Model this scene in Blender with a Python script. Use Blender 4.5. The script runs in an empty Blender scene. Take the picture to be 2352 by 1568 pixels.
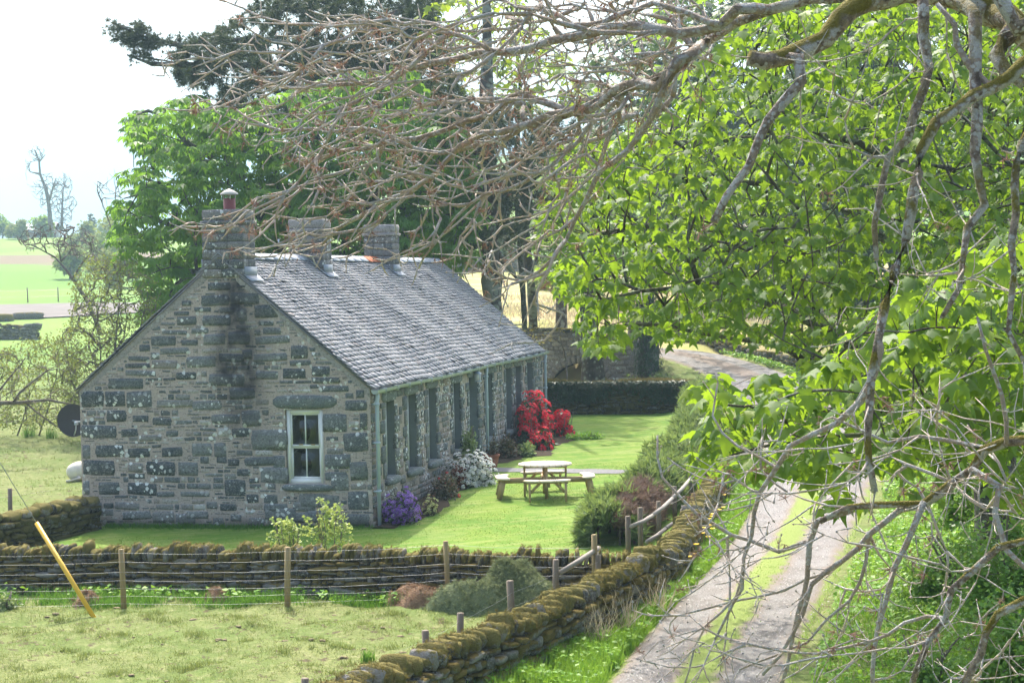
import bpy, math, random
import numpy as np
from mathutils import Vector, Matrix

random.seed(11)
rng = np.random.default_rng(11)
SC = bpy.context.scene
COL = SC.collection
PI = math.pi

# ------------------------------------------------------------------ camera geometry (photo pixels, 2352 wide)
F = 4200.0
EYE = 5.1
PITCH = math.atan(144 / F)
ROLL = 0.02


def un(x, y):
    return x - ROLL * (y - 784), y + ROLL * (x - 1176)


def ray(x, y):
    a, b = un(x, y)
    X = (a - 1176) / F
    Y = (784 - b) / F
    return np.array([X, math.cos(PITCH) + Y * math.sin(PITCH), -math.sin(PITCH) + Y * math.cos(PITCH)])


def P(x, y, d):
    """world point seen at photo pixel (x, y), d metres in front of the eye"""
    r = ray(x, y)
    return np.array([0, 0, EYE]) + r * (d / r[1])


def G(x, y, z=0.0):
    r = ray(x, y)
    return np.array([0, 0, EYE]) + r * ((z - EYE) / r[2])


def lawnz(y):
    return float(np.interp(y, [0, 36, 51, 66], [0, 0, .45, .5]))


def GS(x, y):
    """photo pixel -> point on the gently rising lawn"""
    z = 0.0
    for _ in range(6):
        p = G(x, y, z)
        z = lawnz(p[1])
    return p


def Parr(px, py, d):
    a = px - ROLL * (py - 784)
    b = py + ROLL * (px - 1176)
    X = (a - 1176) / F
    Y = (784 - b) / F
    dy = math.cos(PITCH) + Y * math.sin(PITCH)
    dz = -math.sin(PITCH) + Y * math.cos(PITCH)
    t = d / dy
    return np.stack([X * t, d * np.ones_like(X), EYE + dz * t], 1)


def px_of(pts):
    """world -> photo pixel (used only to keep points inside the traced outlines)"""
    v = pts - np.array([0, 0, EYE])
    cz = v[:, 1] * math.cos(PITCH) - v[:, 2] * math.sin(PITCH)
    cy = v[:, 1] * math.sin(PITCH) + v[:, 2] * math.cos(PITCH)
    A = v[:, 0] / cz * F
    B = -cy / cz * F
    x = A + ROLL * B
    y = B - ROLL * A
    return x + 1176, y + 784


def in_poly(x, y, poly):
    poly = np.asarray(poly, float)
    ins = np.zeros(len(x), bool)
    j = len(poly) - 1
    for i in range(len(poly)):
        xi, yi = poly[i]
        xj, yj = poly[j]
        c = ((yi > y) != (yj > y)) & (x < (xj - xi) * (y - yi) / (yj - yi + 1e-12) + xi)
        ins ^= c
        j = i
    return ins


def poly_targets(poly, n, d0, d1, power=1.0):
    """n points inside a volume: the solid whose silhouette is poly, depth d0..d1"""
    poly = np.asarray(poly, float)
    lo, hi = poly.min(0), poly.max(0)
    out = []
    cnt = 0
    while cnt < n:
        x = rng.uniform(lo[0], hi[0], 4 * n)
        y = rng.uniform(lo[1], hi[1], 4 * n)
        k = in_poly(x, y, poly)
        x, y = x[k], y[k]
        d = d0 + (d1 - d0) * rng.uniform(0, 1, len(x)) ** power
        out.append(Parr(x, y, d))
        cnt += len(x)
    return np.concatenate(out)[:n]


# ------------------------------------------------------------------ mesh building
class MB:
    def __init__(self):
        self.v, self.f, self.t, self.n = [], [], [], 0

    def add(self, v, faces, tint=None):
        v = np.asarray(v, np.float64).reshape(-1, 3)
        if isinstance(faces, np.ndarray):
            faces = [faces]
        elif len(faces) and not isinstance(faces[0], np.ndarray):
            by = {}
            for f in faces:
                by.setdefault(len(f), []).append(f)
            faces = [np.array(q) for q in by.values()]
        for q in faces:
            if len(q):
                self.f.append(np.asarray(q, np.int64) + self.n)
        if tint is None:
            tint = (random.random(), random.random(), random.random())
        t = np.asarray(tint, np.float64)
        if t.ndim == 1:
            t = np.tile(t, (len(v), 1))
        self.v.append(v)
        self.t.append(t)
        self.n += len(v)

    def build(self, name, mat, parent=None, smooth=False, local=False):
        v = np.concatenate(self.v) if self.v else np.zeros((0, 3))
        t = np.concatenate(self.t) if self.t else np.zeros((0, 3))
        if parent is not None and not local:
            off = Vector()
            p = parent
            while p is not None:
                off += p.location
                p = p.parent
            v = v - np.array(off)
        me = bpy.data.meshes.new(name)
        me.vertices.add(len(v))
        me.vertices.foreach_set('co', v.astype(np.float32).ravel())
        nl = sum(q.size for q in self.f)
        npoly = sum(len(q) for q in self.f)
        me.loops.add(nl)
        me.polygons.add(npoly)
        me.loops.foreach_set('vertex_index', np.concatenate([q.ravel() for q in self.f]).astype(np.int32))
        tot = np.concatenate([np.full(len(q), q.shape[1]) for q in self.f])
        me.polygons.foreach_set('loop_start', np.concatenate([[0], np.cumsum(tot)[:-1]]).astype(np.int32))
        me.polygons.foreach_set('loop_total', tot.astype(np.int32))
        if smooth:
            me.polygons.foreach_set('use_smooth', np.ones(npoly, bool))
        at = me.attributes.new('tint', 'FLOAT_VECTOR', 'POINT')
        at.data.foreach_set('vector', t.astype(np.float32).ravel())
        me.update(calc_edges=True)
        me.materials.append(mat)
        o = bpy.data.objects.new(name, me)
        COL.objects.link(o)
        if parent is not None:
            o.parent = parent
        return o


def tag(o, label=None, cat=None, group=None, kind=None):
    if label:
        o['label'] = label
    if cat:
        o['category'] = cat
    if group:
        o['group'] = group
    if kind:
        o['kind'] = kind
    return o


def thing(name, label, cat, loc=(0, 0, 0), group=None, rz=0.0):
    o = bpy.data.objects.new(name, None)
    o.empty_display_size = 0.2
    COL.objects.link(o)
    o.location = tuple(float(c) for c in loc)
    o.rotation_euler = (0, 0, rz)
    return tag(o, label, cat, group, 'thing' if label else None)


BOXF = np.array([[0, 3, 2, 1], [4, 5, 6, 7], [0, 1, 5, 4], [1, 2, 6, 5], [2, 3, 7, 6], [3, 0, 4, 7]])


def box(mb, x0, x1, y0, y1, z0, z1, tint=None):
    v = [(x0, y0, z0), (x1, y0, z0), (x1, y1, z0), (x0, y1, z0), (x0, y0, z1), (x1, y0, z1), (x1, y1, z1), (x0, y1, z1)]
    mb.add(v, BOXF, tint)


def bar(mb, a, b, w, h, tint=None, up=(0, 0, 1)):
    """box beam from a to b, w wide, h along up"""
    a, b, up = np.array(a, float), np.array(b, float), np.array(up, float)
    t = (b - a) / np.linalg.norm(b - a)
    s = np.cross(t, up)
    if np.linalg.norm(s) < 1e-5:
        s = np.cross(t, (1, 0, 0))
    s /= np.linalg.norm(s)
    u = np.cross(s, t)
    v = [p + i * s * w / 2 + j * u * h / 2 for p in (a, b) for i, j in ((-1, -1), (1, -1), (1, 1), (-1, 1))]
    mb.add(v, BOXF, tint)


def tube(mb, pts, rad, sides=5, tint=None, cap=True):
    pts = np.asarray(pts, float)
    n = len(pts)
    if n < 2:
        return
    rad = np.broadcast_to(np.asarray(rad, float), (n,))
    t = np.empty_like(pts)
    t[1:-1] = pts[2:] - pts[:-2]
    t[0] = pts[1] - pts[0]
    t[-1] = pts[-1] - pts[-2]
    t /= np.linalg.norm(t, axis=1)[:, None] + 1e-12
    m = t.mean(0)
    ref = np.array([0.31, 0.17, 0.93]) if abs(m[2]) < 0.8 * np.linalg.norm(m) + 1e-9 else np.array([0.95, 0.2, 0.1])
    a = np.cross(t, ref)
    a /= np.linalg.norm(a, axis=1)[:, None] + 1e-12
    b = np.cross(t, a)
    ang = np.arange(sides) * 2 * PI / sides
    v = pts[:, None, :] + rad[:, None, None] * (np.cos(ang)[None, :, None] * a[:, None, :] + np.sin(ang)[None, :, None] * b[:, None, :])
    v = v.reshape(-1, 3)
    i = np.arange(n - 1)[:, None] * sides
    k = np.arange(sides)[None, :]
    k2 = (k + 1) % sides
    q = np.stack([i + k, i + k2, i + sides + k2, i + sides + k], -1).reshape(-1, 4)
    fs = [q]
    if cap:
        fs.append(np.array([list(range(sides))[::-1], [(n - 1) * sides + j for j in range(sides)]]))
    mb.add(v, fs, tint)


def prism(mb, poly, z0, z1, tint=None):
    n = len(poly)
    v = [(x, y, z0) for x, y in poly] + [(x, y, z1) for x, y in poly]
    fs = [tuple(range(n))[::-1], tuple(range(n, 2 * n))] + [(i, (i + 1) % n, n + (i + 1) % n, n + i) for i in range(n)]
    mb.add(v, fs, tint)


def lathe(mb, prof, c=(0, 0, 0), sides=20, tint=None):
    v, fs = [], []
    for r, z in prof:
        for k in range(sides):
            a = 2 * PI * k / sides
            v.append((c[0] + r * math.cos(a), c[1] + r * math.sin(a), c[2] + z))
    for i in range(len(prof) - 1):
        for k in range(sides):
            k2 = (k + 1) % sides
            fs.append((i * sides + k, i * sides + k2, (i + 1) * sides + k2, (i + 1) * sides + k))
    mb.add(v, fs, tint)


def _round_cube(n, power):
    """unit superellipsoid-ish block"""
    idx, v, f = {}, [], []

    def vid(p):
        k = tuple(np.round(p, 4))
        if k not in idx:
            idx[k] = len(v)
            v.append(p)
        return idx[k]
    lin = np.linspace(-1, 1, n)
    for ax in range(3):
        for s in (-1, 1):
            for i in range(n - 1):
                for j in range(n - 1):
                    q = []
                    for a, b in ((i, j), (i + 1, j), (i + 1, j + 1), (i, j + 1)):
                        p = np.zeros(3)
                        p[ax] = s
                        p[(ax + 1) % 3] = lin[a]
                        p[(ax + 2) % 3] = lin[b]
                        q.append(vid(p))
                    f.append(q if s > 0 else q[::-1])
    v = np.array(v)
    r = (np.abs(v) ** power).sum(1) ** (1 / power)
    return v / r[:, None], np.array(f)


RC3, RC3F = _round_cube(4, 4.5)
RC5, RC5F = _round_cube(4, 16.0)
RC4, RC4F = _round_cube(5, 3.0)


def stone(mb, c, ax, ay, az, hx, hy, hz, tint=None, jit=0.1, soft=False, sharp=False):
    V, FF = (RC4, RC4F) if soft else (RC5, RC5F) if sharp else (RC3, RC3F)
    k = rng.normal(0, 1, (3, 3)) * jit * 0.6
    v = V * (1 + rng.normal(0, jit * 0.45, V.shape))
    v = v + np.sin(V @ k * 3 + rng.uniform(0, 6, 3)) * jit * 0.8
    w = np.array(c) + v[:, :1] * hx * np.array(ax) + v[:, 1:2] * hy * np.array(ay) + v[:, 2:3] * hz * np.array(az)
    mb.add(w, FF, tint)


def unit(a):
    a = np.asarray(a, float)
    return a / (np.linalg.norm(a, axis=-1, keepdims=True) + 1e-12)


def scatter(mb, tv, tf, pos, X, Y, Z, s, tint=None):
    tv = np.asarray(tv, float)
    n, m = len(pos), len(tv)
    s = np.broadcast_to(np.asarray(s, float), (n,))
    v = pos[:, None, :] + s[:, None, None] * (tv[None, :, 0:1] * X[:, None, :] + tv[None, :, 1:2] * Y[:, None, :] + tv[None, :, 2:3] * Z[:, None, :])
    fs = []
    for q in tf:
        q = np.asarray(q)
        fs.append((q[None] + (np.arange(n) * m)[:, None, None]).reshape(-1, q.shape[1]))
    if tint is None:
        tint = rng.uniform(0, 1, (n, 3))
    mb.add(v.reshape(-1, 3), fs, np.repeat(tint, m, 0))


def frames(Y, up):
    """orthonormal X, Y, Z with Z near up"""
    Y = unit(Y)
    X = unit(np.cross(Y, up))
    return X, Y, np.cross(X, Y)


# leaf templates -------------------------------------------------------------
def _maple():
    half = [(0.10, -0.02), (0.40, 0.0), (0.27, 0.20), (0.58, 0.46), (0.25, 0.50), (0.15, 0.70)]
    out = [(0, 0.02)] + half + [(0, 1.0)] + [(-x, y) for x, y in half[::-1]]
    v = [(0, 0.32, 0.03)] + [(x, y, 0.05 - 0.22 * abs(x) ** 1.3 - 0.18 * y * y) for x, y in out]
    n = len(out)
    return np.array(v), [np.array([(0, 1 + i, 1 + (i + 1) % n) for i in range(n)])]


MAPLE = _maple()


def _bend(t, fold, droop, wx):
    v = t[0].copy()
    v[:, 2] = 0.06 - fold * np.abs(v[:, 0]) ** 1.2 - droop * v[:, 1] ** 2
    v[:, 0] *= wx
    return v, t[1]


MAPLES = [MAPLE, _bend(MAPLE, .55, .45, .9), _bend(MAPLE, .1, .7, 1.05), _bend(MAPLE, .8, .15, .95)]


def _palm5():
    v, f = [], []
    for a, l in ((-1.25, 0.7), (-0.6, 0.95), (0, 1.05), (0.6, 0.95), (1.25, 0.7)):
        dx, dy = math.sin(a), math.cos(a)
        b = len(v)
        for u, w, z in ((0.05, 0, 0.0), (0.62, 0.17, -0.10), (1, 0, -0.45), (0.62, -0.17, -0.10)):
            v.append((dx * u * l + dy * w * l, dy * u * l - dx * w * l, z * l))
        f.append((b, b + 1, b + 2, b + 3))
    return np.array(v), [np.array(f)]


CHESTNUT = _palm5()
DIAMOND = (np.array([(0, 0, 0), (0.32, 0.45, 0.06), (0, 1, -0.08), (-0.32, 0.45, 0.06)]), [np.array([(0, 1, 2), (0, 2, 3)])])


def _tuft(n=7, w=0.05, spread=0.9, seed=3):
    r = np.random.default_rng(seed)
    v, f = [], []
    for i in range(n):
        a = r.uniform(0, 2 * PI)
        e = r.uniform(0.1, spread)
        d = np.array([math.cos(a) * e, 1 - 0.35 * e, math.sin(a) * e])
        d /= np.linalg.norm(d)
        l = r.uniform(0.6, 1.0)
        s = unit(np.cross(d, r.normal(0, 1, 3)))
        b = len(v)
        v += [d * 0.02 + s * w, d * 0.02 - s * w, d * l + s * w * 0.25]
        f.append((b, b + 1, b + 2))
    return np.array(v), [np.array(f)]


TUFT = _tuft(9, 0.05, 1.0)
THREAD = _tuft(9, 0.035, 1.4, 5)


def _truss():
    r = np.random.default_rng(8)
    v, f = [], []
    for i in range(7):
        a = 2 * PI * i / 7
        e = 0.75 if i else 0
        c = np.array([math.cos(a) * e, math.sin(a) * e, 0.35 if i else 0.65])
        nrm = unit(c + np.array([0, 0, 0.6]))
        s = unit(np.cross(nrm, r.normal(0, 1, 3)))
        u = np.cross(nrm, s)
        b = len(v)
        v.append(c - nrm * 0.18)
        for k in range(6):
            q = 2 * PI * k / 6
            rr = 0.42 if k % 2 else 0.33
            v.append(c + rr * (math.cos(q) * s + math.sin(q) * u) + nrm * 0.05)
        f += [(b, b + 1 + k, b + 1 + (k + 1) % 6) for k in range(6)]
    return np.array(v), [np.array(f)]


TRUSS = _truss()


# branching ------------------------------------------------------------------
class Grow:
    def __init__(self, cap=120000):
        self.p = np.zeros((cap, 3))
        self.d = np.zeros((cap, 3))
        self.par = np.full(cap, -1)
        self.rid = np.zeros(cap, int)
        self.rfix = np.zeros(cap)
        self.n = 0
        self.chains = []      # (list of node ids, root id, is_root)

    def root(self, pts, rad, step=0.25, rid=0, wob=0.0, at=None):
        pts = np.asarray(pts, float)
        rad = np.broadcast_to(np.asarray(rad, float), (len(pts),))
        ids = [] if at is None else [at]
        # Catmull-Rom
        q = np.vstack([2 * pts[0] - pts[1], pts, 2 * pts[-1] - pts[-2]])
        P_, R_ = [], []
        for i in range(len(pts) - 1):
            m = max(1, int(np.linalg.norm(pts[i + 1] - pts[i]) / step))
            for k in range(m + (1 if i == len(pts) - 2 else 0)):
                t = k / m
                p0, p1, p2, p3 = q[i:i + 4]
                P_.append(0.5 * ((2 * p1) + (-p0 + p2) * t + (2 * p0 - 5 * p1 + 4 * p2 - p3) * t * t + (-p0 + 3 * p1 - 3 * p2 + p3) * t ** 3))
                R_.append(rad[i] * (1 - t) + rad[i + 1] * t)
        P_ = np.array(P_)
        if wob:
            w = rng.normal(0, wob, P_.shape)
            w[0] = 0
            P_ = P_ + w
        T = np.gradient(P_, axis=0)
        T = unit(T)
        prev = -1 if at is None else at
        for p, t, r in zip(P_, T, R_):
            i = self.n
            self.p[i], self.d[i], self.par[i], self.rid[i], self.rfix[i] = p, t, prev, rid, r
            ids.append(i)
            prev = i
            self.n += 1
        self.chains.append((ids, rid, True))
        return ids

    def grow(self, targets, step=0.25, k=0.9, tan=0.6, up=0.0, wob=0.02, flow=None, kf=0.0, maxd=None):
        n0 = self.n
        T = np.asarray(targets, float)
        dm = np.full(len(T), 1e9)
        for s in range(0, n0, 500):
            dm = np.minimum(dm, np.linalg.norm(T[:, None] - self.p[None, s:min(n0, s + 500)], axis=2).min(1))
        for ti in np.argsort(dm):
            t = T[ti]
            n = self.n
            v = t - self.p[:n]
            L = np.sqrt((v * v).sum(1)) + 1e-9
            cs = (v * self.d[:n]).sum(1) / L
            cost = L * (1 + k * (1 - cs))
            if flow is not None:
                cost = cost + L * kf * (1 - (v @ flow) / L)
            i = int(np.argmin(cost))
            l = L[i]
            if l < step * 0.6 or (maxd and l > maxd):
                continue
            m = max(2, int(l / step))
            u = np.linspace(0, 1, m + 1)[1:, None]
            p0, p1 = self.p[i], t
            vv = v[i] / l
            m0 = unit(self.d[i] + 0.5 * vv) * l * tan
            m1 = unit(vv + np.array([0, 0, up])) * l * tan
            c = (2 * u ** 3 - 3 * u ** 2 + 1) * p0 + (u ** 3 - 2 * u ** 2 + u) * m0 + (-2 * u ** 3 + 3 * u ** 2) * p1 + (u ** 3 - u ** 2) * m1
            c += rng.normal(0, wob, c.shape) * min(1.0, l)
            a = np.vstack([p0, c])
            dd = unit(np.diff(a, axis=0))
            ids = [i]
            prev = i
            for q, d in zip(c, dd):
                j = self.n
                self.p[j], self.d[j], self.par[j], self.rid[j] = q, d, prev, self.rid[i]
                prev = j
                ids.append(j)
                self.n += 1
            self.chains.append((ids, self.rid[i], False))

    def radii(self, tip, pw=0.45, rmax=9.0):
        cnt = np.zeros(self.n)
        has = np.zeros(self.n, bool)
        has[self.par[:self.n][self.par[:self.n] >= 0]] = True
        cnt[~has] = 1
        for i in range(self.n - 1, -1, -1):
            if self.par[i] >= 0:
                cnt[self.par[i]] += cnt[i]
        r = np.minimum(tip * np.maximum(cnt, 1) ** pw, rmax)
        self.r = np.where(self.rfix[:self.n] > 0, self.rfix[:self.n], r)
        return self.r

    def mesh(self, rid=None, mb=None, sides=5, only=None):
        mb = mb or MB()
        for ids, r, isr in self.chains:
            if rid is not None and r != rid:
                continue
            if only is not None and only != isr:
                continue
            rr = self.r[ids].copy()
            if not isr:
                rr[0] = min(rr[0], rr[1] * 1.25)
                rr[-1] *= 0.4
            rmax = rr.max()
            sd = 9 if rmax > 0.05 else (6 if rmax > 0.015 else (sides if rmax > 0.006 else 4))
            if rmax > 0.03:
                rr = rr * rng.uniform(0.88, 1.15, len(rr))
            tube(mb, self.p[ids], rr, sd, (min(1.0, rmax / 0.08), random.random(), random.random()))
        return mb

    def tips(self, frac=0.5):
        """nodes on the outer part of grown chains"""
        out = []
        for ids, r, isr in self.chains:
            if isr:
                continue
            k = max(1, int(len(ids) * (1 - frac)))
            out += ids[k:]
        return np.array(out)

    def ends(self):
        return np.array([c[0][-1] for c in self.chains if not c[2]])


# ------------------------------------------------------------------ node helper
class NT:
    def __init__(self, name):
        self.m = bpy.data.materials.new(name)
        self.m.use_nodes = True
        self.t = self.m.node_tree
        self.t.nodes.clear()
        self.out = self.t.nodes.new('ShaderNodeOutputMaterial')

    def n(self, typ, props=None, **ins):
        nd = self.t.nodes.new('ShaderNode' + typ)
        for k, v in (props or {}).items():
            setattr(nd, k, v)
        for k, v in ins.items():
            key = k.replace('_', ' ')
            if key.startswith('i') and key[1:].isdigit():
                s = nd.inputs[int(key[1:])]
            else:
                s = nd.inputs[key]
            self.set(s, v)
        return nd

    def set(self, s, v):
        if isinstance(v, bpy.types.NodeSocket):
            self.t.links.new(v, s)
        elif isinstance(v, (tuple, list)) and s.type == 'RGBA' and len(v) == 3:
            s.default_value = (*v, 1)
        else:
            s.default_value = v

    def obj(self):
        return self.n('TexCoord').outputs['Object']

    def pos(self):
        return self.n('NewGeometry').outputs['Position']

    def tint(self):
        a = self.n('Attribute', {'attribute_name': 'tint'})
        s = self.n('SeparateXYZ', Vector=a.outputs['Vector'])
        return s.outputs['X'], s.outputs['Y'], s.outputs['Z']

    def noise(self, vec, scale, detail=3, rough=0.55, out='Fac'):
        return self.n('TexNoise', Vector=vec, Scale=scale, Detail=detail, Roughness=rough).outputs[out]

    def math(self, op, a, b=0.0, clamp=False):
        return self.n('Math', {'operation': op, 'use_clamp': clamp}, i0=a, i1=b).outputs[0]

    def ramp(self, fac, stops, interp='LINEAR'):
        nd = self.n('ValToRGB', Fac=fac)
        cr = nd.color_ramp
        cr.interpolation = interp
        while len(cr.elements) < len(stops):
            cr.elements.new(0.5)
        for e, (p, c) in zip(cr.elements, stops):
            e.position = p
            e.color = (*c, 1) if not isinstance(c, (int, float)) else (c, c, c, 1)
        return nd.outputs['Color']

    def step(self, fac, lo, hi):
        return self.n('MapRange', {'interpolation_type': 'SMOOTHSTEP'}, Value=fac, i1=lo, i2=hi, i3=0.0, i4=1.0).outputs[0]

    def mix(self, fac, a, b, mode='MIX'):
        nd = self.n('Mix', {'data_type': 'RGBA', 'blend_type': mode})
        self.set(nd.inputs[0], fac)
        self.set(nd.inputs[6], a)
        self.set(nd.inputs[7], b)
        return nd.outputs[2]

    def bump(self, h, strength=0.4, dist=0.02):
        return self.n('Bump', Height=h, Strength=strength, Distance=dist).outputs['Normal']

    def bsdf(self, col, rough=0.8, spec=0.3, normal=None, metallic=0.0):
        b = self.n('BsdfPrincipled', Base_Color=col, Roughness=rough, Metallic=metallic)
        self.set(b.inputs['Specular IOR Level'], spec)
        if normal is not None:
            self.set(b.inputs['Normal'], normal)
        return b.outputs[0]

    def done(self, sh):
        self.t.links.new(sh, self.out.inputs['Surface'])
        return self.m


def m_simple(name, col, rough=0.7, spec=0.3, var=0.25, scale=8, metallic=0.0, bump=0.0):
    k = NT(name)
    o = k.pos()
    f = k.noise(o, scale, 4)
    c = k.mix(f, tuple(x * (1 - var) for x in col), tuple(min(1, x * (1 + var)) for x in col))
    nrm = k.bump(k.noise(o, scale * 6, 3), bump) if bump else None
    return k.done(k.bsdf(c, rough, spec, nrm, metallic))


def m_leaf(name, a, b, tr, trans=0.4, rough=0.45, spec=0.35, c=None):
    """leaf blade: a..b by leaf, light passing through tinted tr"""
    k = NT(name)
    x, y, z = k.tint()
    stops = [(0, a), (1, b)] if c is None else [(0, a), (0.7, b), (1, c)]
    col = k.ramp(x, stops)
    p = k.bsdf(col, rough, spec)
    t = k.n('BsdfTranslucent', Color=k.mix(y, tr, tuple(q * 0.75 for q in tr))).outputs[0]
    return k.done(k.n('MixShader', Fac=trans, i1=p, i2=t).outputs[0])
# ------------------------------------------------------------------ materials
M = {}


def stone_mat(name, ramp, lichen=0.5, soot=None, scale=1.0, bumpy=0.5):
    k = NT(name)
    x, y, z = k.tint()
    o = k.obj()
    base = k.ramp(x, ramp)
    n1 = k.noise(o, 3.5 * scale, 5)
    n2 = k.noise(o, 38 * scale, 4, 0.7)
    base = k.mix(k.math('MULTIPLY', k.step(n1, 0.4, 0.8), 0.30), base, (0.32, 0.28, 0.235))
    base = k.mix(k.step(n2, 0.45, 0.75), base, k.mix(0.5, base, (0.48, 0.48, 0.46)))
    base = k.mix(k.step(k.noise(o, 26 * scale, 3), 0.52, 0.68), base, k.mix(0.55, base, (0.03, 0.035, 0.035)))
    st = k.noise(k.n('Mapping', Vector=o, Scale=(2.2, 2.2, 30.0)).outputs[0], 1.6 * scale, 4, 0.7)
    base = k.mix(k.math('MULTIPLY', k.step(st, 0.55, 0.68), 0.30), base, (0.46, 0.45, 0.43))
    base = k.mix(k.math('MULTIPLY', k.math('SUBTRACT', 1.0, k.step(st, 0.32, 0.42)), 0.5), base, (0.06, 0.062, 0.062))
    crust = k.math('MULTIPLY', k.step(k.noise(o, 16 * scale, 5, 0.75), 0.56, 0.66), k.step(k.noise(o, 0.9, 2), 0.42, 0.6))
    base = k.mix(k.math('MULTIPLY', crust, 0.6 * lichen), base, (0.60, 0.60, 0.58))
    # lichen: rounded pale rosettes in patches
    vo = k.n('TexVoronoi', {'feature': 'F1'}, Vector=k.n('VectorMath', {'operation': 'ADD'}, i0=o, i1=k.n('VectorMath', {'operation': 'SCALE'}, i0=k.noise(o, 9 * scale, 3, out='Color'), Scale=0.09).outputs[0]).outputs[0], Scale=9.0 * scale, Randomness=1.0)
    d = k.math('ADD', vo.outputs['Distance'], k.math('MULTIPLY', k.math('SUBTRACT', k.noise(o, 30 * scale, 3), 0.5), 0.5))
    sz = k.math('MULTIPLY', k.n('SeparateXYZ', Vector=vo.outputs['Color']).outputs[0], 0.46)
    patch = k.step(k.noise(o, 1.1, 2), 0.42, 0.58)
    spot = k.math('MULTIPLY', k.math('GREATER_THAN', k.math('SUBTRACT', sz, d), 0.0), patch)
    base = k.mix(k.math('MULTIPLY', spot, lichen), base, (0.74, 0.75, 0.72))
    if soot:
        s = k.n('SeparateXYZ', Vector=o)
        dx = k.math('ABSOLUTE', k.math('ADD', k.math('SUBTRACT', s.outputs[0], soot[0]), k.math('MULTIPLY', k.math('SUBTRACT', k.noise(o, 1.3, 4), 0.5), 0.9)))
        a = k.math('SUBTRACT', 1.0, k.step(dx, 0.1, soot[1]))
        b = k.math('MULTIPLY', k.step(s.outputs[2], soot[2], soot[3]), a)
        base = k.mix(k.math('MULTIPLY', b, k.math('ADD', 0.45, k.math('MULTIPLY', k.step(k.noise(o, 2.6, 4), 0.3, 0.7), 0.6)), True), base, (0.045, 0.044, 0.050))
        # darker towards the foot of the wall
        ft = k.math('SUBTRACT', 1.0, k.step(k.math('ADD', s.outputs[2], k.math('MULTIPLY', k.noise(o, 2, 4), 0.35)), 0.22, 0.5))
        base = k.mix(k.math('MULTIPLY', ft, 0.6), base, (0.06, 0.055, 0.04))
    h = k.math('ADD', n2, n1)
    return k.done(k.bsdf(base, 0.88, 0.25, k.bump(h, bumpy, 0.03)))


GREENS = [(0.0, (0.055, 0.068, 0.073)), (0.2, (0.108, 0.124, 0.128)), (0.4, (0.19, 0.20, 0.20)), (0.6, (0.27, 0.235, 0.21)), (0.8, (0.34, 0.285, 0.24)), (1.0, (0.50, 0.475, 0.44))]
M['gable_stone'] = stone_mat('gable_stone', GREENS, 1.0, (-2.80, 0.80, 0.9, 3.4))
MORT = [(0.0, (0.49, 0.395, 0.345)), (1.0, (0.52, 0.425, 0.375))]
M['gable_mortar'] = stone_mat('gable_mortar', MORT, 0.8, (-2.80, 0.80, 0.9, 3.4), 1.0, 0.8)
M['front_stone'] = stone_mat('front_stone', [(0.0, (0.07, 0.09, 0.088)), (0.3, (0.13, 0.145, 0.14)), (0.55, (0.2, 0.17, 0.15)), (0.8, (0.27, 0.21, 0.17)), (1, (0.33, 0.29, 0.25))], 1.0, None, 1.4)
M['front_mortar'] = stone_mat('front_mortar', [(0, (0.37, 0.30, 0.24)), (1, (0.40, 0.32, 0.26))], 0.9, None, 1.4)
M['dressed'] = stone_mat('dressed_stone', [(0, (0.11, 0.135, 0.135)), (1, (0.17, 0.195, 0.195))], 0.45, None, 1.5)
M['chimney'] = stone_mat('chimney_stone', [(0, (0.075, 0.085, 0.09)), (0.5, (0.145, 0.145, 0.148)), (1, (0.23, 0.21, 0.195))], 0.7, None, 1.2)
M['cement'] = stone_mat('cement', [(0, (0.30, 0.27, 0.25)), (1, (0.35, 0.32, 0.30))], 0.3, None, 1.0)
M['bridge_stone'] = stone_mat('bridge_stone', [(0, (0.24, 0.195, 0.185)), (0.5, (0.32, 0.265, 0.25)), (1, (0.42, 0.36, 0.34))], 0.9, None, 0.8)


def slate():
    k = NT('roof_slate')
    x, y, z = k.tint()
    o = k.obj()
    c = k.ramp(x, [(0, (0.19, 0.192, 0.205)), (0.45, (0.265, 0.267, 0.283)), (0.85, (0.325, 0.325, 0.34)), (1, (0.26, 0.225, 0.21))])
    n = k.noise(o, 22, 4, 0.7)
    c = k.mix(k.step(n, 0.35, 0.75), k.mix(0.4, c, (0.10, 0.10, 0.115)), c)
    c = k.mix(k.math('MULTIPLY', k.step(k.noise(o, 60, 3), 0.6, 0.75), 0.5), c, (0.5, 0.5, 0.48))
    return k.done(k.bsdf(c, 0.50, 0.5, k.bump(n, 0.25, 0.01)))


M['slate'] = slate()
M['lead'] = m_simple('lead_flashing', (0.27, 0.30, 0.34), 0.6, 0.4, 0.2, 6)
M['ridge'] = m_simple('ridge_zinc', (0.27, 0.30, 0.34), 0.6, 0.4, 0.2, 3)
M['terracotta'] = m_simple('terracotta', (0.40, 0.13, 0.06), 0.75, 0.3, 0.2, 9)
M['pot'] = m_simple('pot_clay', (0.34, 0.12, 0.07), 0.6, 0.4, 0.12, 7)
M['flue'] = m_simple('flue_red', (0.22, 0.06, 0.055), 0.6, 0.4, 0.2, 12)
M['cowl'] = m_simple('cowl_metal', (0.42, 0.40, 0.35), 0.5, 0.5, 0.12, 9)
M['white'] = m_simple('white_paint', (0.82, 0.82, 0.79), 0.35, 0.5, 0.04, 5)
M['gutter'] = m_simple('gutter_grey', (0.36, 0.40, 0.39), 0.45, 0.45, 0.12, 6)
M['pipe'] = m_simple('pipe_grey', (0.40, 0.47, 0.55), 0.4, 0.5, 0.1, 6)
M['doorpaint'] = m_simple('door_paint', (0.42, 0.49, 0.55), 0.5, 0.4, 0.08, 5)
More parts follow.
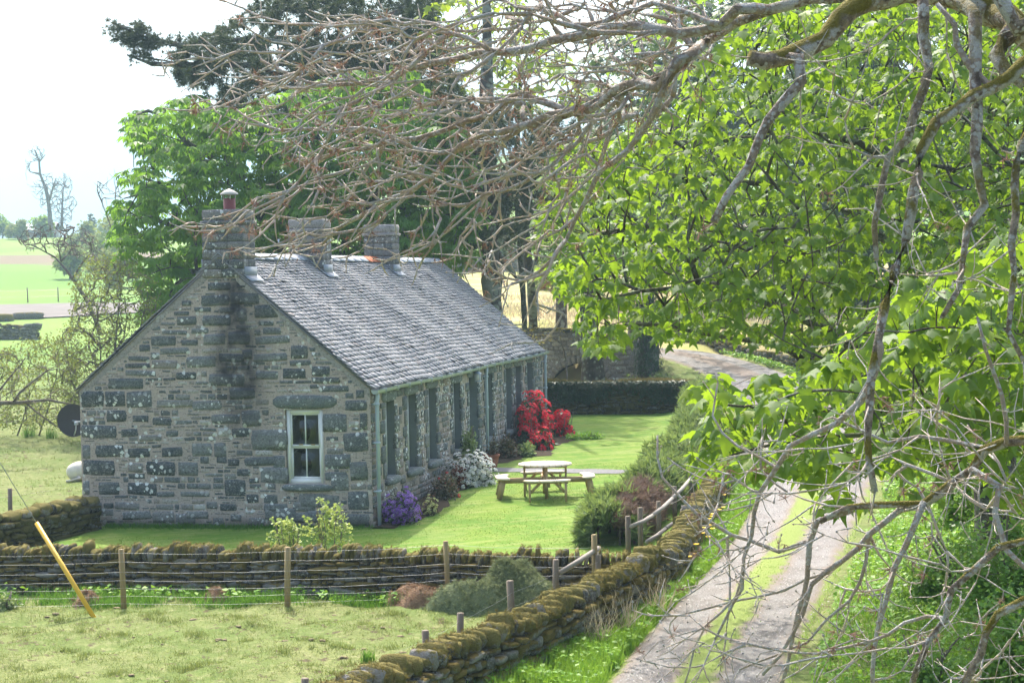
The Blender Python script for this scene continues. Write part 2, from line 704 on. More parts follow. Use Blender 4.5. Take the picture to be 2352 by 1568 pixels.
M['render'] = m_simple('reveal_render', (0.17, 0.19, 0.195), 0.85, 0.2, 0.2, 7)
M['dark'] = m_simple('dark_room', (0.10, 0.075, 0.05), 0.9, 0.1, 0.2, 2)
M['curtain'] = m_simple('curtain', (0.42, 0.38, 0.24), 0.9, 0.1, 0.1, 12)
M['shade'] = m_simple('lampshade', (0.75, 0.66, 0.5), 0.9, 0.1, 0.03, 5)
M['brass'] = m_simple('brass', (0.55, 0.38, 0.14), 0.3, 0.5, 0.1, 20, 0.8)
M['dish'] = m_simple('dish_grey', (0.055, 0.06, 0.063), 0.6, 0.4, 0.2, 10)
M['wire'] = m_simple('galvanised_wire', (0.36, 0.37, 0.37), 0.4, 0.5, 0.1, 10, 0.3)
M['yellow'] = m_simple('yellow_plastic', (0.74, 0.45, 0.045), 0.45, 0.5, 0.08, 5)
M['wool'] = m_simple('wool', (0.68, 0.64, 0.56), 0.95, 0.1, 0.15, 14, 0, 0.8)
M['sheepskin'] = m_simple('sheep_face', (0.55, 0.50, 0.44), 0.9, 0.1, 0.1, 10)


def glass():
    k = NT('window_glass')
    g = k.n('BsdfGlossy', Color=(0.9, 0.95, 0.9), Roughness=0.02).outputs[0]
    t = k.n('BsdfTransparent', Color=(0.72, 0.74, 0.66)).outputs[0]
    f = k.n('Fresnel', IOR=1.6).outputs[0]
    return k.done(k.n('MixShader', Fac=f, i1=t, i2=g).outputs[0])


M['glass'] = glass()


def wood(name, a, b, scale=6, rough=0.7):
    k = NT(name)
    o = k.obj()
    x, y, z = k.tint()
    mp = k.n('Mapping', Vector=o, Scale=(14.0, 14.0, 2.0)).outputs[0]
    g = k.noise(mp, scale, 4, 0.65)
    c = k.mix(g, a, b)
    c = k.mix(k.math('MULTIPLY', x, 0.3), c, tuple(q * 0.7 for q in a))
    return k.done(k.bsdf(c, rough, 0.25, k.bump(g, 0.25, 0.01)))


M['table_wood'] = wood('table_wood', (0.40, 0.27, 0.14), (0.56, 0.41, 0.24), 3)
M['table_top'] = wood('table_top_wood', (0.62, 0.53, 0.41), (0.74, 0.66, 0.54), 2)
M['post'] = wood('post_wood', (0.25, 0.18, 0.085), (0.40, 0.31, 0.16), 3)
M['oldpost'] = wood('old_post_wood', (0.15, 0.115, 0.085), (0.27, 0.22, 0.17), 3)
M['rail'] = wood('weathered_rail', (0.22, 0.195, 0.17), (0.37, 0.335, 0.30), 3)


def moss_stone(name, moss, amount=0.5, stone_a=(0.06, 0.055, 0.05), stone_b=(0.22, 0.2, 0.18), dry=(0.30, 0.21, 0.07)):
    """field stone with a coat of moss where it can hold: tops and ledges"""
    k = NT(name)
    o = k.pos()
    x, y, z = k.tint()
    base = k.mix(x, stone_a, tuple(q * 1.35 for q in stone_b))
    base = k.mix(k.step(k.noise(o, 30, 4, 0.7), 0.45, 0.7), base, (0.33, 0.33, 0.31))
    nz = k.n('SeparateXYZ', Vector=k.n('NewGeometry').outputs['Normal']).outputs[2]
    nn = k.noise(o, 5, 5, 0.65)
    f = k.math('ADD', k.math('MULTIPLY', nz, 0.40), k.math('MULTIPLY', k.math('SUBTRACT', nn, 0.5), 1.9))
    f = k.step(k.math('ADD', f, k.math('ADD', amount - 0.5, k.math('MULTIPLY', k.math('SUBTRACT', y, 0.3), 0.7))), 0.0, 0.28)
    mc = k.mix(k.noise(o, 14, 4), moss, dry)
    mc = k.mix(k.math('MULTIPLY', k.noise(o, 90, 2), 0.6), mc, tuple(q * 0.35 for q in moss))
    c = k.mix(f, base, mc)
    return k.done(k.bsdf(c, 0.95, 0.1, k.bump(k.math('ADD', k.noise(o, 60, 3), k.noise(o, 18, 3)), 0.9, 0.03)))


M['moss_wall'] = moss_stone('mossy_stone', (0.15, 0.13, 0.045), 0.50)
M['moss_cope'] = moss_stone('mossy_cope', (0.195, 0.18, 0.05), 0.60, dry=(0.27, 0.215, 0.09))
M['grey_wall'] = moss_stone('grey_wall_stone', (0.12, 0.13, 0.03), 0.25)
M['moss_dark'] = moss_stone('dark_mossy_stone', (0.10, 0.10, 0.025), 0.72, (0.04, 0.038, 0.036), (0.13, 0.12, 0.11), (0.14, 0.11, 0.05))
M['moss_fuzz'] = m_leaf('moss_fuzz', (0.12, 0.105, 0.03), (0.26, 0.215, 0.075), (0.3, 0.25, 0.07), 0.25, 0.8, 0.1, (0.32, 0.235, 0.10))


def bark(name, a, b, lichen=(0.42, 0.44, 0.42), lich=0.5, moss=0.0, mossc=(0.19, 0.17, 0.03), scale=18, twig=(0.30, 0.23, 0.165), pale=0.0):
    """a..b bark; grey lichen scabs; moss on upper sides of thick limbs (tint.x = thickness)"""
    k = NT(name)
    o = k.pos()
    x, y, z = k.tint()
    n = k.noise(o, scale, 5, 0.65)
    c = k.mix(k.step(n, 0.3, 0.7), a, b)
    tw = k.mix(y, twig, tuple(min(1, q * 1.45) for q in twig))
    c = k.mix(k.math('MULTIPLY', k.math('SUBTRACT', 1.0, k.step(x, 0.2, 0.6)), pale), c, k.mix(n, tuple(q * 1.25 for q in b), tuple(q * 0.9 for q in b)))
    c = k.mix(k.step(x, 0.06, 0.22), tw, c)
    vo = k.n('TexVoronoi', {'feature': 'F1'}, Vector=o, Scale=scale * 1.6)
    lm = k.math('MULTIPLY', k.step(k.math('ADD', k.noise(o, scale * 0.35, 3), k.math('MULTIPLY', k.math('SUBTRACT', 0.5, vo.outputs['Distance']), 0.35)), 0.47, 0.56), lich)
    c = k.mix(lm, c, k.mix(k.noise(o, scale * 5, 2), lichen, tuple(q * 0.55 for q in lichen)))
    if moss:
        nz = k.n('SeparateXYZ', Vector=k.n('NewGeometry').outputs['Normal']).outputs[2]
        f = k.math('ADD', k.math('MULTIPLY', nz, 0.35), k.math('MULTIPLY', k.math('SUBTRACT', k.noise(o, 6, 4), 0.5), 1.6))
        f = k.math('MULTIPLY', k.step(f, -0.02, 0.18), k.math('MULTIPLY', k.step(x, 0.55, 1.0), moss))
        c = k.mix(f, c, k.mix(k.noise(o, 60, 2), mossc, tuple(q * 0.5 for q in mossc)))
    return k.done(k.bsdf(c, 0.9, 0.2, k.bump(k.math('ADD', n, k.noise(o, scale * 4, 3)), 0.9, 0.02)))


M['ash_bark'] = bark('ash_bark', (0.11, 0.085, 0.065), (0.38, 0.315, 0.255), (0.60, 0.60, 0.57), 0.85, 1.0, (0.21, 0.18, 0.035), 24, twig=(0.50, 0.42, 0.35), pale=0.85)
M['dark_bark'] = bark('dark_bark', (0.04, 0.035, 0.03), (0.13, 0.115, 0.10), (0.32, 0.35, 0.28), 0.5, 0.5, (0.10, 0.11, 0.025), 9, (0.09, 0.075, 0.06))
M['trunk_bark'] = bark('conifer_bark', (0.05, 0.04, 0.035), (0.13, 0.11, 0.095), (0.42, 0.44, 0.36), 0.75, 0.2, (0.1, 0.11, 0.03), 3.5, (0.08, 0.065, 0.05))
M['shrub_bark'] = bark('shrub_bark', (0.11, 0.085, 0.065), (0.2, 0.165, 0.13), (0.33, 0.33, 0.28), 0.35, 0.2, (0.14, 0.14, 0.03), 9, (0.17, 0.135, 0.10))
M['far_bark'] = bark('far_bark', (0.12, 0.1, 0.09), (0.2, 0.17, 0.15), (0.3, 0.3, 0.28), 0.2, 0.0, scale=3, twig=(0.17, 0.14, 0.125))
M['dry_wood'] = bark('dry_wood', (0.26, 0.22, 0.19), (0.42, 0.37, 0.33), (0.5, 0.5, 0.48), 0.4, 0.2, (0.17, 0.16, 0.03), 8, (0.32, 0.27, 0.23))

# foliage
M['syc_leaf'] = m_leaf('sycamore_leaf', (0.038, 0.092, 0.020), (0.080, 0.165, 0.027), (0.34, 0.52, 0.03), 0.45, 0.55, 0.28, (0.24, 0.31, 0.03))
M['syc_far_leaf'] = m_leaf('sycamore_leaf_far', (0.04, 0.085, 0.018), (0.08, 0.15, 0.026), (0.30, 0.46, 0.035), 0.45, 0.5, 0.3, (0.2, 0.28, 0.04))
M['chestnut_leaf'] = m_leaf('chestnut_leaf', (0.05, 0.135, 0.03), (0.11, 0.235, 0.037), (0.28, 0.52, 0.045), 0.48, 0.5, 0.35, (0.16, 0.27, 0.04))
M['fir_needle'] = m_leaf('fir_needle', (0.04, 0.062, 0.034), (0.08, 0.105, 0.055), (0.1, 0.13, 0.05), 0.25, 0.6, 0.3, (0.09, 0.10, 0.05))
M['hedge_leaf'] = m_leaf('hedge_leaf', (0.115, 0.185, 0.065), (0.235, 0.31, 0.115), (0.32, 0.42, 0.10), 0.33, 0.55, 0.3, (0.32, 0.36, 0.18))
M['dead_sprig'] = m_leaf('dead_sprig', (0.19, 0.125, 0.095), (0.33, 0.24, 0.19), (0.25, 0.17, 0.12), 0.15, 0.8, 0.1)
M['shrub_leaf'] = m_leaf('shrub_leaf', (0.15, 0.19, 0.05), (0.25, 0.29, 0.08), (0.33, 0.38, 0.08), 0.35, 0.6, 0.2)
M['lime_leaf'] = m_leaf('lime_leaf', (0.24, 0.34, 0.08), (0.38, 0.46, 0.14), (0.5, 0.58, 0.15), 0.4, 0.5, 0.3)
M['haw_leaf'] = m_leaf('hawthorn_leaf', (0.075, 0.175, 0.03), (0.15, 0.30, 0.045), (0.30, 0.50, 0.05), 0.35, 0.45, 0.35, (0.24, 0.38, 0.06))
M['weed_leaf'] = m_leaf('verge_leaf', (0.10, 0.25, 0.03), (0.20, 0.39, 0.05), (0.36, 0.58, 0.06), 0.35, 0.5, 0.25, (0.27, 0.42, 0.07))
M['rhodo_leaf'] = m_leaf('rhododendron_leaf', (0.035, 0.07, 0.03), (0.08, 0.12, 0.05), (0.09, 0.15, 0.03), 0.15, 0.35, 0.5)
M['dull_leaf'] = m_leaf('dull_shrub_leaf', (0.075, 0.065, 0.045), (0.14, 0.15, 0.08), (0.2, 0.16, 0.06), 0.2, 0.5, 0.3, (0.24, 0.09, 0.06))
M['russet_leaf'] = m_leaf('russet_leaf', (0.13, 0.045, 0.03), (0.20, 0.085, 0.05), (0.25, 0.08, 0.04), 0.25, 0.6, 0.2)
M['ivy_leaf'] = m_leaf('ivy_leaf', (0.02, 0.045, 0.015), (0.05, 0.09, 0.025), (0.06, 0.12, 0.02), 0.2, 0.45, 0.4)
M['dry_leaf'] = m_leaf('withered_tuft', (0.21, 0.13, 0.10), (0.33, 0.21, 0.16), (0.34, 0.2, 0.14), 0.25, 0.8, 0.1, (0.25, 0.17, 0.13))
M['new_leaf'] = m_leaf('new_yellow_leaf', (0.33, 0.30, 0.05), (0.42, 0.33, 0.07), (0.5, 0.4, 0.06), 0.35, 0.6, 0.2)
M['red_flower'] = m_leaf('red_petal', (0.80, 0.02, 0.045), (0.92, 0.075, 0.10), (0.95, 0.05, 0.08), 0.35, 0.5, 0.3)
M['white_flower'] = m_leaf('white_petal', (0.84, 0.83, 0.80), (0.92, 0.91, 0.87), (0.9, 0.88, 0.84), 0.35, 0.5, 0.3)
M['purple_flower'] = m_leaf('purple_petal', (0.26, 0.12, 0.48), (0.42, 0.24, 0.68), (0.5, 0.25, 0.75), 0.3, 0.5, 0.3)
M['cream_flower'] = m_leaf('cream_petal', (0.62, 0.64, 0.25), (0.75, 0.74, 0.38), (0.75, 0.75, 0.3), 0.3, 0.5, 0.3)
M['yellow_flower'] = m_leaf('yellow_petal', (0.85, 0.58, 0.02), (0.9, 0.68, 0.04), (0.9, 0.65, 0.03), 0.3, 0.5, 0.3)
M['grass_pale'] = m_leaf('field_blade', (0.135, 0.19, 0.042), (0.235, 0.275, 0.08), (0.32, 0.38, 0.10), 0.3, 0.7, 0.15, (0.36, 0.33, 0.18))
M['grass_green'] = m_leaf('verge_blade', (0.11, 0.25, 0.03), (0.22, 0.39, 0.045), (0.36, 0.58, 0.06), 0.35, 0.6, 0.2, (0.28, 0.42, 0.07))
M['grass_dark'] = m_leaf('rough_blade', (0.05, 0.14, 0.02), (0.10, 0.24, 0.03), (0.2, 0.4, 0.04), 0.35, 0.6, 0.2)
M['straw'] = m_leaf('straw_blade', (0.42, 0.34, 0.22), (0.6, 0.52, 0.38), (0.5, 0.42, 0.28), 0.25, 0.8, 0.15)
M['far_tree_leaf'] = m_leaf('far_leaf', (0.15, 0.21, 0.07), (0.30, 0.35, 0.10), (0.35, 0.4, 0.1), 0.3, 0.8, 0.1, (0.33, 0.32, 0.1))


def clip_heap(name, a, b, c3):
    k = NT(name)
    o = k.pos()
    n = k.noise(o, 7, 5, 0.65)
    c = k.ramp(n, [(0.3, a), (0.55, b), (0.75, c3)])
    c = k.mix(k.math('MULTIPLY', k.noise(o, 70, 3), 0.6), c, tuple(q * 0.5 for q in a))
    return k.done(k.bsdf(c, 0.95, 0.1, k.bump(k.math('ADD', k.noise(o, 45, 4), n), 1.0, 0.06)))


M['heap_green'] = clip_heap('grass_clippings', (0.14, 0.18, 0.095), (0.235, 0.275, 0.145), (0.35, 0.36, 0.18))
M['heap_brown'] = clip_heap('brown_compost', (0.22, 0.13, 0.08), (0.36, 0.235, 0.15), (0.47, 0.34, 0.23))


def ground_mat():
    k = NT('field_ground')
    o = k.pos()
    s = k.n('SeparateXYZ', Vector=o)
    yy = s.outputs[1]
    xx = s.outputs[0]
    n = k.noise(o, 0.55, 5, 0.6)
    n2 = k.noise(o, 4.5, 5, 0.7)
    f = k.mix(k.step(n, 0.35, 0.65), (0.115, 0.165, 0.042), (0.18, 0.205, 0.075))
    f = k.mix(k.math('MULTIPLY', k.step(n2, 0.45, 0.72), 0.75), f, (0.27, 0.27, 0.13))
    f = k.mix(k.math('MULTIPLY', k.step(k.noise(o, 14, 4, 0.7), 0.45, 0.7), 0.65), f, (0.095, 0.13, 0.035))
    d = k.math('MULTIPLY', k.step(k.math('ADD', k.noise(o, 5.0, 5, 0.7), k.math('MULTIPLY', k.math('SUBTRACT', k.noise(o, 0.5, 2), 0.5), 0.25)), 0.585, 0.64), 0.9)
    f = k.mix(d, f, (0.095, 0.07, 0.045))
    # far pasture, and rough straw meadow behind the bridge
    far = k.mix(k.step(k.noise(o, 0.02, 3), 0.4, 0.6), (0.13, 0.235, 0.045), (0.19, 0.28, 0.065))
    w = k.math('ADD', yy, k.math('MULTIPLY', k.noise(o, 0.05, 2), 30.0))
    br = k.math('MULTIPLY', k.step(w, 280, 284), k.math('SUBTRACT', 1.0, k.step(w, 300, 304)))
    far = k.mix(br, far, (0.19, 0.15, 0.10))
    c = k.mix(k.step(yy, 60, 130), f, far)
    mead = k.mix(k.step(k.noise(o, 0.25, 5, 0.7), 0.38, 0.62), (0.30, 0.31, 0.10), (0.46, 0.36, 0.20))
    side = k.math('MULTIPLY', k.step(k.math('DIVIDE', xx, yy), -0.16, -0.08), k.math('MULTIPLY', k.step(yy, 68, 74), k.math('SUBTRACT', 1.0, k.step(yy, 150, 185))))
    c = k.mix(side, c, mead)
    return k.done(k.bsdf(c, 0.95, 0.1, k.bump(k.math('ADD', n2, k.noise(o, 25, 3)), 0.6, 0.05)))


M['ground'] = ground_mat()


def lawn_mat():
    k = NT('lawn_turf')
    o = k.pos()
    n = k.noise(o, 0.8, 5, 0.65)
    n2 = k.noise(o, 9, 4, 0.7)
    rot = k.n('Mapping', Vector=o, Rotation=(0, 0, -0.38)).outputs[0]
    st = k.noise(k.n('Mapping', Vector=rot, Scale=(1.0, 5.5, 1.0)).outputs[0], 0.55, 2)
    c = k.mix(k.step(n, 0.35, 0.68), (0.105, 0.21, 0.022), (0.175, 0.26, 0.034))
    c = k.mix(k.math('MULTIPLY', k.step(st, 0.46, 0.72), 0.5), c, (0.33, 0.33, 0.13))
    c = k.mix(k.math('MULTIPLY', k.step(k.noise(o, 3.2, 4, 0.7), 0.48, 0.66), 0.45), c, (0.27, 0.30, 0.085))
    c = k.mix(k.math('MULTIPLY', k.step(k.noise(o, 38, 3, 0.7), 0.5, 0.7), 0.45), c, (0.08, 0.15, 0.02))
    c = k.mix(k.math('MULTIPLY', k.step(n2, 0.42, 0.68), 0.5), c, (0.10, 0.19, 0.028))
    return k.done(k.bsdf(c, 0.9, 0.15, k.bump(k.math('ADD', n2, k.noise(o, 45, 3)), 0.7, 0.03)))


M['lawn'] = lawn_mat()


def road_mat():
    k = NT('gravel_road')
    o = k.pos()
    x, y, z = k.tint()   # x across 0..1
    n = k.noise(o, 1.2, 5, 0.6)
    g = k.noise(o, 24, 5, 0.75)
    c = k.mix(k.step(n, 0.35, 0.65), (0.235, 0.215, 0.198), (0.325, 0.312, 0.302))
    c = k.mix(k.step(g, 0.42, 0.68), k.mix(0.45, c, (0.17, 0.15, 0.14)), c)
    c = k.mix(k.math('MULTIPLY', k.step(k.noise(o, 70, 2), 0.62, 0.7), 0.7), c, (0.66, 0.64, 0.62))
    e = k.math('ABSOLUTE', k.math('SUBTRACT', x, 0.5))
    ew = k.math('ADD', e, k.math('MULTIPLY', k.math('SUBTRACT', k.noise(o, 1.6, 5, 0.7), 0.5), 0.22))
    wear = k.math('ADD', y, 0.0)
    mid = k.math('MULTIPLY', k.math('SUBTRACT', 1.0, k.step(ew, 0.075, 0.13)), wear)
    edge = k.step(ew, 0.43, 0.49)
    dirt = k.math('MAXIMUM', k.math('SUBTRACT', 1.0, k.step(ew, 0.10, 0.19)), k.step(ew, 0.37, 0.46))
    c = k.mix(k.math('MULTIPLY', dirt, 0.6), c, (0.27, 0.20, 0.15))
    gr = k.mix(k.noise(o, 18, 4), (0.17, 0.25, 0.05), (0.30, 0.34, 0.10))
    c = k.mix(k.math('MAXIMUM', mid, edge), c, gr)
    return k.done(k.bsdf(c, 0.92, 0.2, k.bump(k.math('ADD', g, k.noise(o, 60, 2)), 0.8, 0.03)))


M['road'] = road_mat()
M['gravel'] = m_simple('grey_gravel', (0.21, 0.205, 0.21), 0.9, 0.2, 0.35, 25, 0, 0.6)
M['track'] = m_simple('pale_track', (0.19, 0.17, 0.158), 0.95, 0.1, 0.3, 0.5)
M['soil'] = m_simple('bed_soil', (0.06, 0.045, 0.03), 0.95, 0.1, 0.3, 8, 0, 0.8)
M['hill'] = m_simple('far_hill', (0.12, 0.13, 0.07), 1.0, 0.0, 0.35, 0.004)
M['barn_roof'] = m_simple('barn_roof', (0.16, 0.20, 0.24), 0.6, 0.3, 0.1, 0.5)
M['barn_wall'] = m_simple('barn_wall', (0.18, 0.21, 0.21), 0.8, 0.2, 0.1, 0.5)
# ------------------------------------------------------------------ terrain
def sstep(a, b, x):
    t = np.clip((x - a) / (b - a), 0, 1)
    return t * t * (3 - 2 * t)


ROAD = np.array([(-2.2, 2, 0.0), (-0.3, 9, 0), (1.1, 16.5, 0), (2.25, 22.9, 0), (3.55, 28.3, 0), (4.95, 33.7, 0), (6.28, 39.2, 0.12), (7.3, 44.1, 0.28), (8.2, 51.5, 0.55), (8.85, 60.0, 0.95), (8.9, 64.5, 1.25), (8.0, 68.5, 1.65), (6.6, 72.0, 2.0), (4.4, 74.9, 2.15), (1, 77.2, 2.2), (-6, 80.5, 2.3), (-16, 83, 2.3)], float)


def spline(pts, step=0.5):
    pts = np.asarray(pts, float)
    q = np.vstack([2 * pts[0] - pts[1], pts, 2 * pts[-1] - pts[-2]])
    out = []
    for i in range(len(pts) - 1):
        m = max(1, int(np.linalg.norm(pts[i + 1] - pts[i]) / step))
        for k in range(m):
            t = k / m
            p0, p1, p2, p3 = q[i:i + 4]
            out.append(0.5 * ((2 * p1) + (-p0 + p2) * t + (2 * p0 - 5 * p1 + 4 * p2 - p3) * t * t + (-p0 + 3 * p1 - 3 * p2 + p3) * t ** 3))
    out.append(pts[-1])
    return np.array(out)


RC = spline(ROAD, 0.5)
LAWN = [(-9.3, 30.6), (2.1, 31.6), (3.3, 35.8), (4.4, 40.5), (6.7, 59.0), (6.6, 61), (-1.0, 62.3), (-3.5, 56), (-9.3, 40.5)]
YL = np.array([0, 36, 62, 85, 130, 152, 180, 260, 275, 330, 360, 500, 1200, 6000])
ZL = np.array([0, 0, .15, .45, 1.5, 2.7, 3.9, 8.3, 9.3, 14, 15, 16, 18, 20])
YR = np.array([0, 36, 51, 66, 73, 76, 90, 150, 250, 400, 700, 1200, 6000])
ZR = np.array([0, 0, .45, .5, .6, 2.2, 2.9, 4.9, 10, 24, 52, 80, 90])


def road_near(x, y):
    x, y = np.asarray(x, float), np.asarray(y, float)
    sh = x.shape
    x, y = x.ravel(), y.ravel()
    best = np.full(len(x), 1e9)
    zz = np.zeros(len(x))
    side = np.zeros(len(x))
    tx = np.gradient(RC[:, 0])
    ty = np.gradient(RC[:, 1])
    for i in range(len(RC)):
        dx, dy = x - RC[i, 0], y - RC[i, 1]
        d = np.hypot(dx, dy)
        k = d < best
        best[k] = d[k]
        zz[k] = RC[i, 2]
        side[k] = (dx * ty[i] - dy * tx[i])[k]
    return best.reshape(sh), zz.reshape(sh), np.sign(side).reshape(sh)


def terrain(x, y, bumps=True):
    x = np.asarray(x, float)
    y = np.asarray(y, float)
    r = x / np.maximum(y, 1)
    w = sstep(-0.165, -0.10, r)
    z = np.interp(y, YL, ZL) * (1 - w) + np.interp(y, YR, ZR) * w
    z = z + sstep(0.16, 0.6, r) * sstep(80, 250, y) * y * 0.10
    d, zr, sd = road_near(x, y)
    near = y < 66
    bank = sstep(1.6, 6.5, d) * (sd > 0) * sstep(70, 58, y) * 1.7
    z = z + bank
    low = (x < 5.0) & (y < 72.6 + (4.7 - x) * 0.45)
    f = 1 - sstep(1.7, 4.2, d)
    f = np.where(low & (y > 55), 0, f)
    z = z * (1 - f) + zr * f
    if bumps:
        fld = (1 - sstep(29.0, 30.5, y)) + sstep(-8.6, -9.6, x) * sstep(30, 31, y)
        z = z + np.clip(fld, 0, 1) * (d > 3) * (sd < 0) * sstep(120, 70, y) * (0.05 * np.sin(x * 2.1 + y * 1.3) * np.sin(y * 2.7 - x * .7) + 0.04 * np.sin(x * 5.3 + 1) * np.sin(y * 4.1))
    z = z - 0.05 * (d < 1.75)
    z = z - 0.06 * in_poly(x.ravel(), y.ravel(), LAWN).reshape(x.shape)
    return z


def grid_obj(name, xs, ys, mat, zfun, kind='structure'):
    pass


def make_ground():
    ys = np.concatenate([np.arange(-12, 90, 0.45), 90 * 1.03 ** np.arange(0, 95)])
    s = np.linspace(-1, 1, 181)
    s = np.sign(s) * np.abs(s) ** 1.25
    hw = 24 + 0.62 * np.maximum(ys, 0)
    X = s[None] * hw[:, None]
    Y = np.repeat(ys[:, None], len(s), 1)
    Z = terrain(X, Y)
    v = np.stack([X, Y, Z], -1).reshape(-1, 3)
    ny, nx = X.shape
    i = np.arange(ny - 1)[:, None] * nx + np.arange(nx - 1)[None]
    q = np.stack([i, i + 1, i + nx + 1, i + nx], -1).reshape(-1, 4)
    mb = MB()
    mb.add(v, q, (0.5, 0.5, 0.5))
    tag(mb.build('ground', M['ground'], smooth=True), kind='structure')


make_ground()

# road ribbon
mb = MB()
T = unit(np.gradient(RC, axis=0))
Nn = np.stack([T[:, 1], -T[:, 0], np.zeros(len(T))], 1)
HW = np.interp(RC[:, 1], [0, 35, 46, 60, 75], [1.15, 1.15, 1.45, 1.6, 1.5])
us = np.linspace(0, 1, 15)
crown = 0.05 * np.exp(-((us - .5) / .12) ** 2) - 0.03 * np.exp(-((us - .22) / .1) ** 2) - 0.03 * np.exp(-((us - .78) / .1) ** 2)
V = RC[:, None, :] + Nn[:, None, :] * ((us - .5) * 2)[None, :, None] * HW[:, None, None]
V[:, :, 2] += crown[None] + 0.03
V[:, 0, 2] -= 0.08
V[:, -1, 2] -= 0.08
wear = np.interp(RC[:, 1], [0, 44, 56], [1, 1, 0])
TI = np.stack([np.tile(us, (len(RC), 1)), np.repeat(wear[:, None], 15, 1), np.zeros((len(RC), 15))], -1)
i = np.arange(len(RC) - 1)[:, None] * 15 + np.arange(14)[None]
mb.add(V.reshape(-1, 3), np.stack([i, i + 1, i + 16, i + 15], -1).reshape(-1, 4), TI.reshape(-1, 3))
tag(mb.build('road', M['road'], smooth=True), kind='structure')

# lawn sheet
mb = MB()
lp = np.array(LAWN)
rows = []
for y in np.concatenate([np.arange(30.75, 61.9, .5)]):
    xs_ = []
    for i in range(len(lp)):
        (xa, ya), (xb, yb) = lp[i], lp[(i + 1) % len(lp)]
        if (ya > y) != (yb > y):
            xs_.append(xa + (xb - xa) * (y - ya) / (yb - ya))
    if len(xs_) >= 2:
        rows.append([(x, y) for x in np.linspace(min(xs_) + .01, max(xs_) - .01, 25)])
V = np.array(rows)
Zl = terrain(V[..., 0], V[..., 1], False) + .06
i = np.arange(len(rows) - 1)[:, None] * 25 + np.arange(24)[None]
mb.add(np.concatenate([V, Zl[..., None]], -1).reshape(-1, 3), np.stack([i, i + 1, i + 26, i + 25], -1).reshape(-1, 4), (.5, .5, .5))


def surf(x, y):
    x, y = np.array([float(x)]), np.array([float(y)])
    return float(terrain(x, y, False)[0] + .06 * in_poly(x, y, LAWN)[0])


tag(mb.build('lawn', M['lawn']), kind='structure')
# gravel path across the lawn
mb = MB()
a, b = GS(1092, 1078)[:2], GS(1470, 1084)[:2]
pp = []
for t in np.linspace(0, 1, 24):
    c = a * (1 - t) + b * t
    w = 0.38 + random.uniform(-.05, .05)
    pp.append(((c[0], c[1] - w, surf(c[0], c[1] - w) + .012), (c[0], c[1] + w, surf(c[0], c[1] + w) + .012)))
for p, q in zip(pp[:-1], pp[1:]):
    mb.add([p[0], q[0], q[1], p[1]], np.array([[0, 1, 2, 3]]), (.5, .5, .5))
tag(mb.build('gravel_path', M['gravel']), kind='structure')
# flower bed soil along the cottage front
HOUSE_RZ = -math.atan(897 / F)
E1 = np.array([math.sin(-HOUSE_RZ), math.cos(-HOUSE_RZ)])
E2 = np.array([-E1[1], E1[0]])
C0 = G(857, 1215)[:2]


def hl(x, y):
    """house-local (x right of the front wall, y along it) -> world xy"""
    return C0 - E2 * x + E1 * y


mb = MB()
pr = None
for y in np.arange(-0.2, 19.0, 0.25):
    w = 0.55 + 0.35 * math.sin(y * 0.7) ** 2 + random.uniform(-.08, .08) + (0.7 if 11.5 < y < 17.5 else 0)
    if 8.6 < y < 10.0:
        w = 0.25
    p = [(*hl(q_, y), surf(*hl(q_, y)) + z_) for q_, z_ in ((-.02, .01), (w * .5, .05), (w, .006))]
    if pr:
        mb.add([*pr, *p], np.array([[0, 1, 4, 3], [1, 2, 5, 4]]), (.5, .5, .5))
    pr = p
tag(mb.build('flower_bed', M['soil']), kind='structure')

# far pale track on the left
mb = MB()
pr = None
for t in np.linspace(0, 1, 30):
    c = np.array([-62 + 35 * t, 157 + 4 * math.sin(t * 2.2)])
    w = (15 + 1.5 * math.sin(t * 11)) * (1 - 0.75 * t ** 2)
    p = [(c[0], c[1] + s * w, float(terrain(c[0], c[1] + s * w, False)) + 0.10) for s in (-1, -.5, 0, .5, 1)]
    if pr:
        mb.add([*pr, *p], np.array([[j, 5 + j, 6 + j, 1 + j] for j in range(4)]), (.5, .5, .5))
    pr = p
tag(mb.build('farm_track', M['track'], smooth=True), kind='structure')

# distant hills
mb = MB()
xs = np.linspace(-2600, 2600, 120)
for ly, base, amp, ph in ((2300, 120, 40, 0.3), (3400, 215, 60, 1.9)):
    rows = []
    for j, (dy, fz) in enumerate(((-700, -0.1), (-350, 0.45), (0, 1.0), (500, .8))):
        z = (base + amp * np.sin(xs / 620 + ph) + amp * .4 * np.sin(xs / 190 + ph * 3) + amp * .15 * np.sin(xs / 61)) * fz
        rows.append(np.stack([xs, np.full_like(xs, ly + dy), z], 1))
    v = np.concatenate(rows)
    n = len(xs)
    i = np.arange(3)[:, None] * n + np.arange(n - 1)[None]
    mb.add(v, np.stack([i, i + 1, i + n + 1, i + n], -1).reshape(-1, 4), (.5, .5, .5))
tag(mb.build('hills', M['hill'], smooth=True), kind='structure')
# ------------------------------------------------------------------ cottage (local frame: x to the right of the front wall, y along it, z up)
W, L, EAVE, RIDGE = 6.43, 18.5, 2.92, 5.66
house = thing('stone_cottage', 'long grey stone cottage with slate roof and three chimneys standing on the lawn', 'cottage', (C0[0], C0[1], 0), rz=HOUSE_RZ)


def part(name, mb, mat, parent=house, smooth=False):
    return mb.build(name, M[mat], parent, smooth, local=True)


def gab(x, y):
    """photo pixel -> (u = distance left of the near corner, z) on the gable plane"""
    r = ray(x, y)
    t = (C0 @ E1) / (r[0] * E1[0] + r[1] * E1[1])
    p = r * t
    return (p[0] - C0[0]) * E2[0] + (p[1] - C0[1]) * E2[1], EYE + p[2]


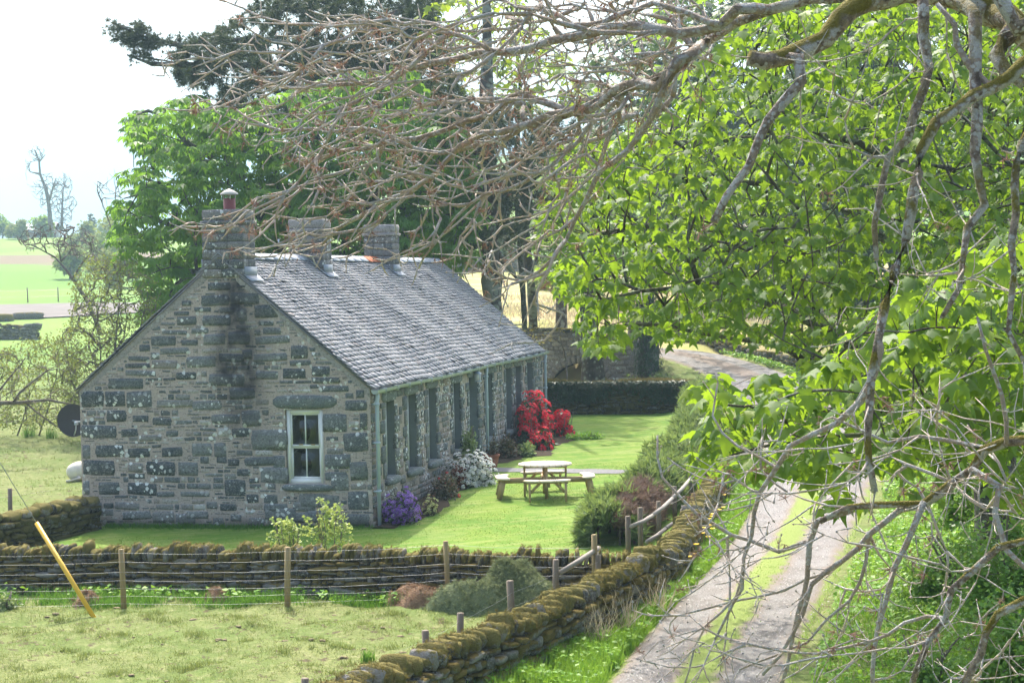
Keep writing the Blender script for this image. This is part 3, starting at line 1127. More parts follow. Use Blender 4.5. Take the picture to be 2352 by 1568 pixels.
# window openings: (y0, y1, z0, z1)
FRONT = [(1.05, 1.80, .94, 2.55), (2.80, 3.60, .92, 2.58), (4.62, 5.40, .92, 2.60), (7.05, 7.85, .92, 2.58), (8.72, 9.70, 0.30, 2.62),
         (10.65, 11.45, .92, 2.62), (13.1, 13.85, .92, 2.62), (14.4, 15.15, .92, 2.62), (16.05, 16.85, .92, 2.64)]
GW = (1.02, 1.85, .93, 2.48)        # gable window in u, z

# front wall with its openings and reveals
mb = MB()
ys = sorted({-0.0, L} | {v for o in FRONT for v in o[:2]})
for a, b in zip(ys[:-1], ys[1:]):
    o = next((o for o in FRONT if abs(o[0] - a) < 1e-6), None)
    spans = [(-0.3, EAVE)] if o is None else [(-0.3, o[2]), (o[3], EAVE)]
    for z0, z1 in spans:
        mb.add([(0, a, z0), (0, b, z0), (0, b, z1), (0, a, z1)], np.array([[0, 1, 2, 3]]), (.4, 0, 0))
part('front_wall', mb, 'front_mortar')
D = 0.34


def reveal(o, par):
    a, b, z0, z1 = o
    mb = MB()
    for q in ([(0, a, z0), (-D, a, z0), (-D, a, z1), (0, a, z1)], [(-D, b, z0), (0, b, z0), (0, b, z1), (-D, b, z1)],
              [(0, a, z1), (-D, a, z1), (-D, b, z1), (0, b, z1)], [(-D, a, z0), (0, a, z0), (0, b, z0), (-D, b, z0)]):
        mb.add(q, np.array([[0, 1, 2, 3]]), (.4, 0, 0))
    part('reveal', mb, 'render', par)


# gable wall
mb = MB()


def gq(u0, u1, z0, z1):
    mb.add([(-u1, 0, z0), (-u0, 0, z0), (-u0, 0, z1), (-u1, 0, z1)], np.array([[0, 1, 2, 3]]), (.4, 0, 0))


us = [0, GW[0], GW[1], W]
zs = [-0.3, GW[2], GW[3], EAVE]
for i in range(3):
    for j in range(3):
        if not (i == 1 and j == 1):
            gq(us[i], us[i + 1], zs[j], zs[j + 1])
mb.add([(-W, 0, EAVE), (0, 0, EAVE), (-W / 2, 0, RIDGE - .04)], np.array([[0, 1, 2]]), (.4, 0, 0))
for q in ([(-GW[1], 0, GW[2]), (-GW[1], .2, GW[2]), (-GW[1], .2, GW[3]), (-GW[1], 0, GW[3])], [(-GW[0], .2, GW[2]), (-GW[0], 0, GW[2]), (-GW[0], 0, GW[3]), (-GW[0], .2, GW[3])],
          [(-GW[1], 0, GW[3]), (-GW[1], .2, GW[3]), (-GW[0], .2, GW[3]), (-GW[0], 0, GW[3])], [(-GW[1], 0, GW[2]), (-GW[0], 0, GW[2]), (-GW[0], .2, GW[2]), (-GW[1], .2, GW[2])]):
    mb.add(q, np.array([[0, 1, 2, 3]]), (.4, 0, 0))
gable = part('gable_wall', mb, 'gable_mortar')
# rear and far walls
mb = MB()
mb.add([(-W, L, -.3), (-W, 0, -.3), (-W, 0, EAVE), (-W, L, EAVE)], np.array([[0, 1, 2, 3]]), (.4, 0, 0))
mb.add([(0, L, -.3), (-W, L, -.3), (-W, L, EAVE), (-W / 2, L, RIDGE - .04), (0, L, EAVE)], np.array([[0, 1, 2, 3, 4]]), (.4, 0, 0))
part('rear_wall', mb, 'front_mortar')

# --- gable stones: big ones where the photo has them, small rubble between
Z2 = [(500, 170, 660, 215, .12), (375, 230, 480, 298, .03), (486, 232, 578, 298, .06), (585, 230, 700, 300, .28), (490, 318, 578, 368, .06), (560, 402, 635, 435, .08),
      (440, 478, 567, 530, .05), (590, 490, 690, 530, .08), (745, 487, 840, 527, .05), (382, 545, 525, 610, .08), (672, 553, 800, 612, .05),
      (820, 553, 910, 612, .33), (455, 645, 550, 700, .1), (590, 650, 722, 703, .1), (985, 465, 1040, 525, .4), (880, 470, 970, 525, .4),
      (1155, 405, 1312, 495, .35), (885, 275, 1015, 315, .33), (720, 270, 880, 300, .42), (765, 410, 820, 435, .15), (820, 143, 900, 172, .15),
      (1115, 40, 1160, 80, .1), (1060, 215, 1145, 265, .3), (1110, 320, 1195, 390, .35), (970, 335, 1100, 375, .33), (610, 340, 680, 368, .08), (700, 352, 785, 384, .15),
      (1195, 580, 1318, 650, .33), (1130, 530, 1270, 568, .22), (1030, 635, 1125, 708, .0), (1047, 540, 1100, 570, .0), (1090, 585, 1150, 615, .05),
      (1145, 628, 1190, 648, .1), (1148, 655, 1200, 672, .3), (1010, 745, 1085, 775, .05), (1215, 745, 1320, 780, .36), (1350, 738, 1450, 780, .35), (1340, 785, 1460, 830, .38),
      (530, 738, 640, 770, .45), (1060, 795, 1110, 825, .3), (810, 790, 900, 840, .38), (378, 385, 535, 440, .12), (378, 475, 415, 535, .3), (378, 640, 412, 700, .3),
      (640, 430, 740, 455, .5), (590, 560, 655, 600, .45), (860, 780, 960, 812, .4), (950, 735, 1000, 765, .3), (1265, 840, 1340, 862, .35), (700, 780, 800, 830, .45), (560, 780, 690, 815, .35), (720, 690, 800, 712, .3), (830, 690, 960, 712, .4)]
GZ = [(900, 215, 1100, 285, .15), (1105, 195, 1310, 270, .2), (1280, 285, 1450, 375, .1), (1145, 305, 1225, 395, .4), (905, 360, 1110, 430, .14), (710, 370, 850, 428, .2),
      (525, 515, 700, 580, .13), (750, 540, 870, 578, .15), (905, 500, 1065, 572, .33), (1095, 480, 1250, 565, .3), (1030, 640, 1210, 695, .03), (790, 660, 1000, 735, .35),
      (535, 690, 720, 745, .55), (1280, 640, 1520, 690, .42), (1550, 580, 1672, 668, .08), (1495, 752, 1660, 820, .05), (1703, 732, 1835, 800, .06), (945, 790, 1200, 870, .33),
      (712, 778, 855, 828, .08), (330, 712, 510, 742, .1), (1705, 815, 1905, 852, .18), (1350, 450, 1480, 495, .28), (1950, 985, 2105, 1055, .1), (1790, 1080, 1965, 1205, .22),
      (2055, 1080, 2112, 1195, .12), (1940, 1220, 2118, 1350, .1), (1800, 1380, 1990, 1480, .3), (2030, 905, 2090, 960, .1), (1800, 1510, 1960, 1568, .3), (1990, 1490, 2115, 1560, .2),
      (590, 600, 800, 640, .35), (340, 765, 560, 800, .4), (690, 330, 800, 355, .2), (840, 300, 960, 330, .15), (600, 470, 780, 495, .33), (820, 455, 940, 490, .4),
      (1300, 770, 1460, 825, .3), (1100, 900, 1280, 970, .2), (1420, 1390, 1505, 1480, .33), (360, 660, 510, 692, .15), (1540, 690, 1690, 725, .2), (1770, 875, 1980, 915, .15), (1300, 510, 1550, 560, .35), (940, 120, 1100, 170, .1), (750, 250, 820, 285, .15), (1310, 400, 1420, 430, .2)]
rects = []
for x0, y0, x1, y1, t in Z2:
    rects.append((x0 / 2, 784 + y0 / 2, x1 / 2, 784 + y1 / 2, t))
for x0, y0, x1, y1, t in GZ:
    rects.append((183.75 + x0 * .3125, 612.5 + y0 * .3125, 183.75 + x1 * .3125, 612.5 + y1 * .3125, t))
# lower right of the gable, from the overview
for q in [(755, 1045, 800, 1075, .3), (805, 1060, 845, 1100, .25), (760, 1090, 800, 1125, .38), (800, 1130, 847, 1170, .15), (690, 1135, 780, 1165, .4), (790, 1180, 850, 1206, .4), (610, 1165, 680, 1195, .4), (700, 1172, 770, 1200, .3)]:
    rects.append(q)
placed = []
mb = MB()
AX, AY, AZ = (1, 0, 0), (0, 1, 0), (0, 0, 1)


def gz(u):
    return EAVE + (RIDGE - EAVE) * (1 - abs(u - W / 2) / (W / 2)) - 0.10


def pad(u0, u1, z0, z1, tone, th):
    ta = random.uniform(-.05, .05)
    stone(mb, (-(u0 + u1) / 2, 0.012, (z0 + z1) / 2), (math.cos(ta), 0, math.sin(ta)), AY, (-math.sin(ta), 0, math.cos(ta)), (u1 - u0) / 2 * 1.04, th, (z1 - z0) / 2 * 1.06, (min(1, max(0, tone + random.uniform(-.06, .06))), random.random(), random.random()), 0.07, sharp=True)


for x0, y0, x1, y1, t in rects:
    u1, z1 = gab(x0, y0)
    u0, z0 = gab(x1, y1)
    u0, u1 = max(0.02, u0), min(W - .02, u1)
    placed.append((u0, u1, z0, z1))
    pad(u0, u1, z0, z1, t, 0.024)
placed.append((GW[0] - .03, GW[1] + .03, GW[2] - .2, GW[3] + .33))
placed.append((GW[0] - .3, GW[1] + .3, GW[3], GW[3] + .33))
placed.append((GW[0] - .2, GW[1] + .2, GW[2] - .18, GW[2]))
for z_start, hs, ws in ((0.03, (.12, .15, .19), (.2, .46)), (0.0, (.05, .07, .09, .12), (.10, .40)), (0.02, (.03, .04, .055), (.08, .26))):
    z = z_start
    while z < RIDGE:
        h = random.choice(hs)
        u = 0.0
        while u < W:
            wd = random.uniform(*ws)
            r = (u, u + wd, z, z + h)
            bad = r[1] > W - .02 or min(gz(r[0]), gz(r[1])) < r[3]
            if not bad:
                for q in placed:
                    if r[0] < q[1] + .012 and r[1] > q[0] - .012 and r[2] < q[3] + .008 and r[3] > q[2] - .008:
                        bad = True
                        break
            if bad:
                u += .05
                continue
            if random.random() < (.80 if hs[0] < .1 else .30):
                placed.append((r[0], r[1] - .02, r[2], r[3]))
                pad(r[0], r[1] - .02, r[2] + .006, r[3] - .008, random.choice([.05, .12, .2, .3, .36, .42, .5, .6, .75, .9, 1.0]), random.uniform(.012, .022))
            u += wd + random.uniform(.0, .03)
        z += h + .012
# quoins at both corners
for uu in (0, W):
    z = 0.05
    k = 0
    while z < EAVE - .2:
        h = random.uniform(.2, .3)
        wd = .42 if k % 2 else .26
        u0, u1 = (0.0, wd) if uu == 0 else (W - wd, W)
        if not any(u0 < q[1] and u1 > q[0] and z < q[3] and z + h > q[2] for q in placed[:len(rects)]):
            pad(u0 + .0, u1, z + .01, z + h - .02, random.choice([.1, .25, .35, .4]), .03)
        z += h
        k += 1
stones = part('rubble_stonework', mb, 'gable_stone', gable)
# cement fillet under the slates, both skews
mb = MB()
for s in (-1, 1):
    pts = []
    for t in np.linspace(0, 1, 26):
        u = W / 2 + s * (W / 2) * (1 - t)
        pts.append((-u, -0.006 - .012 * random.random(), EAVE + (RIDGE - EAVE) * t, random.uniform(.10, .19)))
    for p, q in zip(pts[:-1], pts[1:]):
        mb.add([(p[0], p[1], p[2] - .05), (q[0], q[1], q[2] - .05), (q[0], -0.004, q[2] - .05 - q[3]), (p[0], -0.004, p[2] - .05 - p[3])], np.array([[0, 3, 2, 1]]) if s < 0 else np.array([[0, 1, 2, 3]]), (.5, 0, 0))
part('skew_fillet', mb, 'cement', gable)

# front stonework
mb = MB()
fp = [(o[0] - .02, o[1] + .02, o[2] - .16, o[3] + .27) for o in FRONT]
fp += [(o[0] - .2, o[1] + .2, o[3], o[3] + .27) for o in FRONT] + [(o[0] - .12, o[1] + .12, o[2] - .16, o[2]) for o in FRONT]


def fpad(y0, y1, z0, z1, tone, th):
    stone(mb, (-0.008, (y0 + y1) / 2, (z0 + z1) / 2), AX, AY, AZ, th, (y1 - y0) / 2 * 1.03, (z1 - z0) / 2 * 1.03, (tone, random.random(), random.random()), 0.07, sharp=True)


# jamb stones
for o in FRONT:
    for e, s in ((o[0], -1), (o[1], 1)):
        z = max(0.05, o[2] - .02)
        k = random.randint(0, 1)
        while z < o[3] - .1:
            h = random.uniform(.22, .38)
            h = min(h, o[3] - z)
            wd = .34 if k % 2 else .2
            y0, y1 = (e - wd, e - .004) if s < 0 else (e + .004, e + wd)
            fpad(y0, y1, z + .01, z + h - .015, random.choice([.05, .15, .25, .35]), .03)
            fp.append((y0, y1, z, z + h))
            z += h
            k += 1
z = 0.0
while z < EAVE - .05:
    h = random.choice([.09, .12, .15, .19])
    y = 0.02
    while y < L:
        wd = random.uniform(.16, .42)
        r = (y, y + wd, z, z + h)
        bad = r[1] > L - .02 or r[3] > EAVE - .02 or any(r[0] < q[1] + .01 and r[1] > q[0] - .01 and r[2] < q[3] and r[3] > q[2] for q in fp)
        if bad:
            y += .06
            continue
        if random.random() < .9:
            fpad(r[0], r[1] - .025, r[2] + .008, r[3] - .012, random.random(), random.uniform(.018, .034))
        y += wd
    z += h + .01
part('rubble_stonework', mb, 'front_stone', bpy.data.objects['front_wall'], False)


# --- windows
def sash(name, ow, axis):
    """axis 'g' gable (plane y = .11), 'f' front (plane x = -.16)"""
    if axis == 'g':
        a0, a1, z0, z1 = -ow[1] + .02, -ow[0] - .02, ow[2], ow[3] - .01
        def B(m, p0, p1, q0, q1, d0, d1):
            box(m, p0, p1, d0, d1, q0, q1)
        dz = 0.045
    else:
        a0, a1, z0, z1 = ow[0] + .01, ow[1] - .01, ow[2], ow[3] - .01
        def B(m, p0, p1, q0, q1, d0, d1):
            box(m, -.125 - d1, -.125 - d0, p0, p1, q0, q1)
        dz = 0.045
    win = thing('window', None, None)
    win.parent = house
    m = MB()
    t = .07
    B(m, a0, a0 + t, z0, z1, dz, dz + .12)
    B(m, a1 - t, a1, z0, z1, dz, dz + .12)
    B(m, a0 + t, a1 - t, z1 - t, z1, dz, dz + .12)
    B(m, a0 + t, a1 - t, z0, z0 + t + .03, dz, dz + .12)
    zm = (z0 + z1) / 2
    i0, i1 = a0 + t, a1 - t
    part('frame', m, 'white', win)
    for nm, za, zb, dd in (('upper_sash', zm, z1 - t, dz + .025), ('lower_sash', z0 + t + .03, zm, dz + .06)):
        m = MB()
        s = .04
        bt, tp = (.045, .04)
        B(m, i0, i0 + s, za, zb, dd, dd + .04)
        B(m, i1 - s, i1, za, zb, dd, dd + .04)
        B(m, i0 + s, i1 - s, zb - tp, zb, dd, dd + .04)
        B(m, i0 + s, i1 - s, za, za + bt, dd, dd + .04)
        c = (i0 + i1) / 2
        B(m, c - .012, c + .012, za + bt, zb - tp, dd + .003, dd + .037)
        part(nm, m, 'white', win)
        m = MB()
        B(m, i0 + s - .005, i1 - s + .005, za + bt - .005, zb - tp + .005, dd + .017, dd + .021)
        part('pane', m, 'glass', win)
    return win


gw = sash('window', GW, 'g')
for q in (.3, .72):
    m = MB()
    box(m, -GW[1] + .09 + q * .62, -GW[1] + .17 + q * .62, .058, .075, (GW[2] + GW[3]) / 2 + .03, (GW[2] + GW[3]) / 2 + .05)
    part('sash_catch', m, 'brass', gw)
m = MB()
stone(m, (-(GW[0] + GW[1]) / 2 + .03, .02, GW[2] - .075), AX, AY, AZ, .565, .10, .075, (.6, .5, .5), .03)
part('sill', m, 'dressed', gw)
m = MB()
stone(m, (-1.41, .02, 2.64), AX, AY, AZ, .70, .062, .145, (.3, .5, .5), .03)
part('lintel', m, 'dressed', gw)
for i, o in enumerate(FRONT):
    yc = (o[0] + o[1]) / 2
    if i == 4:
        wd = thing('door', None, None)
        wd.parent = house
        m = MB()
        box(m, -.30, -.25, o[0] + .07, o[1] - .07, .32, o[3] - .08)
        part('door_leaf', m, 'doorpaint', wd)
        m = MB()
        box(m, -.32, -.22, o[0] + .0, o[0] + .07, .03, o[3])
        box(m, -.32, -.22, o[1] - .07, o[1], .03, o[3])
        box(m, -.32, -.22, o[0] + .07, o[1] - .07, o[3] - .08, o[3])
        part('frame', m, 'white', wd)
        m = MB()
        for a, b in ((o[0] + .14, yc - .04), (yc + .04, o[1] - .14)):
            for p, q in ((.45, 1.15), (1.3, 2.35)):
                box(m, -.25, -.235, a, b, p, q)
        part('panel', m, 'doorpaint', wd)
        m = MB()
        box(m, -.245, -.19, o[0] + .12, o[0] + .15, 1.02, 1.07)
        part('handle', m, 'brass', wd)
    else:
        wd = sash('window', o, 'f')
        m = MB()
        stone(m, (0.02, yc, o[2] - .08), AX, AY, AZ, .11, (o[1] - o[0]) / 2 + .12, .085, (.35, .5, .5), .03)
        part('sill', m, 'dressed', wd)
    reveal(o, wd)
    m = MB()
    stone(m, (0.0, yc, o[3] + .125), AX, AY, AZ, .04, (o[1] - o[0]) / 2 + .2, .13, (.25, .5, .5), .05)
    part('lintel', m, 'dressed', wd)

# inside of the gable room: warm dull walls, floor, ceiling
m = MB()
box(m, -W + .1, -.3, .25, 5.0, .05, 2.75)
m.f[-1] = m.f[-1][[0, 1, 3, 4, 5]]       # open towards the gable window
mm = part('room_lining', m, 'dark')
m = MB()
n = 24
xs = np.linspace(-GW[1] + .04, -GW[1] + .22, n)
yy = .30 + .03 * np.sin(np.arange(n) * 1.5)
v = [(x, y, zz) for zz in (.85, 2.5) for x, y in zip(xs, yy)]
m.add(v, np.array([[i, i + 1, n + i + 1, n + i] for i in range(n - 1)]), (.5, .5, .5))
m.add([(x + (GW[1] - GW[0]) - .1, y, z_) for x, y, z_ in v], np.array([[i, i + 1, n + i + 1, n + i] for i in range(n - 1)]), (.5, .5, .5))
part('curtain', m, 'curtain', gw)

# --- roof: courses of slates
def slope(side, mbs):
    """side +1 front (x = 0 eave), -1 rear"""
    run = W / 2 + .10
    e = np.array([0.10 if side > 0 else -W - .10, 0, EAVE - .055 + .03])
    top = np.array([-W / 2, 0, RIDGE + .05])
    up = top - e
    sl = np.linalg.norm(up)
    up /= sl
    nrm = np.array([-up[2] * (1 if up[0] > 0 else -1), 0, abs(up[0])])
    al = np.array([0, 1.0, 0])
    n = 38
    ch = sl / n
    for r in range(n):
        f = r / n
        hh = ch * (1.25 - .5 * f)            # tall courses at the eave, short at the ridge
        s0 = sl * (1.25 * f - .25 * f * f)
        y = -0.05 + random.uniform(-.2, 0)
        while y < L + .05:
            wd = random.uniform(.16, .30) * (1.1 - .25 * f)
            y0, y1 = max(-.055, y), min(L + .06, y + wd - .006)
            y += wd
            if y1 - y0 < .05:
                continue
            th = .014 + random.uniform(0, .008)
            lift = random.uniform(.020, .034) + (random.random() < .03) * .02
            dz = random.uniform(-.014, .014)
            sag = .022 * math.sin(y0 * .9) * math.sin(f * 3.1 + 1) + .014 * math.sin(y0 * 2.3 + f * 5)
            a = e + up * (s0 + dz) + nrm * (lift + sag)
            b = e + up * min(sl, s0 + hh * 1.35) + nrm * (.004 + sag)
            tw = random.uniform(-.012, .012)
            q = [a + al * y0 - up * tw, a + al * y1 + up * tw, b + al * y1, b + al * y0]
            q2 = [p - nrm * th for p in q]
            fs = BOXF if side > 0 else BOXF[:, ::-1]
            mbs.add(q2 + q, BOXF, (random.random() ** 1.1 * .96 if random.random() > .03 else 1.0, random.random(), random.random()))
    # boards under the slates
    c = [e + al * -.03 - nrm * .03, e + al * (L + .03) - nrm * .03, top + al * (L + .03) - nrm * .03, top + al * -.03 - nrm * .03]
    c2 = [p - nrm * .03 for p in c]
    mbs.add(c2 + c, BOXF, (0.2, .5, .5))
    return e, up, nrm, sl


mb = MB()
e_, up_, nr_, sl_ = slope(1, mb)
slope(-1, mb)
roof = part('roof', mb, 'slate')
# ridge: zinc cap, one terracotta length
mb = MB()
mt = MB()
y = -.05
while y < L:
    l = .62
    tgt = mb
    if 10.15 < y < 11.7:
        tgt = mt
        l = .38
    y1 = min(L + .05, y + l - .012)
    r = .155 if tgt is mb else .17
    for s in (-1, 1):
        a0 = np.array([-W / 2, 0, RIDGE + .115])
        dv = np.array([s * r, 0, -r * .84])
        q = [a0 + (0, y, 0), a0 + (0, y1, 0), a0 + dv + (0, y1, 0), a0 + dv + (0, y, 0)]
        tgt.add([p - np.array((0, 0, .018)) for p in q] + q, BOXF, (random.random(), .5, .5))
    y += l
part('ridge_cap', mb, 'ridge', roof)
o = part('ridge_tile', mt, 'terracotta', roof)
o['label'] = 'orange clay ridge tiles'


# --- chimneys
def chimney(y0, y1, w, ztop, pots):
    ch = thing('chimney', None, None)
    ch.parent = house
    cx = -W / 2 + (0.05 if y0 > 1 else 0.10)
    m = MB()
    z = RIDGE - (.42 if y0 < 0.5 else .95)
    box(m, cx - w / 2 + .02, cx + w / 2 - .02, y0 + .02, y1 - .02, z, ztop - .3, (.5, .5, .5))
    while z < ztop - .3:
        h = random.uniform(.15, .24)
        h = min(h, ztop - .3 - z)
        for face in range(4):
            ln = w if face % 2 == 0 else (y1 - y0)
            s = 0
            while s < ln - .02:
                wd = min(random.uniform(.2, .42), ln - s)
                if ln - s - wd < .12:
                    wd = ln - s
                c = s + wd / 2
                hh = (h / 2 - .006)
                tn = (random.random(), random.random(), random.random())
                if face == 0:
                    stone(m, (cx - w / 2 + c, y0 + .01, z + h / 2), AX, AY, AZ, wd / 2 - .004, .016, hh, tn, .03, sharp=True)
                elif face == 2:
                    stone(m, (cx - w / 2 + c, y1 - .01, z + h / 2), AX, AY, AZ, wd / 2 - .004, .016, hh, tn, .03, sharp=True)
                else:
                    sx = cx + (w / 2 - .01) * (1 if face == 1 else -1)
                    stone(m, (sx, y0 + c, z + h / 2), AX, AY, AZ, .016, wd / 2 - .004, hh, tn, .03, sharp=True)
                s += wd
        z += h
    part('stack', m, 'chimney', ch)
    m = MB()
    stone(m, (cx, (y0 + y1) / 2, ztop - .255), AX, AY, AZ, w / 2 + .055, (y1 - y0) / 2 + .055, .045, (.2, .5, .5), .015, sharp=True)
    stone(m, (cx, (y0 + y1) / 2, ztop - .10), AX, AY, AZ, w / 2 + .02, (y1 - y0) / 2 + .02, .125, (.75, .5, .5), .015, sharp=True)
    part('cap', m, 'chimney' if pots else 'cement', ch)
    # lead flashing at the foot
    m = MB()
    sl = (RIDGE - EAVE) / (W / 2)
    def zr(x):
        return RIDGE + .10 - abs(x + W / 2) * sl
    for sgn in (1, -1):
        xa, xb = -W / 2, cx + sgn * (w / 2 + .07)
        for ya, yb in ((y0 - .06, y0 - .0), (y1, y1 + .06)):
            if y0 < 0.5 and ya < y0:
                continue
            m.add([(xa, ya, zr(xa)), (xb, ya, zr(xb)), (xb, yb, zr(xb)), (xa, yb, zr(xa)), (xa, ya, zr(xa) + .012), (xb, ya, zr(xb) + .012), (xb, yb, zr(xb) + .012), (xa, yb, zr(xa) + .012)], BOXF, (.5, .5, .5))
        xs_ = cx + sgn * w / 2
        y0_ = max(y0, -.05)
        m.add([(xs_, y0_, zr(xs_)), (xb + sgn * .09, y0_, zr(xb + sgn * .09)), (xb + sgn * .09, y1 + .08, zr(xb + sgn * .09)), (xs_, y1 + .08, zr(xs_)),
               (xs_, y0_, zr(xs_) + .014), (xb + sgn * .09, y0_, zr(xb + sgn * .09) + .014), (xb + sgn * .09, y1 + .08, zr(xb + sgn * .09) + .014), (xs_, y1 + .08, zr(xs_) + .014)], BOXF, (.5, .5, .5))
        bar(m, (xs_ + sgn * .022, y0_ + .02, zr(xs_) + .07), (xs_ + sgn * .022, y1, zr(xs_) + .07), .02, .2)
    part('flashing', m, 'lead', ch)
    return ch, cx


ch, cx = chimney(-.03, .70, .90, 6.64, True)
m = MB()
lathe(m, [(.125, 0), (.125, .26), (.105, .26), (.105, .02)], (cx + .04, .33, 6.64), 16)
part('flue_pot', m, 'flue', ch, True)
m = MB()
lathe(m, [(.19, 0), (.185, .03), (.07, .10), (.0, .125)], (cx + .04, .33, 6.98), 18)
for k in range(4):
    a = k * PI / 2 + .5
    tube(m, [(cx + .04 + .11 * math.cos(a), .33 + .11 * math.sin(a), 6.85), (cx + .04 + .13 * math.cos(a), .33 + .13 * math.sin(a), 6.99)], .012, 5)
part('cowl', m, 'cowl', ch, True)
ch, cx = chimney(5.55, 6.25, .84, 6.60, False)
m = MB()
tube(m, [(cx - .42, 5.7, 6.02), (cx - .72, 5.7, 6.02), (cx - .72, 5.7, 6.16)], .025, 6)
part('bracket', m, 'pipe', ch)
chimney(11.75, 12.45, .80, 6.62, False)

# gutter and downpipes
m = MB()
prof = [(-.075, 0.0), (-.065, -.055), (-.03, -.085), (.03, -.085), (.065, -.055), (.075, 0.0)]
yy = np.linspace(-.10, L + .08, 40)
v = []
for y in yy:
    sg = .012 * math.sin(y * .7)
    v += [(.13 + a, y, EAVE - .045 + b + sg) for a, b in prof]
q = [(i * 6 + j, i * 6 + j + 1, i * 6 + 7 + j, i * 6 + 6 + j) for i in range(39) for j in range(5)]
m.add(v, np.array(q), (.5, .5, .5))
m.add(v[:6], [tuple(range(6))], (.5, .5, .5))
for y in np.arange(.5, L, .95):
    box(m, .045, .215, y - .012, y + .012, EAVE - .145, EAVE - .03)
part('gutter', m, 'gutter')
for y, off in ((.10, 0), (10.25, 0), (18.3, 0)):
    m = MB()
    tube(m, [(.13, y, EAVE - .13), (.13, y, EAVE - .22), (.115, y, EAVE - .3), (.115, y, .02)], .042, 10)
    dp = part('downpipe', m, 'pipe', house, True)
    for z in (.75, 1.75, 2.55):
        m = MB()
        lathe(m, [(.044, 0), (.056, 0), (.056, .05), (.044, .05)], (.115, y, z), 12)
        box(m, 0.0, .1, y - .05, y + .05, z + .012, z + .038)
        part('pipe_collar', m, 'pipe', dp)
# lantern over the door
m = MB()
box(m, .0, .03, 9.13, 9.27, 2.63, 2.75)
bar(m, (.02, 9.2, 2.72), (.16, 9.2, 2.76), .025, .025)
box(m, .07, .21, 9.12, 9.28, 2.50, 2.53)
m.add([(.06, 9.11, 2.70), (.22, 9.11, 2.70), (.22, 9.29, 2.70), (.06, 9.29, 2.70), (.14, 9.2, 2.79)], [(0, 1, 4), (1, 2, 4), (2, 3, 4), (3, 0, 4)], (.5, .5, .5))
for a in (.075, .195):
    for b in (9.13, 9.265):
        bar(m, (a, b, 2.52), (a, b, 2.70), .012, .012)
ln = part('lantern', m, 'pipe')
m = MB()
box(m, .085, .19, 9.14, 9.26, 2.535, 2.695)
part('lantern_glass', m, 'white', ln)

# table lamp behind the gable window
lx = hl(-1.10, .75)
lamp = thing('table_lamp', 'cream lampshade seen behind the lower right window pane', 'lamp', (lx[0], lx[1], .95))
m = MB()
lathe(m, [(.17, 0), (.10, .24)], (lx[0], lx[1], 1.38), 18)
m.build('lamp_shade', M['shade'], lamp, True)
m = MB()
lathe(m, [(.09, .95), (.09, .98), (.03, 1.03), (.06, 1.15), (.03, 1.28), (.012, 1.34), (.012, 1.42)], (lx[0], lx[1], 0), 14)
m.build('lamp_base', M['brass'], lamp, True)
sx = hl(-1.25, .8)
tb = thing('side_table', 'small dark table under the lamp inside the gable window', 'table', (sx[0], sx[1], 0.05))
m = MB()
box(m, sx[0] - .3, sx[0] + .4, sx[1] - .25, sx[1] + .25, .91, .95)
m.build('table_top', M['oldpost'], tb)
for a in (-.27, .37):
    for b in (-.22, .22):
        m = MB()
        box(m, sx[0] + a - .02, sx[0] + a + .02, sx[1] + b - .02, sx[1] + b + .02, .05, .91)
        m.build('leg', M['oldpost'], tb)

# satellite dish on the rear wall near the gable
dc = P(167, 966, 39.6)
dish = thing('satellite_dish', 'dark grey satellite dish fixed to the rear corner of the cottage', 'satellite dish', dc)
m = MB()
n = 22
ax = unit(np.array([0.45, -1.0, 0.25]))
sx_ = unit(np.cross(ax, (0, 0, 1)))
sz_ = np.cross(sx_, ax)
v, fs = [], []
for ri, (r, d) in enumerate(((0, .0), (.16, .012), (.31, .045), (.345, .06))):
    for kk in range(n):
        a = 2 * PI * kk / n
        v.append(dc + sx_ * r * math.cos(a) + sz_ * r * math.sin(a) * 1.06 + ax * d)
for ri in range(3):
    for kk in range(n):
        fs.append((ri * n + kk, ri * n + (kk + 1) % n, (ri + 1) * n + (kk + 1) % n, (ri + 1) * n + kk))
m.add(v, fs, (.5, .5, .5))
m.build('dish', M['dish'], dish, True)
m = MB()
tube(m, [dc - sz_ * .33 + ax * .05, dc - sz_ * .25 + ax * .28, dc - sz_ * .14 + ax * .36], .014, 5)
box(m, *(v2 for c_ in (dc - sz_ * .12 + ax * .38,) for v2 in (c_[0] - .035, c_[0] + .035, c_[1] - .04, c_[1] + .04, c_[2] - .03, c_[2] + .04)))
m.build('feed_arm', M['pipe'], dish)
m = MB()
wl = hl(-W, .45)
tube(m, [dc - ax * .01, (wl[0] - .12, wl[1], dc[2] - .02), (wl[0] + .02, wl[1], dc[2] - .12)], .022, 6)
m.build('bracket', M['gutter'], dish)
# ------------------------------------------------------------------ dry stone walls
def arc_resample(path, step):
    p = spline(path, 0.1)
    s = np.concatenate([[0], np.cumsum(np.linalg.norm(np.diff(p[:, :2], axis=0), axis=1))])
    q = np.arange(0, s[-1], step)
    return np.stack([np.interp(q, s, p[:, i]) for i in range(3)], 1), s[-1], lambda t: np.array([np.interp(t, s, p[:, i]) for i in range(3)])


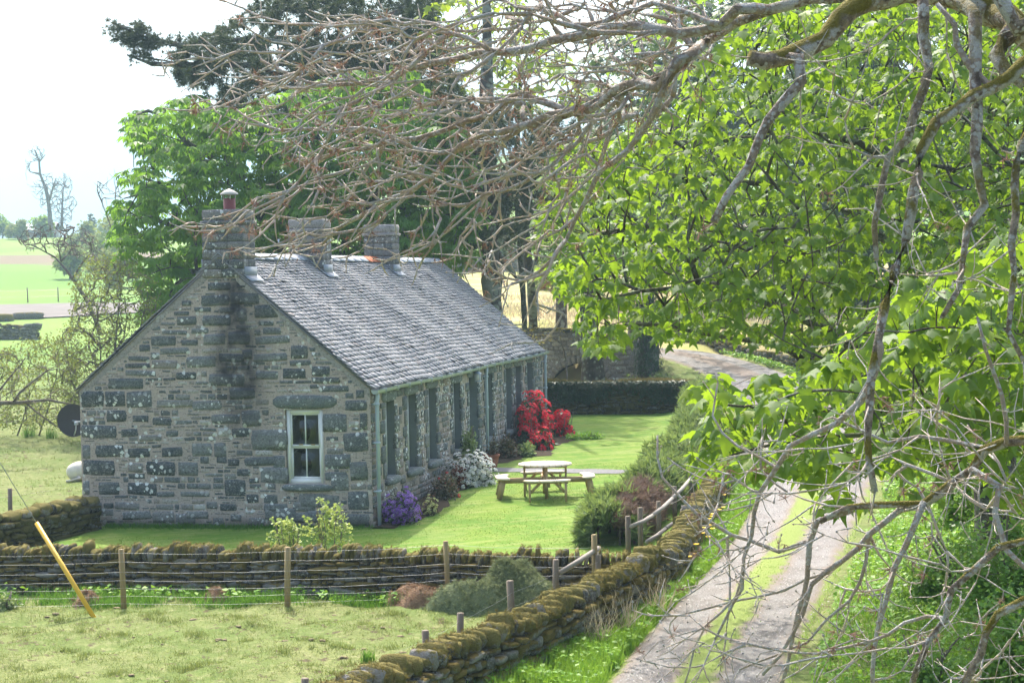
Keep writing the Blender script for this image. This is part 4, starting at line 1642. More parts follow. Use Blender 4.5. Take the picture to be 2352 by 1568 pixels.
def dry_wall(name, label, path, h, th, cope, mat, cmat, fuzz=0, grp=None, clen=(.06, .13), lean=.25, cat='stone wall', courses=None):
    pts, Ltot, at = arc_resample(path, 0.25)
    root = thing(name, label, cat, tuple(path[0]), grp)
    mb, mc = MB(), MB()
    hb = h - cope
    # hearting between the faces
    T = unit(np.gradient(pts, axis=0) * [1, 1, 0])
    Nn = np.stack([T[:, 1], -T[:, 0], np.zeros(len(T))], 1)
    for i in range(len(pts) - 1):
        v = []
        for j in (i, i + 1):
            for s, z in ((-1, -.35), (1, -.35), (1, hb - .03), (-1, hb - .03)):
                v.append(pts[j] + Nn[j] * s * (th / 2 - .05) + (0, 0, z))
        mb.add(v, BOXF, (.1, 0, 0))
    z = -.05
    while z < hb - .02:
        ch = min(random.uniform(.07, .13), hb - z + .02)
        for s in (-1, 1):
            t = random.uniform(0, .2)
            while t < Ltot - .05:
                l = random.choice([.1, .16, .2, .26, .34, .48]) * random.uniform(.85, 1.15)
                c = at(t + l / 2)
                d = unit((at(min(Ltot, t + l)) - at(t)) * [1, 1, 0])
                n = np.array([d[1], -d[0], 0])
                bat = .05 * (1 - z / max(.1, hb))
                tl = random.uniform(-.14, .14)
                hs = ch / 2 * random.choice([.7, .85, 1.0, 1.1, 1.35])
                stone(mb, c + n * s * (th / 2 + bat - .075 + random.uniform(-.035, .03)) + (0, 0, z + ch / 2 + random.uniform(-.02, .02)), unit(d + (0, 0, tl)), n, unit(np.array([0, 0, 1.0]) - d * tl), l / 2 * random.uniform(.9, 1.08), .10, hs, None, .2, random.random() < .25)
                t += l
        z += ch
    t = 0
    tops = []
    k = 0
    while t < Ltot:
        l = random.uniform(*clen)
        c = at(t + l / 2)
        d = unit((at(min(Ltot, t + l + .05)) - at(max(0, t - .05))) * [1, 1, 0])
        n = np.array([d[1], -d[0], 0])
        ln = lean + random.uniform(-.22, .22)
        up = unit(np.array([0, 0, 1]) + d * ln)
        dd = unit(np.cross(n, up)) * -1
        hh = cope * random.uniform(.62, 1.28) / 2
        stone(mc, c + n * random.uniform(-.05, .05) + (0, 0, hb + hh - .02), dd, n, up, l / 2 * random.uniform(.85, 1.1), th / 2 * random.uniform(.72, 1.12), hh, None, .17, random.random() < .35)
        t += l * random.uniform(.95, 1.12)
    root_wall = mb.build('wall_face', M[mat], root, True)
    cp = mc.build('coping', M[cmat], root, True)
    if fuzz:
        mf = MB()
        V = np.concatenate(mc.v)
        idx = rng.integers(0, len(V), fuzz)
        pos = V[idx]
        zc = np.array([np.interp(0, [0], [0])])
        keep = (np.sin(pos[:, 0] * 5.3 + np.sin(pos[:, 1] * 4.1)) + np.sin(pos[:, 0] * 2.1 + pos[:, 1] * 3.3 + 1) + rng.normal(0, .5, fuzz) > -.2) & (rng.uniform(0, 1, fuzz) < .25 + .75 * ((V[idx][:, 2] - V[:, 2].min()) / np.ptp(V[:, 2])))
        pos = pos[keep] + rng.normal(0, .012, (keep.sum(), 3))
        Y = unit(np.stack([rng.normal(0, .6, len(pos)), rng.normal(0, .6, len(pos)), rng.uniform(.2, 1.0, len(pos))], 1))
        X, Y, Z = frames(Y, unit(rng.normal(0, 1, (len(pos), 3))))
        scatter(mf, *TUFT, pos, X, Y, Z, rng.uniform(.025, .065, len(pos)))
        mf.build('moss', M['moss_fuzz'], cp)
    return root


def onground(p, dz=0.0):
    return [(x, y, float(terrain(np.array([x]), np.array([y]), False)[0]) + dz) for x, y in p]


dry_wall('dry_stone_wall', 'low mossy dry stone wall running across below the cottage gable', [(-13, 31.3, 0), (-10, 31.0, 0), (-6.4, 30.55, 0), (-2.3, 29.65, 0), (.5, 29.0, 0), (1.75, 28.9, 0)], .78, .42, .24, 'moss_wall', 'moss_cope', 20000, clen=(.05, .11), lean=.12)
dry_wall('dry_stone_wall', 'mossy dry stone wall climbing diagonally from the bottom edge beside the grass verge', [(-5.2, 12.5, 0), (-2.0, 19.5, 0), (-.78, 22, 0), (.43, 24.5, 0), (1.36, 26.8, 0), (2.2, 29.0, 0)], .80, .42, .24, 'moss_wall', 'moss_cope', 30000, clen=(.07, .15))
dry_wall('dry_stone_wall', 'low mossy wall curving along the lane beyond the wooden rail', [(2.3, 29.5, 0), (2.75, 31.2, 0), (3.4, 35, 0), (4.2, 38.9, 0.08), (5.05, 43.5, 0.25), (6.15, 51, 0.45)], .62, .45, .24, 'moss_wall', 'moss_cope', 5000, clen=(.07, .15))
dry_wall('dry_stone_wall', 'dark mossy wall leading left from the foot of the gable', [(-8.95, 38.6, 0), (-9.7, 36.6, 0), (-11.2, 34.8, 0), (-13.5, 33.6, 0), (-17, 32.8, 0)], .72, .45, .2, 'moss_dark', 'moss_cope', 3000, clen=(.12, .3), lean=.5)
gw_ = dry_wall('garden_wall', 'ivy grown mossy garden wall closing the far end of the lawn', [(-.6, 62.3, .45), (.9, 62.1, .45), (3.7, 61.5, .45), (6.6, 60.8, .5)], 1.14, .55, .18, 'moss_dark', 'moss_dark', 0, clen=(.15, .4))
mf = MB()
n = 7000
t = rng.uniform(0, 1, n)
x = -.6 + 7.2 * t
y = np.interp(x, [-.6, .9, 3.7, 6.6], [62.3, 62.1, 61.5, 60.8])
zz = rng.uniform(.45, 1.2, n)
keep = (np.sin(x * 2.1) * .25 + .68 < zz + rng.normal(0, .12, n))
pos = np.stack([x, y - .30 - rng.uniform(0, .12, n), zz + .42], 1)[keep]
Y = unit(np.stack([rng.normal(0, .5, len(pos)), rng.uniform(-.9, -.2, len(pos)), rng.uniform(-1, .1, len(pos))], 1))
X, Y, Z = frames(Y, np.array([0, -.6, .8]))
scatter(mf, *DIAMOND, pos, X, Y, Z, rng.uniform(.06, .13, len(pos)))
mf.build('ivy', M['ivy_leaf'], gw_)
mf = MB()
n = 5200
x = rng.uniform(-.6, 6.6, n)
y = np.interp(x, [-.6, .9, 3.7, 6.6], [62.3, 62.1, 61.5, 60.8]) + rng.uniform(-.33, .3, n)
zz = 1.53 + .05 * np.sin(x * 1.7) + rng.normal(0, .03, n)
Y = unit(np.stack([rng.normal(0, .5, n), rng.normal(-.2, .5, n), rng.uniform(.4, 1, n)], 1))
X, Y, Z = frames(Y, unit(rng.normal(0, 1, (n, 3))))
scatter(mf, *TUFT, np.stack([x, y, zz], 1), X, Y, Z, rng.uniform(.06, .15, n))
mf.build('moss', M['moss_fuzz'], gw_)

dry_wall('ruined_wall', 'tumbled grey stone wall below the farm track', onground([(-42, 131), (-37.5, 130), (-33.5, 129)], -.1), 1.25, .7, .3, 'grey_wall', 'grey_wall', 0, clen=(.3, .9), lean=.1)
dry_wall('field_wall', 'distant grey field wall crossing the straw meadow', onground([(-6, 168), (2, 166), (10, 163), (24, 160)], -.1), 1.25, .6, .3, 'grey_wall', 'grey_wall', 0, clen=(.3, .7), lean=.1)
dry_wall('lane_wall', 'grey stone wall on the outer bend of the lane by the bridge', onground([(5.2, 80.2), (7.6, 77.6), (9.4, 73.6), (10.9, 69.0), (11.8, 64)], -.1), 1.0, .45, .22, 'grey_wall', 'grey_wall', 0, clen=(.12, .3), lean=.15)
for i, q in enumerate([(4, 683, 148, 1.9), (60, 690, 150, 2.6)]):
    c = P(q[0], q[1] + 6, q[2])
    c[2] = float(terrain(c[:1], c[1:2], False)[0]) + .25
    m = MB()
    stone(m, c, AX, AY, AZ, q[3] / 2, .6, .35, None, .2)
    tag(m.build('boulder', M['grey_wall'], None, True), ['flat grey boulder at the left edge of the farm track', 'long grey boulder lying beside the farm track'][i], 'boulder')

# ------------------------------------------------------------------ bridge
br = thing('stone_bridge', 'old stone bridge with dark round arch beyond the garden wall', 'bridge', (2.4, 72.8, 0))
A, B = np.array([-6.0, 76.8]), np.array([5.1, 71.8])
dB = unit(B - A)
nB = np.array([dB[1], -dB[0]])
LB = np.linalg.norm(B - A)
s0 = ((1330 - 1176) / F * 73.2 - A[0]) / dB[0]          # arch centre
RA, ZS = 1.42, .25


def top(s):
    return 2.95 - .55 * max(0, (s - s0 + 1) / (LB - s0 + 1)) ** 1.3 - .25 * max(0, (s0 - 3 - s) / 5)


m = MB()
ma = MB()
ss = sorted(set(list(np.linspace(0, LB, 30)) + list(s0 + RA * np.cos(np.linspace(0, PI, 25)))))
for a, b in zip(ss[:-1], ss[1:]):
    def zb(s):
        return ZS + math.sqrt(max(0, RA * RA - (s - s0) ** 2)) * 1.02 if abs(s - s0) < RA else -.5
    mid = (a + b) / 2
    za, zc = (zb(a), zb(b)) if abs(mid - s0) < RA else (-.5, -.5)
    if abs(mid - s0) < RA:
        za, zc = max(za, ZS), max(zc, ZS)
    q = []
    for off in (0, .45):
        for s, z in ((a, za), (b, zc), (b, top(b)), (a, top(a))):
            p = A + dB * s - nB * off
            q.append((p[0], p[1], z))
    m.add(q, [(0, 1, 2, 3), (7, 6, 5, 4), (3, 2, 6, 7)], (.3, .5, .5))
    if abs(mid - s0) < RA:        # barrel of the arch
        q = [(*(A + dB * s - nB * o), z) for s, z in ((a, za), (b, zc)) for o in (0, 3.4)]
        ma.add(q, [(0, 1, 3, 2)], (.1, .5, .5))
q = []
for s in (s0 - RA, s0 + RA):
    q = [(*(A + dB * s - nB * o), z) for o in (0, 3.4) for z in (-.5, ZS)]
    ma.add(q, [(0, 1, 3, 2)], (.1, .5, .5))
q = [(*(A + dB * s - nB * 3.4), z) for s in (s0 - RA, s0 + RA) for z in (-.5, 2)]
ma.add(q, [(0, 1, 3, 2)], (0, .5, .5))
bw = m.build('spandrel_wall', M['bridge_stone'], br)
M['arch_shade'] = m_simple('arch_shade_stone', (0.055, 0.05, 0.045), 0.8, 0.3, 0.4, 3)  # shade inside the arch put into the stone colour
ma.build('arch_barrel', M['arch_shade'], br)
m = MB()
z = 0.0
while z < 2.9:
    h = random.uniform(.12, .24)
    s = 0
    while s < LB:
        l = random.uniform(.2, .6)
        c = s + l / 2
        ok = z + h < top(c) - .02
        for e in (s, c, s + l):
            if abs(e - s0) < RA + .28 and z < ZS + math.sqrt(max(0, (RA + .28) ** 2 - (e - s0) ** 2)):
                ok = False
        if ok and random.random() < .9:
            p = A + dB * c + nB * .0
            stone(m, (p[0], p[1], z + h / 2), (*dB, 0), (*nB, 0), AZ, l / 2 - .01, .05, h / 2 - .008, None, .1)
        s += l
    z += h
m.build('rubble_stonework', M['bridge_stone'], bw)
m = MB()
for k in range(21):
    a = PI * (k + .5) / 21
    ca, sa = math.cos(a), math.sin(a)
    p = A + dB * (s0 + (RA + .14) * ca) + nB * .01
    r3 = np.array([dB[0] * ca, dB[1] * ca, sa])
    t3 = np.array([-dB[0] * sa, -dB[1] * sa, ca])
    stone(m, (p[0], p[1], ZS + (RA + .14) * sa), t3, (*nB, 0), r3, .105, .07, .15, (.5, random.random(), .5), .08)
m.build('arch_ring', M['bridge_stone'], br)
m = MB()
s = 0
while s < LB:
    l = random.uniform(.25, .5)
    p = A + dB * (s + l / 2) - nB * .22
    stone(m, (p[0], p[1], top(s + l / 2) + .07), (*dB, 0), (*nB, 0), AZ, l / 2 - .008, .28, .09, None, .1)
    s += l
m.build('parapet_coping', M['grey_wall'], br)

# ------------------------------------------------------------------ fences
def post(mb, x, y, z0, z1, r, lean=(0, 0)):
    tube(mb, [(x, y, z0 - .15), (x + lean[0] * .5, y + lean[1] * .5, (z0 + z1) / 2), (x + lean[0], y + lean[1], z1)], [r, r * .98, r * .95], 9)


def wire_fence(label, posts, mat, r, wires, net=True, wr=.0015):
    x, y, z0, z1 = posts[0]
    root = thing('wire_fence', label, 'fence', (x, y, z0))
    for x, y, a, b in posts:
        m = MB()
        post(m, x, y, a, b, r * random.uniform(.9, 1.1), (random.uniform(-.03, .03), random.uniform(-.03, .03)))
        m.build('post', M[mat], root, False)
    for f in wires:
        m = MB()
        pts = []
        for (x0, y0, a0, b0), (x1, y1, a1, b1) in zip(posts[:-1], posts[1:]):
            for t in np.linspace(0, 1, 9)[:-1]:
                sag = -.025 * 4 * t * (1 - t)
                pts.append((x0 + (x1 - x0) * t, y0 + (y1 - y0) * t - r, a0 + (a1 - a0) * t + f + sag + random.uniform(-.006, .006)))
        x1, y1, a1, b1 = posts[-1]
        pts.append((x1, y1 - r, a1 + f))
        tube(m, pts, wr, 4)
        m.build('wire', M['wire'], root)
    if net:
        m = MB()
        for (x0, y0, a0, b0), (x1, y1, a1, b1) in zip(posts[:-1], posts[1:]):
            n = int(math.hypot(x1 - x0, y1 - y0) / .16)
            for k in range(1, n):
                t = k / n
                p = (x0 + (x1 - x0) * t, y0 + (y1 - y0) * t - r, a0 + (a1 - a0) * t)
                tube(m, [(p[0], p[1], p[2] + wires[0]), (p[0] + random.uniform(-.01, .01), p[1], p[2] + wires[-3])], wr * .5, 3)
        tag(m.build('wire_netting', M['wire'], root), kind='stuff')
    return root


def gp(px, py, h):
    p = G(px, py)
    return (p[0], p[1], 0.0, h)


wire_fence('stock fence of round yellowish posts and wire netting across the field', [gp(-105, 1405, .95), gp(285, 1398, .95), gp(660, 1396, .96), gp(1030, 1379, .96), (1.22, 28.35, 0, 1.10)], 'post', .045, (.10, .22, .34, .46, .6, .76, .9))
wire_fence('short weathered fence posts standing behind the diagonal mossy wall', [(1.26, 28.2, 0, .8), (.57, 27.2, 0, .90), (-.07, 25.6, 0, .86), (-.76, 23.5, 0, .80), (-1.12, 22.4, 0, .80), (-2.35, 19.8, 0, .8)], 'oldpost', .05, (.3, .5, .7), False)
wire_fence('two grey posts in the pasture left of the gable', [(-12.6, 36.2, 0, .95), (-10.65, 38.4, 0, .9), (-9.4, 40.6, 0, .6)], 'oldpost', .055, (.35, .75), False)
ff = []
for px, py in ((-40, 682), (10, 680), (75, 680), (140, 676), (200, 678), (262, 672), (330, 672)):
    p = P(px, py, 178)
    z = float(terrain(p[:1], p[1:2], False)[0])
    ff.append((p[0], p[1] + random.uniform(-3, 3), z, z + 1.35))
wire_fence('far field fence of thin posts above the farm track', ff, 'oldpost', .06, (.5, 1.1), False, .006)
ff = []
for px in range(1160, 1420, 33):
    x = (px - 1176) / F * 158
    z = float(terrain(np.array([x]), np.array([158.]), False)[0])
    ff.append((x, 158, z, z + 1.3))
wire_fence('distant post and wire fence in the meadow behind the trunks', ff, 'oldpost', .05, (.5, 1.1), False, .006)

# rail fence between hedge and lane
def gz_p(p):
    return surf(p[0], p[1])


rf = thing('rail_fence', 'weathered grey post and rail fence curving between hedge and lane', 'fence', (2.0, 32, 0))
top_px = [(1452, 1207, 32.0), (1500, 1182, 33.3), (1545, 1143, 35.8), (1585, 1100, 39), (1625, 1060, 42.7), (1668, 1026, 46.3), (1700, 1002, 49)]
low_px = [(1488, 1242, 32.8), (1530, 1212, 34.0), (1570, 1180, 36.2), (1602, 1135, 39.5), (1640, 1092, 43), (1690, 1045, 48)]
for pl in (top_px, low_px):
    q = [P(*p) for p in pl]
    for a, b in zip(q[:-1], q[1:]):
        m = MB()
        mid = (a + b) / 2 - (0, 0, .02)
        e = unit(b - a) * .06
        tube(m, [a - e, mid, b + e], [.042, .039, .036], 7)
        m.build('rail', M['rail'], rf)
for p in (P(1450, 1200, 32.1), P(1478, 1180, 32.9), P(1520, 1165, 34.4), P(1556, 1130, 36.7), P(1592, 1092, 39.7), P(1632, 1052, 43.4), P(1672, 1022, 46.8)):
    m = MB()
    post(m, p[0] - .06, p[1], gz_p(p), p[2] + .12, .05)
    m.build('post', M['oldpost'], rf)
m = MB()
tube(m, [P(1285, 1315, 27.2), P(1330, 1287, 27.8), P(1374, 1258, 28.5)], [.04, .042, .04], 7)
tag(m.build('wooden_pole', M['rail']), 'loose pale pole leaning along the wall beside the last fence post', 'pole')

# yellow guy-wire guard
gb = P(220, 1424, 28.05)
gt = P(84, 1200, 28.6)
gs = thing('guy_wire', 'yellow plastic guard on a slanting stay wire in the field', 'guy wire', (gb[0], gb[1], 0))
d = unit(gt - gb)
m = MB()
tube(m, [gb - d * .12, gt], .036, 10)
m.build('guard', M['yellow'], gs, True)
m = MB()
tube(m, [gt - d * .1, gt + d * 9.5], .007, 5)
m.build('stay_wire', M['wire'], gs)

# ------------------------------------------------------------------ picnic table
tc = GS(1253, 1139)
pt = thing('picnic_table', 'round wooden picnic table with four attached benches on the lawn', 'picnic table', tc, rz=math.radians(2))


def tp(name, m, mat, par=pt):
    return m.build(name, M[mat], par, False, local=True)


def slats(m, inside, x0, x1, z0, z1, nb, ylim):
    """boards across a shape: inside(x) -> (ylo, yhi) or None"""
    bw = (x1 - x0) / nb
    for i in range(nb):
        a, b = x0 + i * bw + .004, x0 + (i + 1) * bw - .004
        xs = np.linspace(a, b, 7)
        lo, hi = [], []
        for x in xs:
            r = inside(x)
            if r:
                lo.append((x, r[0]))
                hi.append((x, r[1]))
        if len(lo) > 1:
            prism(m, lo + hi[::-1], z0, z1)


R = .61
m = MB()
slats(m, lambda x: (-math.sqrt(max(1e-4, R * R - x * x)), math.sqrt(max(1e-4, R * R - x * x))), -R, R, .715, .75, 9, R)
tp('table_top', m, 'table_top')
m = MB()
for a in (0, PI / 2):
    c, s = math.cos(a), math.sin(a)
    bar(m, (-.5 * c, -.5 * s, .68), (.5 * c, .5 * s, .68), .045, .07)
tp('top_batten', m, 'table_wood')
for k in range(2):
    a = k * PI / 2
    c, s = math.cos(a), math.sin(a)
    m = MB()
    for e in (-.03, .03) if k == 0 else (-.035, .035):
        bar(m, (-1.06 * c - e * s, -1.06 * s + e * c, .375 - .002 * k), (1.06 * c - e * s, 1.06 * s + e * c, .375 - .002 * k), .04, .12)
    tp('cross_beam', m, 'table_wood')
for k in range(4):
    a = k * PI / 2
    c, s = math.cos(a), math.sin(a)
    m = MB()
    bar(m, (.47 * c, .47 * s, 0), (.47 * c, .47 * s, .71), .07, .045, up=(c, s, 0))
    tp('leg', m, 'table_wood')
for k in range(4):
    a = k * PI / 2
    rot = lambda x, y: (x * math.cos(a) - y * math.sin(a), x * math.sin(a) + y * math.cos(a))
    be = thing('bench', None, None)
    be.parent = pt
    m = MB()
    n = 14
    # kidney: outer arc, hollow inner edge, rounded ends; boards run outwards
    for j in range(3):
        y0, y1 = -.53 + j * .3533 + .005, -.53 + (j + 1) * .3533 - .005
        lo, hi = [], []
        for y in np.linspace(y0, y1, 7):
            e = min(1.0, abs(y) / .53)
            xo = 1.13 - .30 * y * y - .14 * max(0, (e - .72) / .28) ** 2
            xi = .86 - .32 * y * y + .085 * max(0, (e - .72) / .28) ** 2
            lo.append(rot(xi, y))
            hi.append(rot(xo, y))
        prism(m, (lo + hi[::-1])[::-1], .435, .47)
    tp('seat', m, 'table_top', be)
    for s in (-1, 1):
        m = MB()
        p0 = (*rot(1.06, s * .40), 0)
        p1 = (*rot(.96, s * .40), .435)
        tv = rot(0, 1)
        bar(m, p0, p1, .13, .045, up=(tv[0], tv[1], 0))
        tp('leg', m, 'table_wood', be)
        m = MB()
        bar(m, (*rot(1.0, s * .38), .20), (*rot(.985, s * .16), .42), .035, .06)
        tp('brace', m, 'table_wood', be)
    m = MB()
    bar(m, (*rot(.99, -.46), .415), (*rot(.99, .46), .415), .07, .035)
    tp('rail', m, 'table_wood', be)

# ------------------------------------------------------------------ heaps
def heap(name, label, c, rx, ry, h, mat, fmat=None, n=0, cat='heap'):
    root = thing(name, label, cat, c)
    m = MB()
    na, nr = 64, 20
    v = []
    ph = rng.uniform(0, 6, 8)
    for i in range(nr + 1):
        r = i / nr
        for j in range(na):
            a = 2 * PI * j / na
            rr = r * (1 + .12 * math.sin(3 * a + ph[0]) + .07 * math.sin(5 * a + ph[1]))
            x, y = rr * rx * math.cos(a), rr * ry * math.sin(a)
            z = h * (1 - r ** 2.7) * (.9 + .30 * math.sin(x * 5 + ph[2]) * math.sin(y * 5 + ph[3])) + .09 * h * math.sin(x * 11 + ph[4] + y * 4) * (1 - r) + .06 * h * math.sin(y * 14 + x * 9 + ph[5]) * (1 - r) + random.uniform(-.03, .03) * h
            v.append((c[0] + x, c[1] + y, c[2] + z - .03 * r))
    fs = [(i * na + j, i * na + (j + 1) % na, (i + 1) * na + (j + 1) % na, (i + 1) * na + j) for i in range(nr) for j in range(na)]
    fs = [f[::-1] for f in fs]
    m.add(v, fs, (.5, .5, .5))
    m.build('mound', M[mat], root, True)
    if fmat:
        m = MB()
        V = np.array(v)
        pos = V[rng.integers(0, len(V), n)] + rng.normal(0, .02, (n, 3))
        Y = unit(np.stack([rng.normal(0, 1, n), rng.normal(0, 1, n), rng.uniform(-.3, .5, n)], 1))
        X, Y, Z = frames(Y, unit(rng.normal(0, 1, (n, 3))))
        scatter(m, *TUFT, pos, X, Y, Z, rng.uniform(.04, .10, n))
        m.build('cut_grass', M[fmat], root)
    return root


M['cut_grass'] = m_leaf('cut_grass', (0.17, 0.205, 0.105), (0.32, 0.35, 0.18), (0.3, 0.33, 0.15), 0.15, 0.85, 0.1)
M['brown_sprig'] = m_leaf('brown_sprig', (0.24, 0.145, 0.085), (0.46, 0.31, 0.2), (0.25, 0.15, 0.08), 0.15, 0.85, 0.1)
hp = P(1165, 1376, 28.15)
hp[2] = 0
heap('compost_heap', 'large mound of grey green grass cuttings between fence and mossy wall', tuple(hp), 1.12, .7, .64, 'heap_green', 'cut_grass', 5200)
hp = P(975, 1368, 28.7)
hp[2] = 0
heap('compost_heap', 'small brown heap beside the large green mound of cuttings', tuple(hp), .66, .45, .34, 'heap_brown', 'brown_sprig', 700)
for i, (px, py, s) in enumerate(((500, 1370, .24), (200, 1372, .25))):
    hp = P(px, py, 29.4)
    hp[2] = 0
    heap('soil_mound', ['low reddish mound in the grass near the middle fence post', 'low reddish mound behind the yellow guard'][i], tuple(hp), s, s, .2, 'heap_brown', 'brown_sprig', 150, 'mound')

# ------------------------------------------------------------------ sheep lying behind the gable corner
sc = P(203, 1112, 47.5)
sc[2] = surf(sc[0], sc[1])
sh = thing('sheep', 'white sheep lying in the pasture half hidden by the gable', 'sheep', tuple(sc))
m = MB()
bx = np.linspace(-.56, .40, 26)
prof = np.interp(bx, [-.56, -.55, -.52, -.46, -.38, -.25, .1, .32, .40], [.01, .06, .12, .18, .225, .265, .26, .18, .12])
pts = [(sc[0] + a, sc[1] + .05 * a, sc[2] + .27 + .02 * math.sin(a * 6)) for a in bx]
tube(m, pts, prof, 14)
tube(m, [(sc[0] + .34, sc[1], .34), (sc[0] + .48, sc[1] - .03, .50), (sc[0] + .56, sc[1] - .05, .58), (sc[0] + .68, sc[1] - .07, .54), (sc[0] + .77, sc[1] - .08, .49)], [.14, .11, .085, .07, .045], 10)
for a, s in ((.25, -1), (.3, 1), (-.3, -1), (-.35, 1)):
    tube(m, [(sc[0] + a, sc[1] + s * .16, .18), (sc[0] + a + .16, sc[1] + s * .27, .09), (sc[0] + a - .05, sc[1] + s * .30, .04), (sc[0] + a - .2, sc[1] + s * .30, .03)], [.09, .055, .035, .03], 7)
for s in (-1, 1):
    tube(m, [(sc[0] + .56, sc[1] - .05 + s * .06, .62), (sc[0] + .54, sc[1] - .05 + s * .14, .62), (sc[0] + .53, sc[1] - .05 + s * .20, .58)], [.02, .03, .008], 6)
for v_ in m.v[1:]:
    v_[:, 2] += sc[2]
m.build('body', M['wool'], sh, True)

# ------------------------------------------------------------------ pot
pc = GS(1129, 1073)
pl = thing('plant_pot', 'large terracotta pot beside the cottage door', 'plant pot', tuple(pc))
m = MB()
lathe(m, [(0, 0), (.125, 0), (.15, .05), (.185, .22), (.192, .27), (.215, .28), (.22, .34), (.20, .345), (.18, .30), (0, .29)], pc, 22)
m.build('pot', M['pot'], pl, True)
m = MB()
lathe(m, [(0, .315), (.19, .30)], pc, 16)
m.build('soil', M['soil'], pl)

# far barn, upper left
bc = P(72, 530, 400)
bz = float(terrain(bc[:1], bc[1:2], False)[0])
ba = thing('barn', 'distant blue grey barn among the hazy trees', 'barn', (bc[0], bc[1], bz))
m = MB()
x0, x1, y0, y1 = bc[0] - 5.2, bc[0] + 4.6, bc[1], bc[1] + 8
zt = EYE + (640 - 505) * 400 / F
box(m, x0, x1, y0, y1, bz - 2, zt)
m.build('wall', M['barn_wall'], ba)
m = MB()
m.add([(x0 - .4, y0 - .3, zt - .1), (x1 + .4, y0 - .3, zt - .1), (x1 + .4, y0 + 4, zt + 1.5), (x0 - .4, y0 + 4, zt + 1.5), (x0 - .4, y1 + .3, zt - .1), (x1 + .4, y1 + .3, zt - .1)], [(0, 1, 2, 3), (3, 2, 5, 4)], (.5, .5, .5))
m.build('roof', M['barn_roof'], ba)
m = MB()
box(m, bc[0] - 1.2, bc[0] + 1.2, y0 - .05, y0, bz, zt - .6)
m.build('door', M['oldpost'], ba)
# ------------------------------------------------------------------ trees
def leaf_clusters(mb, tpl, pos, per, size, spread, drop=(-1.0, -.2), up=(0, -.15, 1), tint_by=None):
    """per leaves around each point, fanned out and drooping"""
    n = len(pos)
    k = per
    p = np.repeat(pos, k, 0)
    a = (np.tile(np.arange(k), n) * 2.4 + np.repeat(rng.uniform(0, 6.28, n), k)) + rng.normal(0, .3, n * k)
    rad = spread * rng.uniform(.25, 1.0, n * k)
    o = np.stack([np.cos(a) * rad, np.sin(a) * rad, -rad * .25 + rng.normal(0, .16, n * k) * spread], 1)
    Y = unit(np.stack([np.cos(a), np.sin(a), rng.uniform(drop[0], drop[1], n * k)], 1))
    U = unit(np.array(up) + rng.normal(0, .2, (n * k, 3)))
    X, Y, Z = frames(Y, U)
    s = rng.uniform(size[0], size[1], n * k) * np.repeat(rng.uniform(.72, 1.12, n), k)
    base = np.repeat(rng.uniform(0, 1, n), k)
    t = np.stack([np.clip(base * .6 + rng.uniform(0, 1, n * k) * .45, 0, 1), rng.uniform(0, 1, n * k), rng.uniform(0, 1, n * k)], 1)
    if isinstance(tpl, list):
        w = rng.integers(0, len(tpl), n * k)
        for q_, tq in enumerate(tpl):
            e = w == q_
            scatter(mb, *tq, (p + o)[e], X[e], Y[e], Z[e], s[e], t[e])
    else:
        scatter(mb, *tpl, p + o, X, Y, Z, s, t)


def px_root(*pts):
    return [P(x, y, d) for x, y, d in pts]


# --- near sycamore and the bigger sycamore by the lane ---------------------------------
S1 = [(1238, 420), (1262, 372), (1330, 300), (1400, 322), (1470, 268), (1560, 240), (1620, 120), (1700, 40), (1760, -40), (2400, -40), (2400, 900), (2200, 980), (2000, 980), (1900, 850), (1800, 790), (1700, 772), (1640, 765), (1560, 775), (1470, 760), (1410, 800), (1370, 812), (1330, 775), (1335, 715), (1290, 668), (1250, 600), (1300, 560), (1225, 500)]
tb = np.array([7.55, 28.6, 0.35])
g = Grow()
g.root([tb + (0, 0, -.4), tb + (-.03, 0, 1.5), tb + (.1, .1, 3.4), tb + (.0, .0, 6), tb + (.2, .3, 9.5), tb + (.1, .2, 12)], [.36, .31, .28, .24, .15, .06], .4)
trunk_n = g.n
syc_roots = [
    ((7.55, 28.6, 2.6), px_root((1950, 880, 26), (1800, 800, 24.5), (1640, 770, 23.5), (1480, 745, 23)), .075),
    ((7.6, 28.6, 3.3), px_root((2050, 830, 25), (1900, 760, 23), (1750, 690, 21.5), (1560, 660, 20.5), (1380, 690, 20)), .08),
    ((7.6, 28.7, 4.2), px_root((1980, 650, 27), (1800, 560, 25.5), (1600, 520, 24.5), (1420, 530, 24), (1290, 560, 24)), .085),
    ((7.55, 28.6, 5.0), px_root((2050, 560, 28), (1880, 440, 28), (1700, 420, 27.5), (1500, 400, 27), (1350, 380, 27)), .085),
    ((7.5, 28.6, 5.8), px_root((2150, 420, 26), (1970, 330, 25), (1840, 310, 24.5), (1640, 325, 24), (1500, 330, 24)), .075),
    ((7.6, 28.7, 7.0), px_root((2000, 200, 29), (1850, 120, 29), (1700, 90, 29)), .07),
    ((7.7, 28.6, 4.0), px_root((2300, 620, 25), (2350, 560, 22), (2420, 500, 20)), .07),
    ((7.7, 28.6, 6.5), px_root((2280, 240, 27), (2380, 120, 26)), .07),
    ((7.6, 28.5, 3.0), px_root((2150, 860, 24), (2050, 850, 21), (1900, 850, 19)), .065),
]
for st, pts, r0 in syc_roots:
    at = int(np.argmin(np.linalg.norm(g.p[:trunk_n] - np.array(st), axis=1)))
    n = len(pts)
    g.root([g.p[at]] + pts, [r0 * (1 - .8 * i / n) for i in range(n + 1)], .35, at=at, wob=.012)
tg = poly_targets(S1, 3100, 19.0, 31.0)
g.grow(tg, .32, .8, .6, up=-.25, wob=.02)
g.radii(.0066, .42, .2)
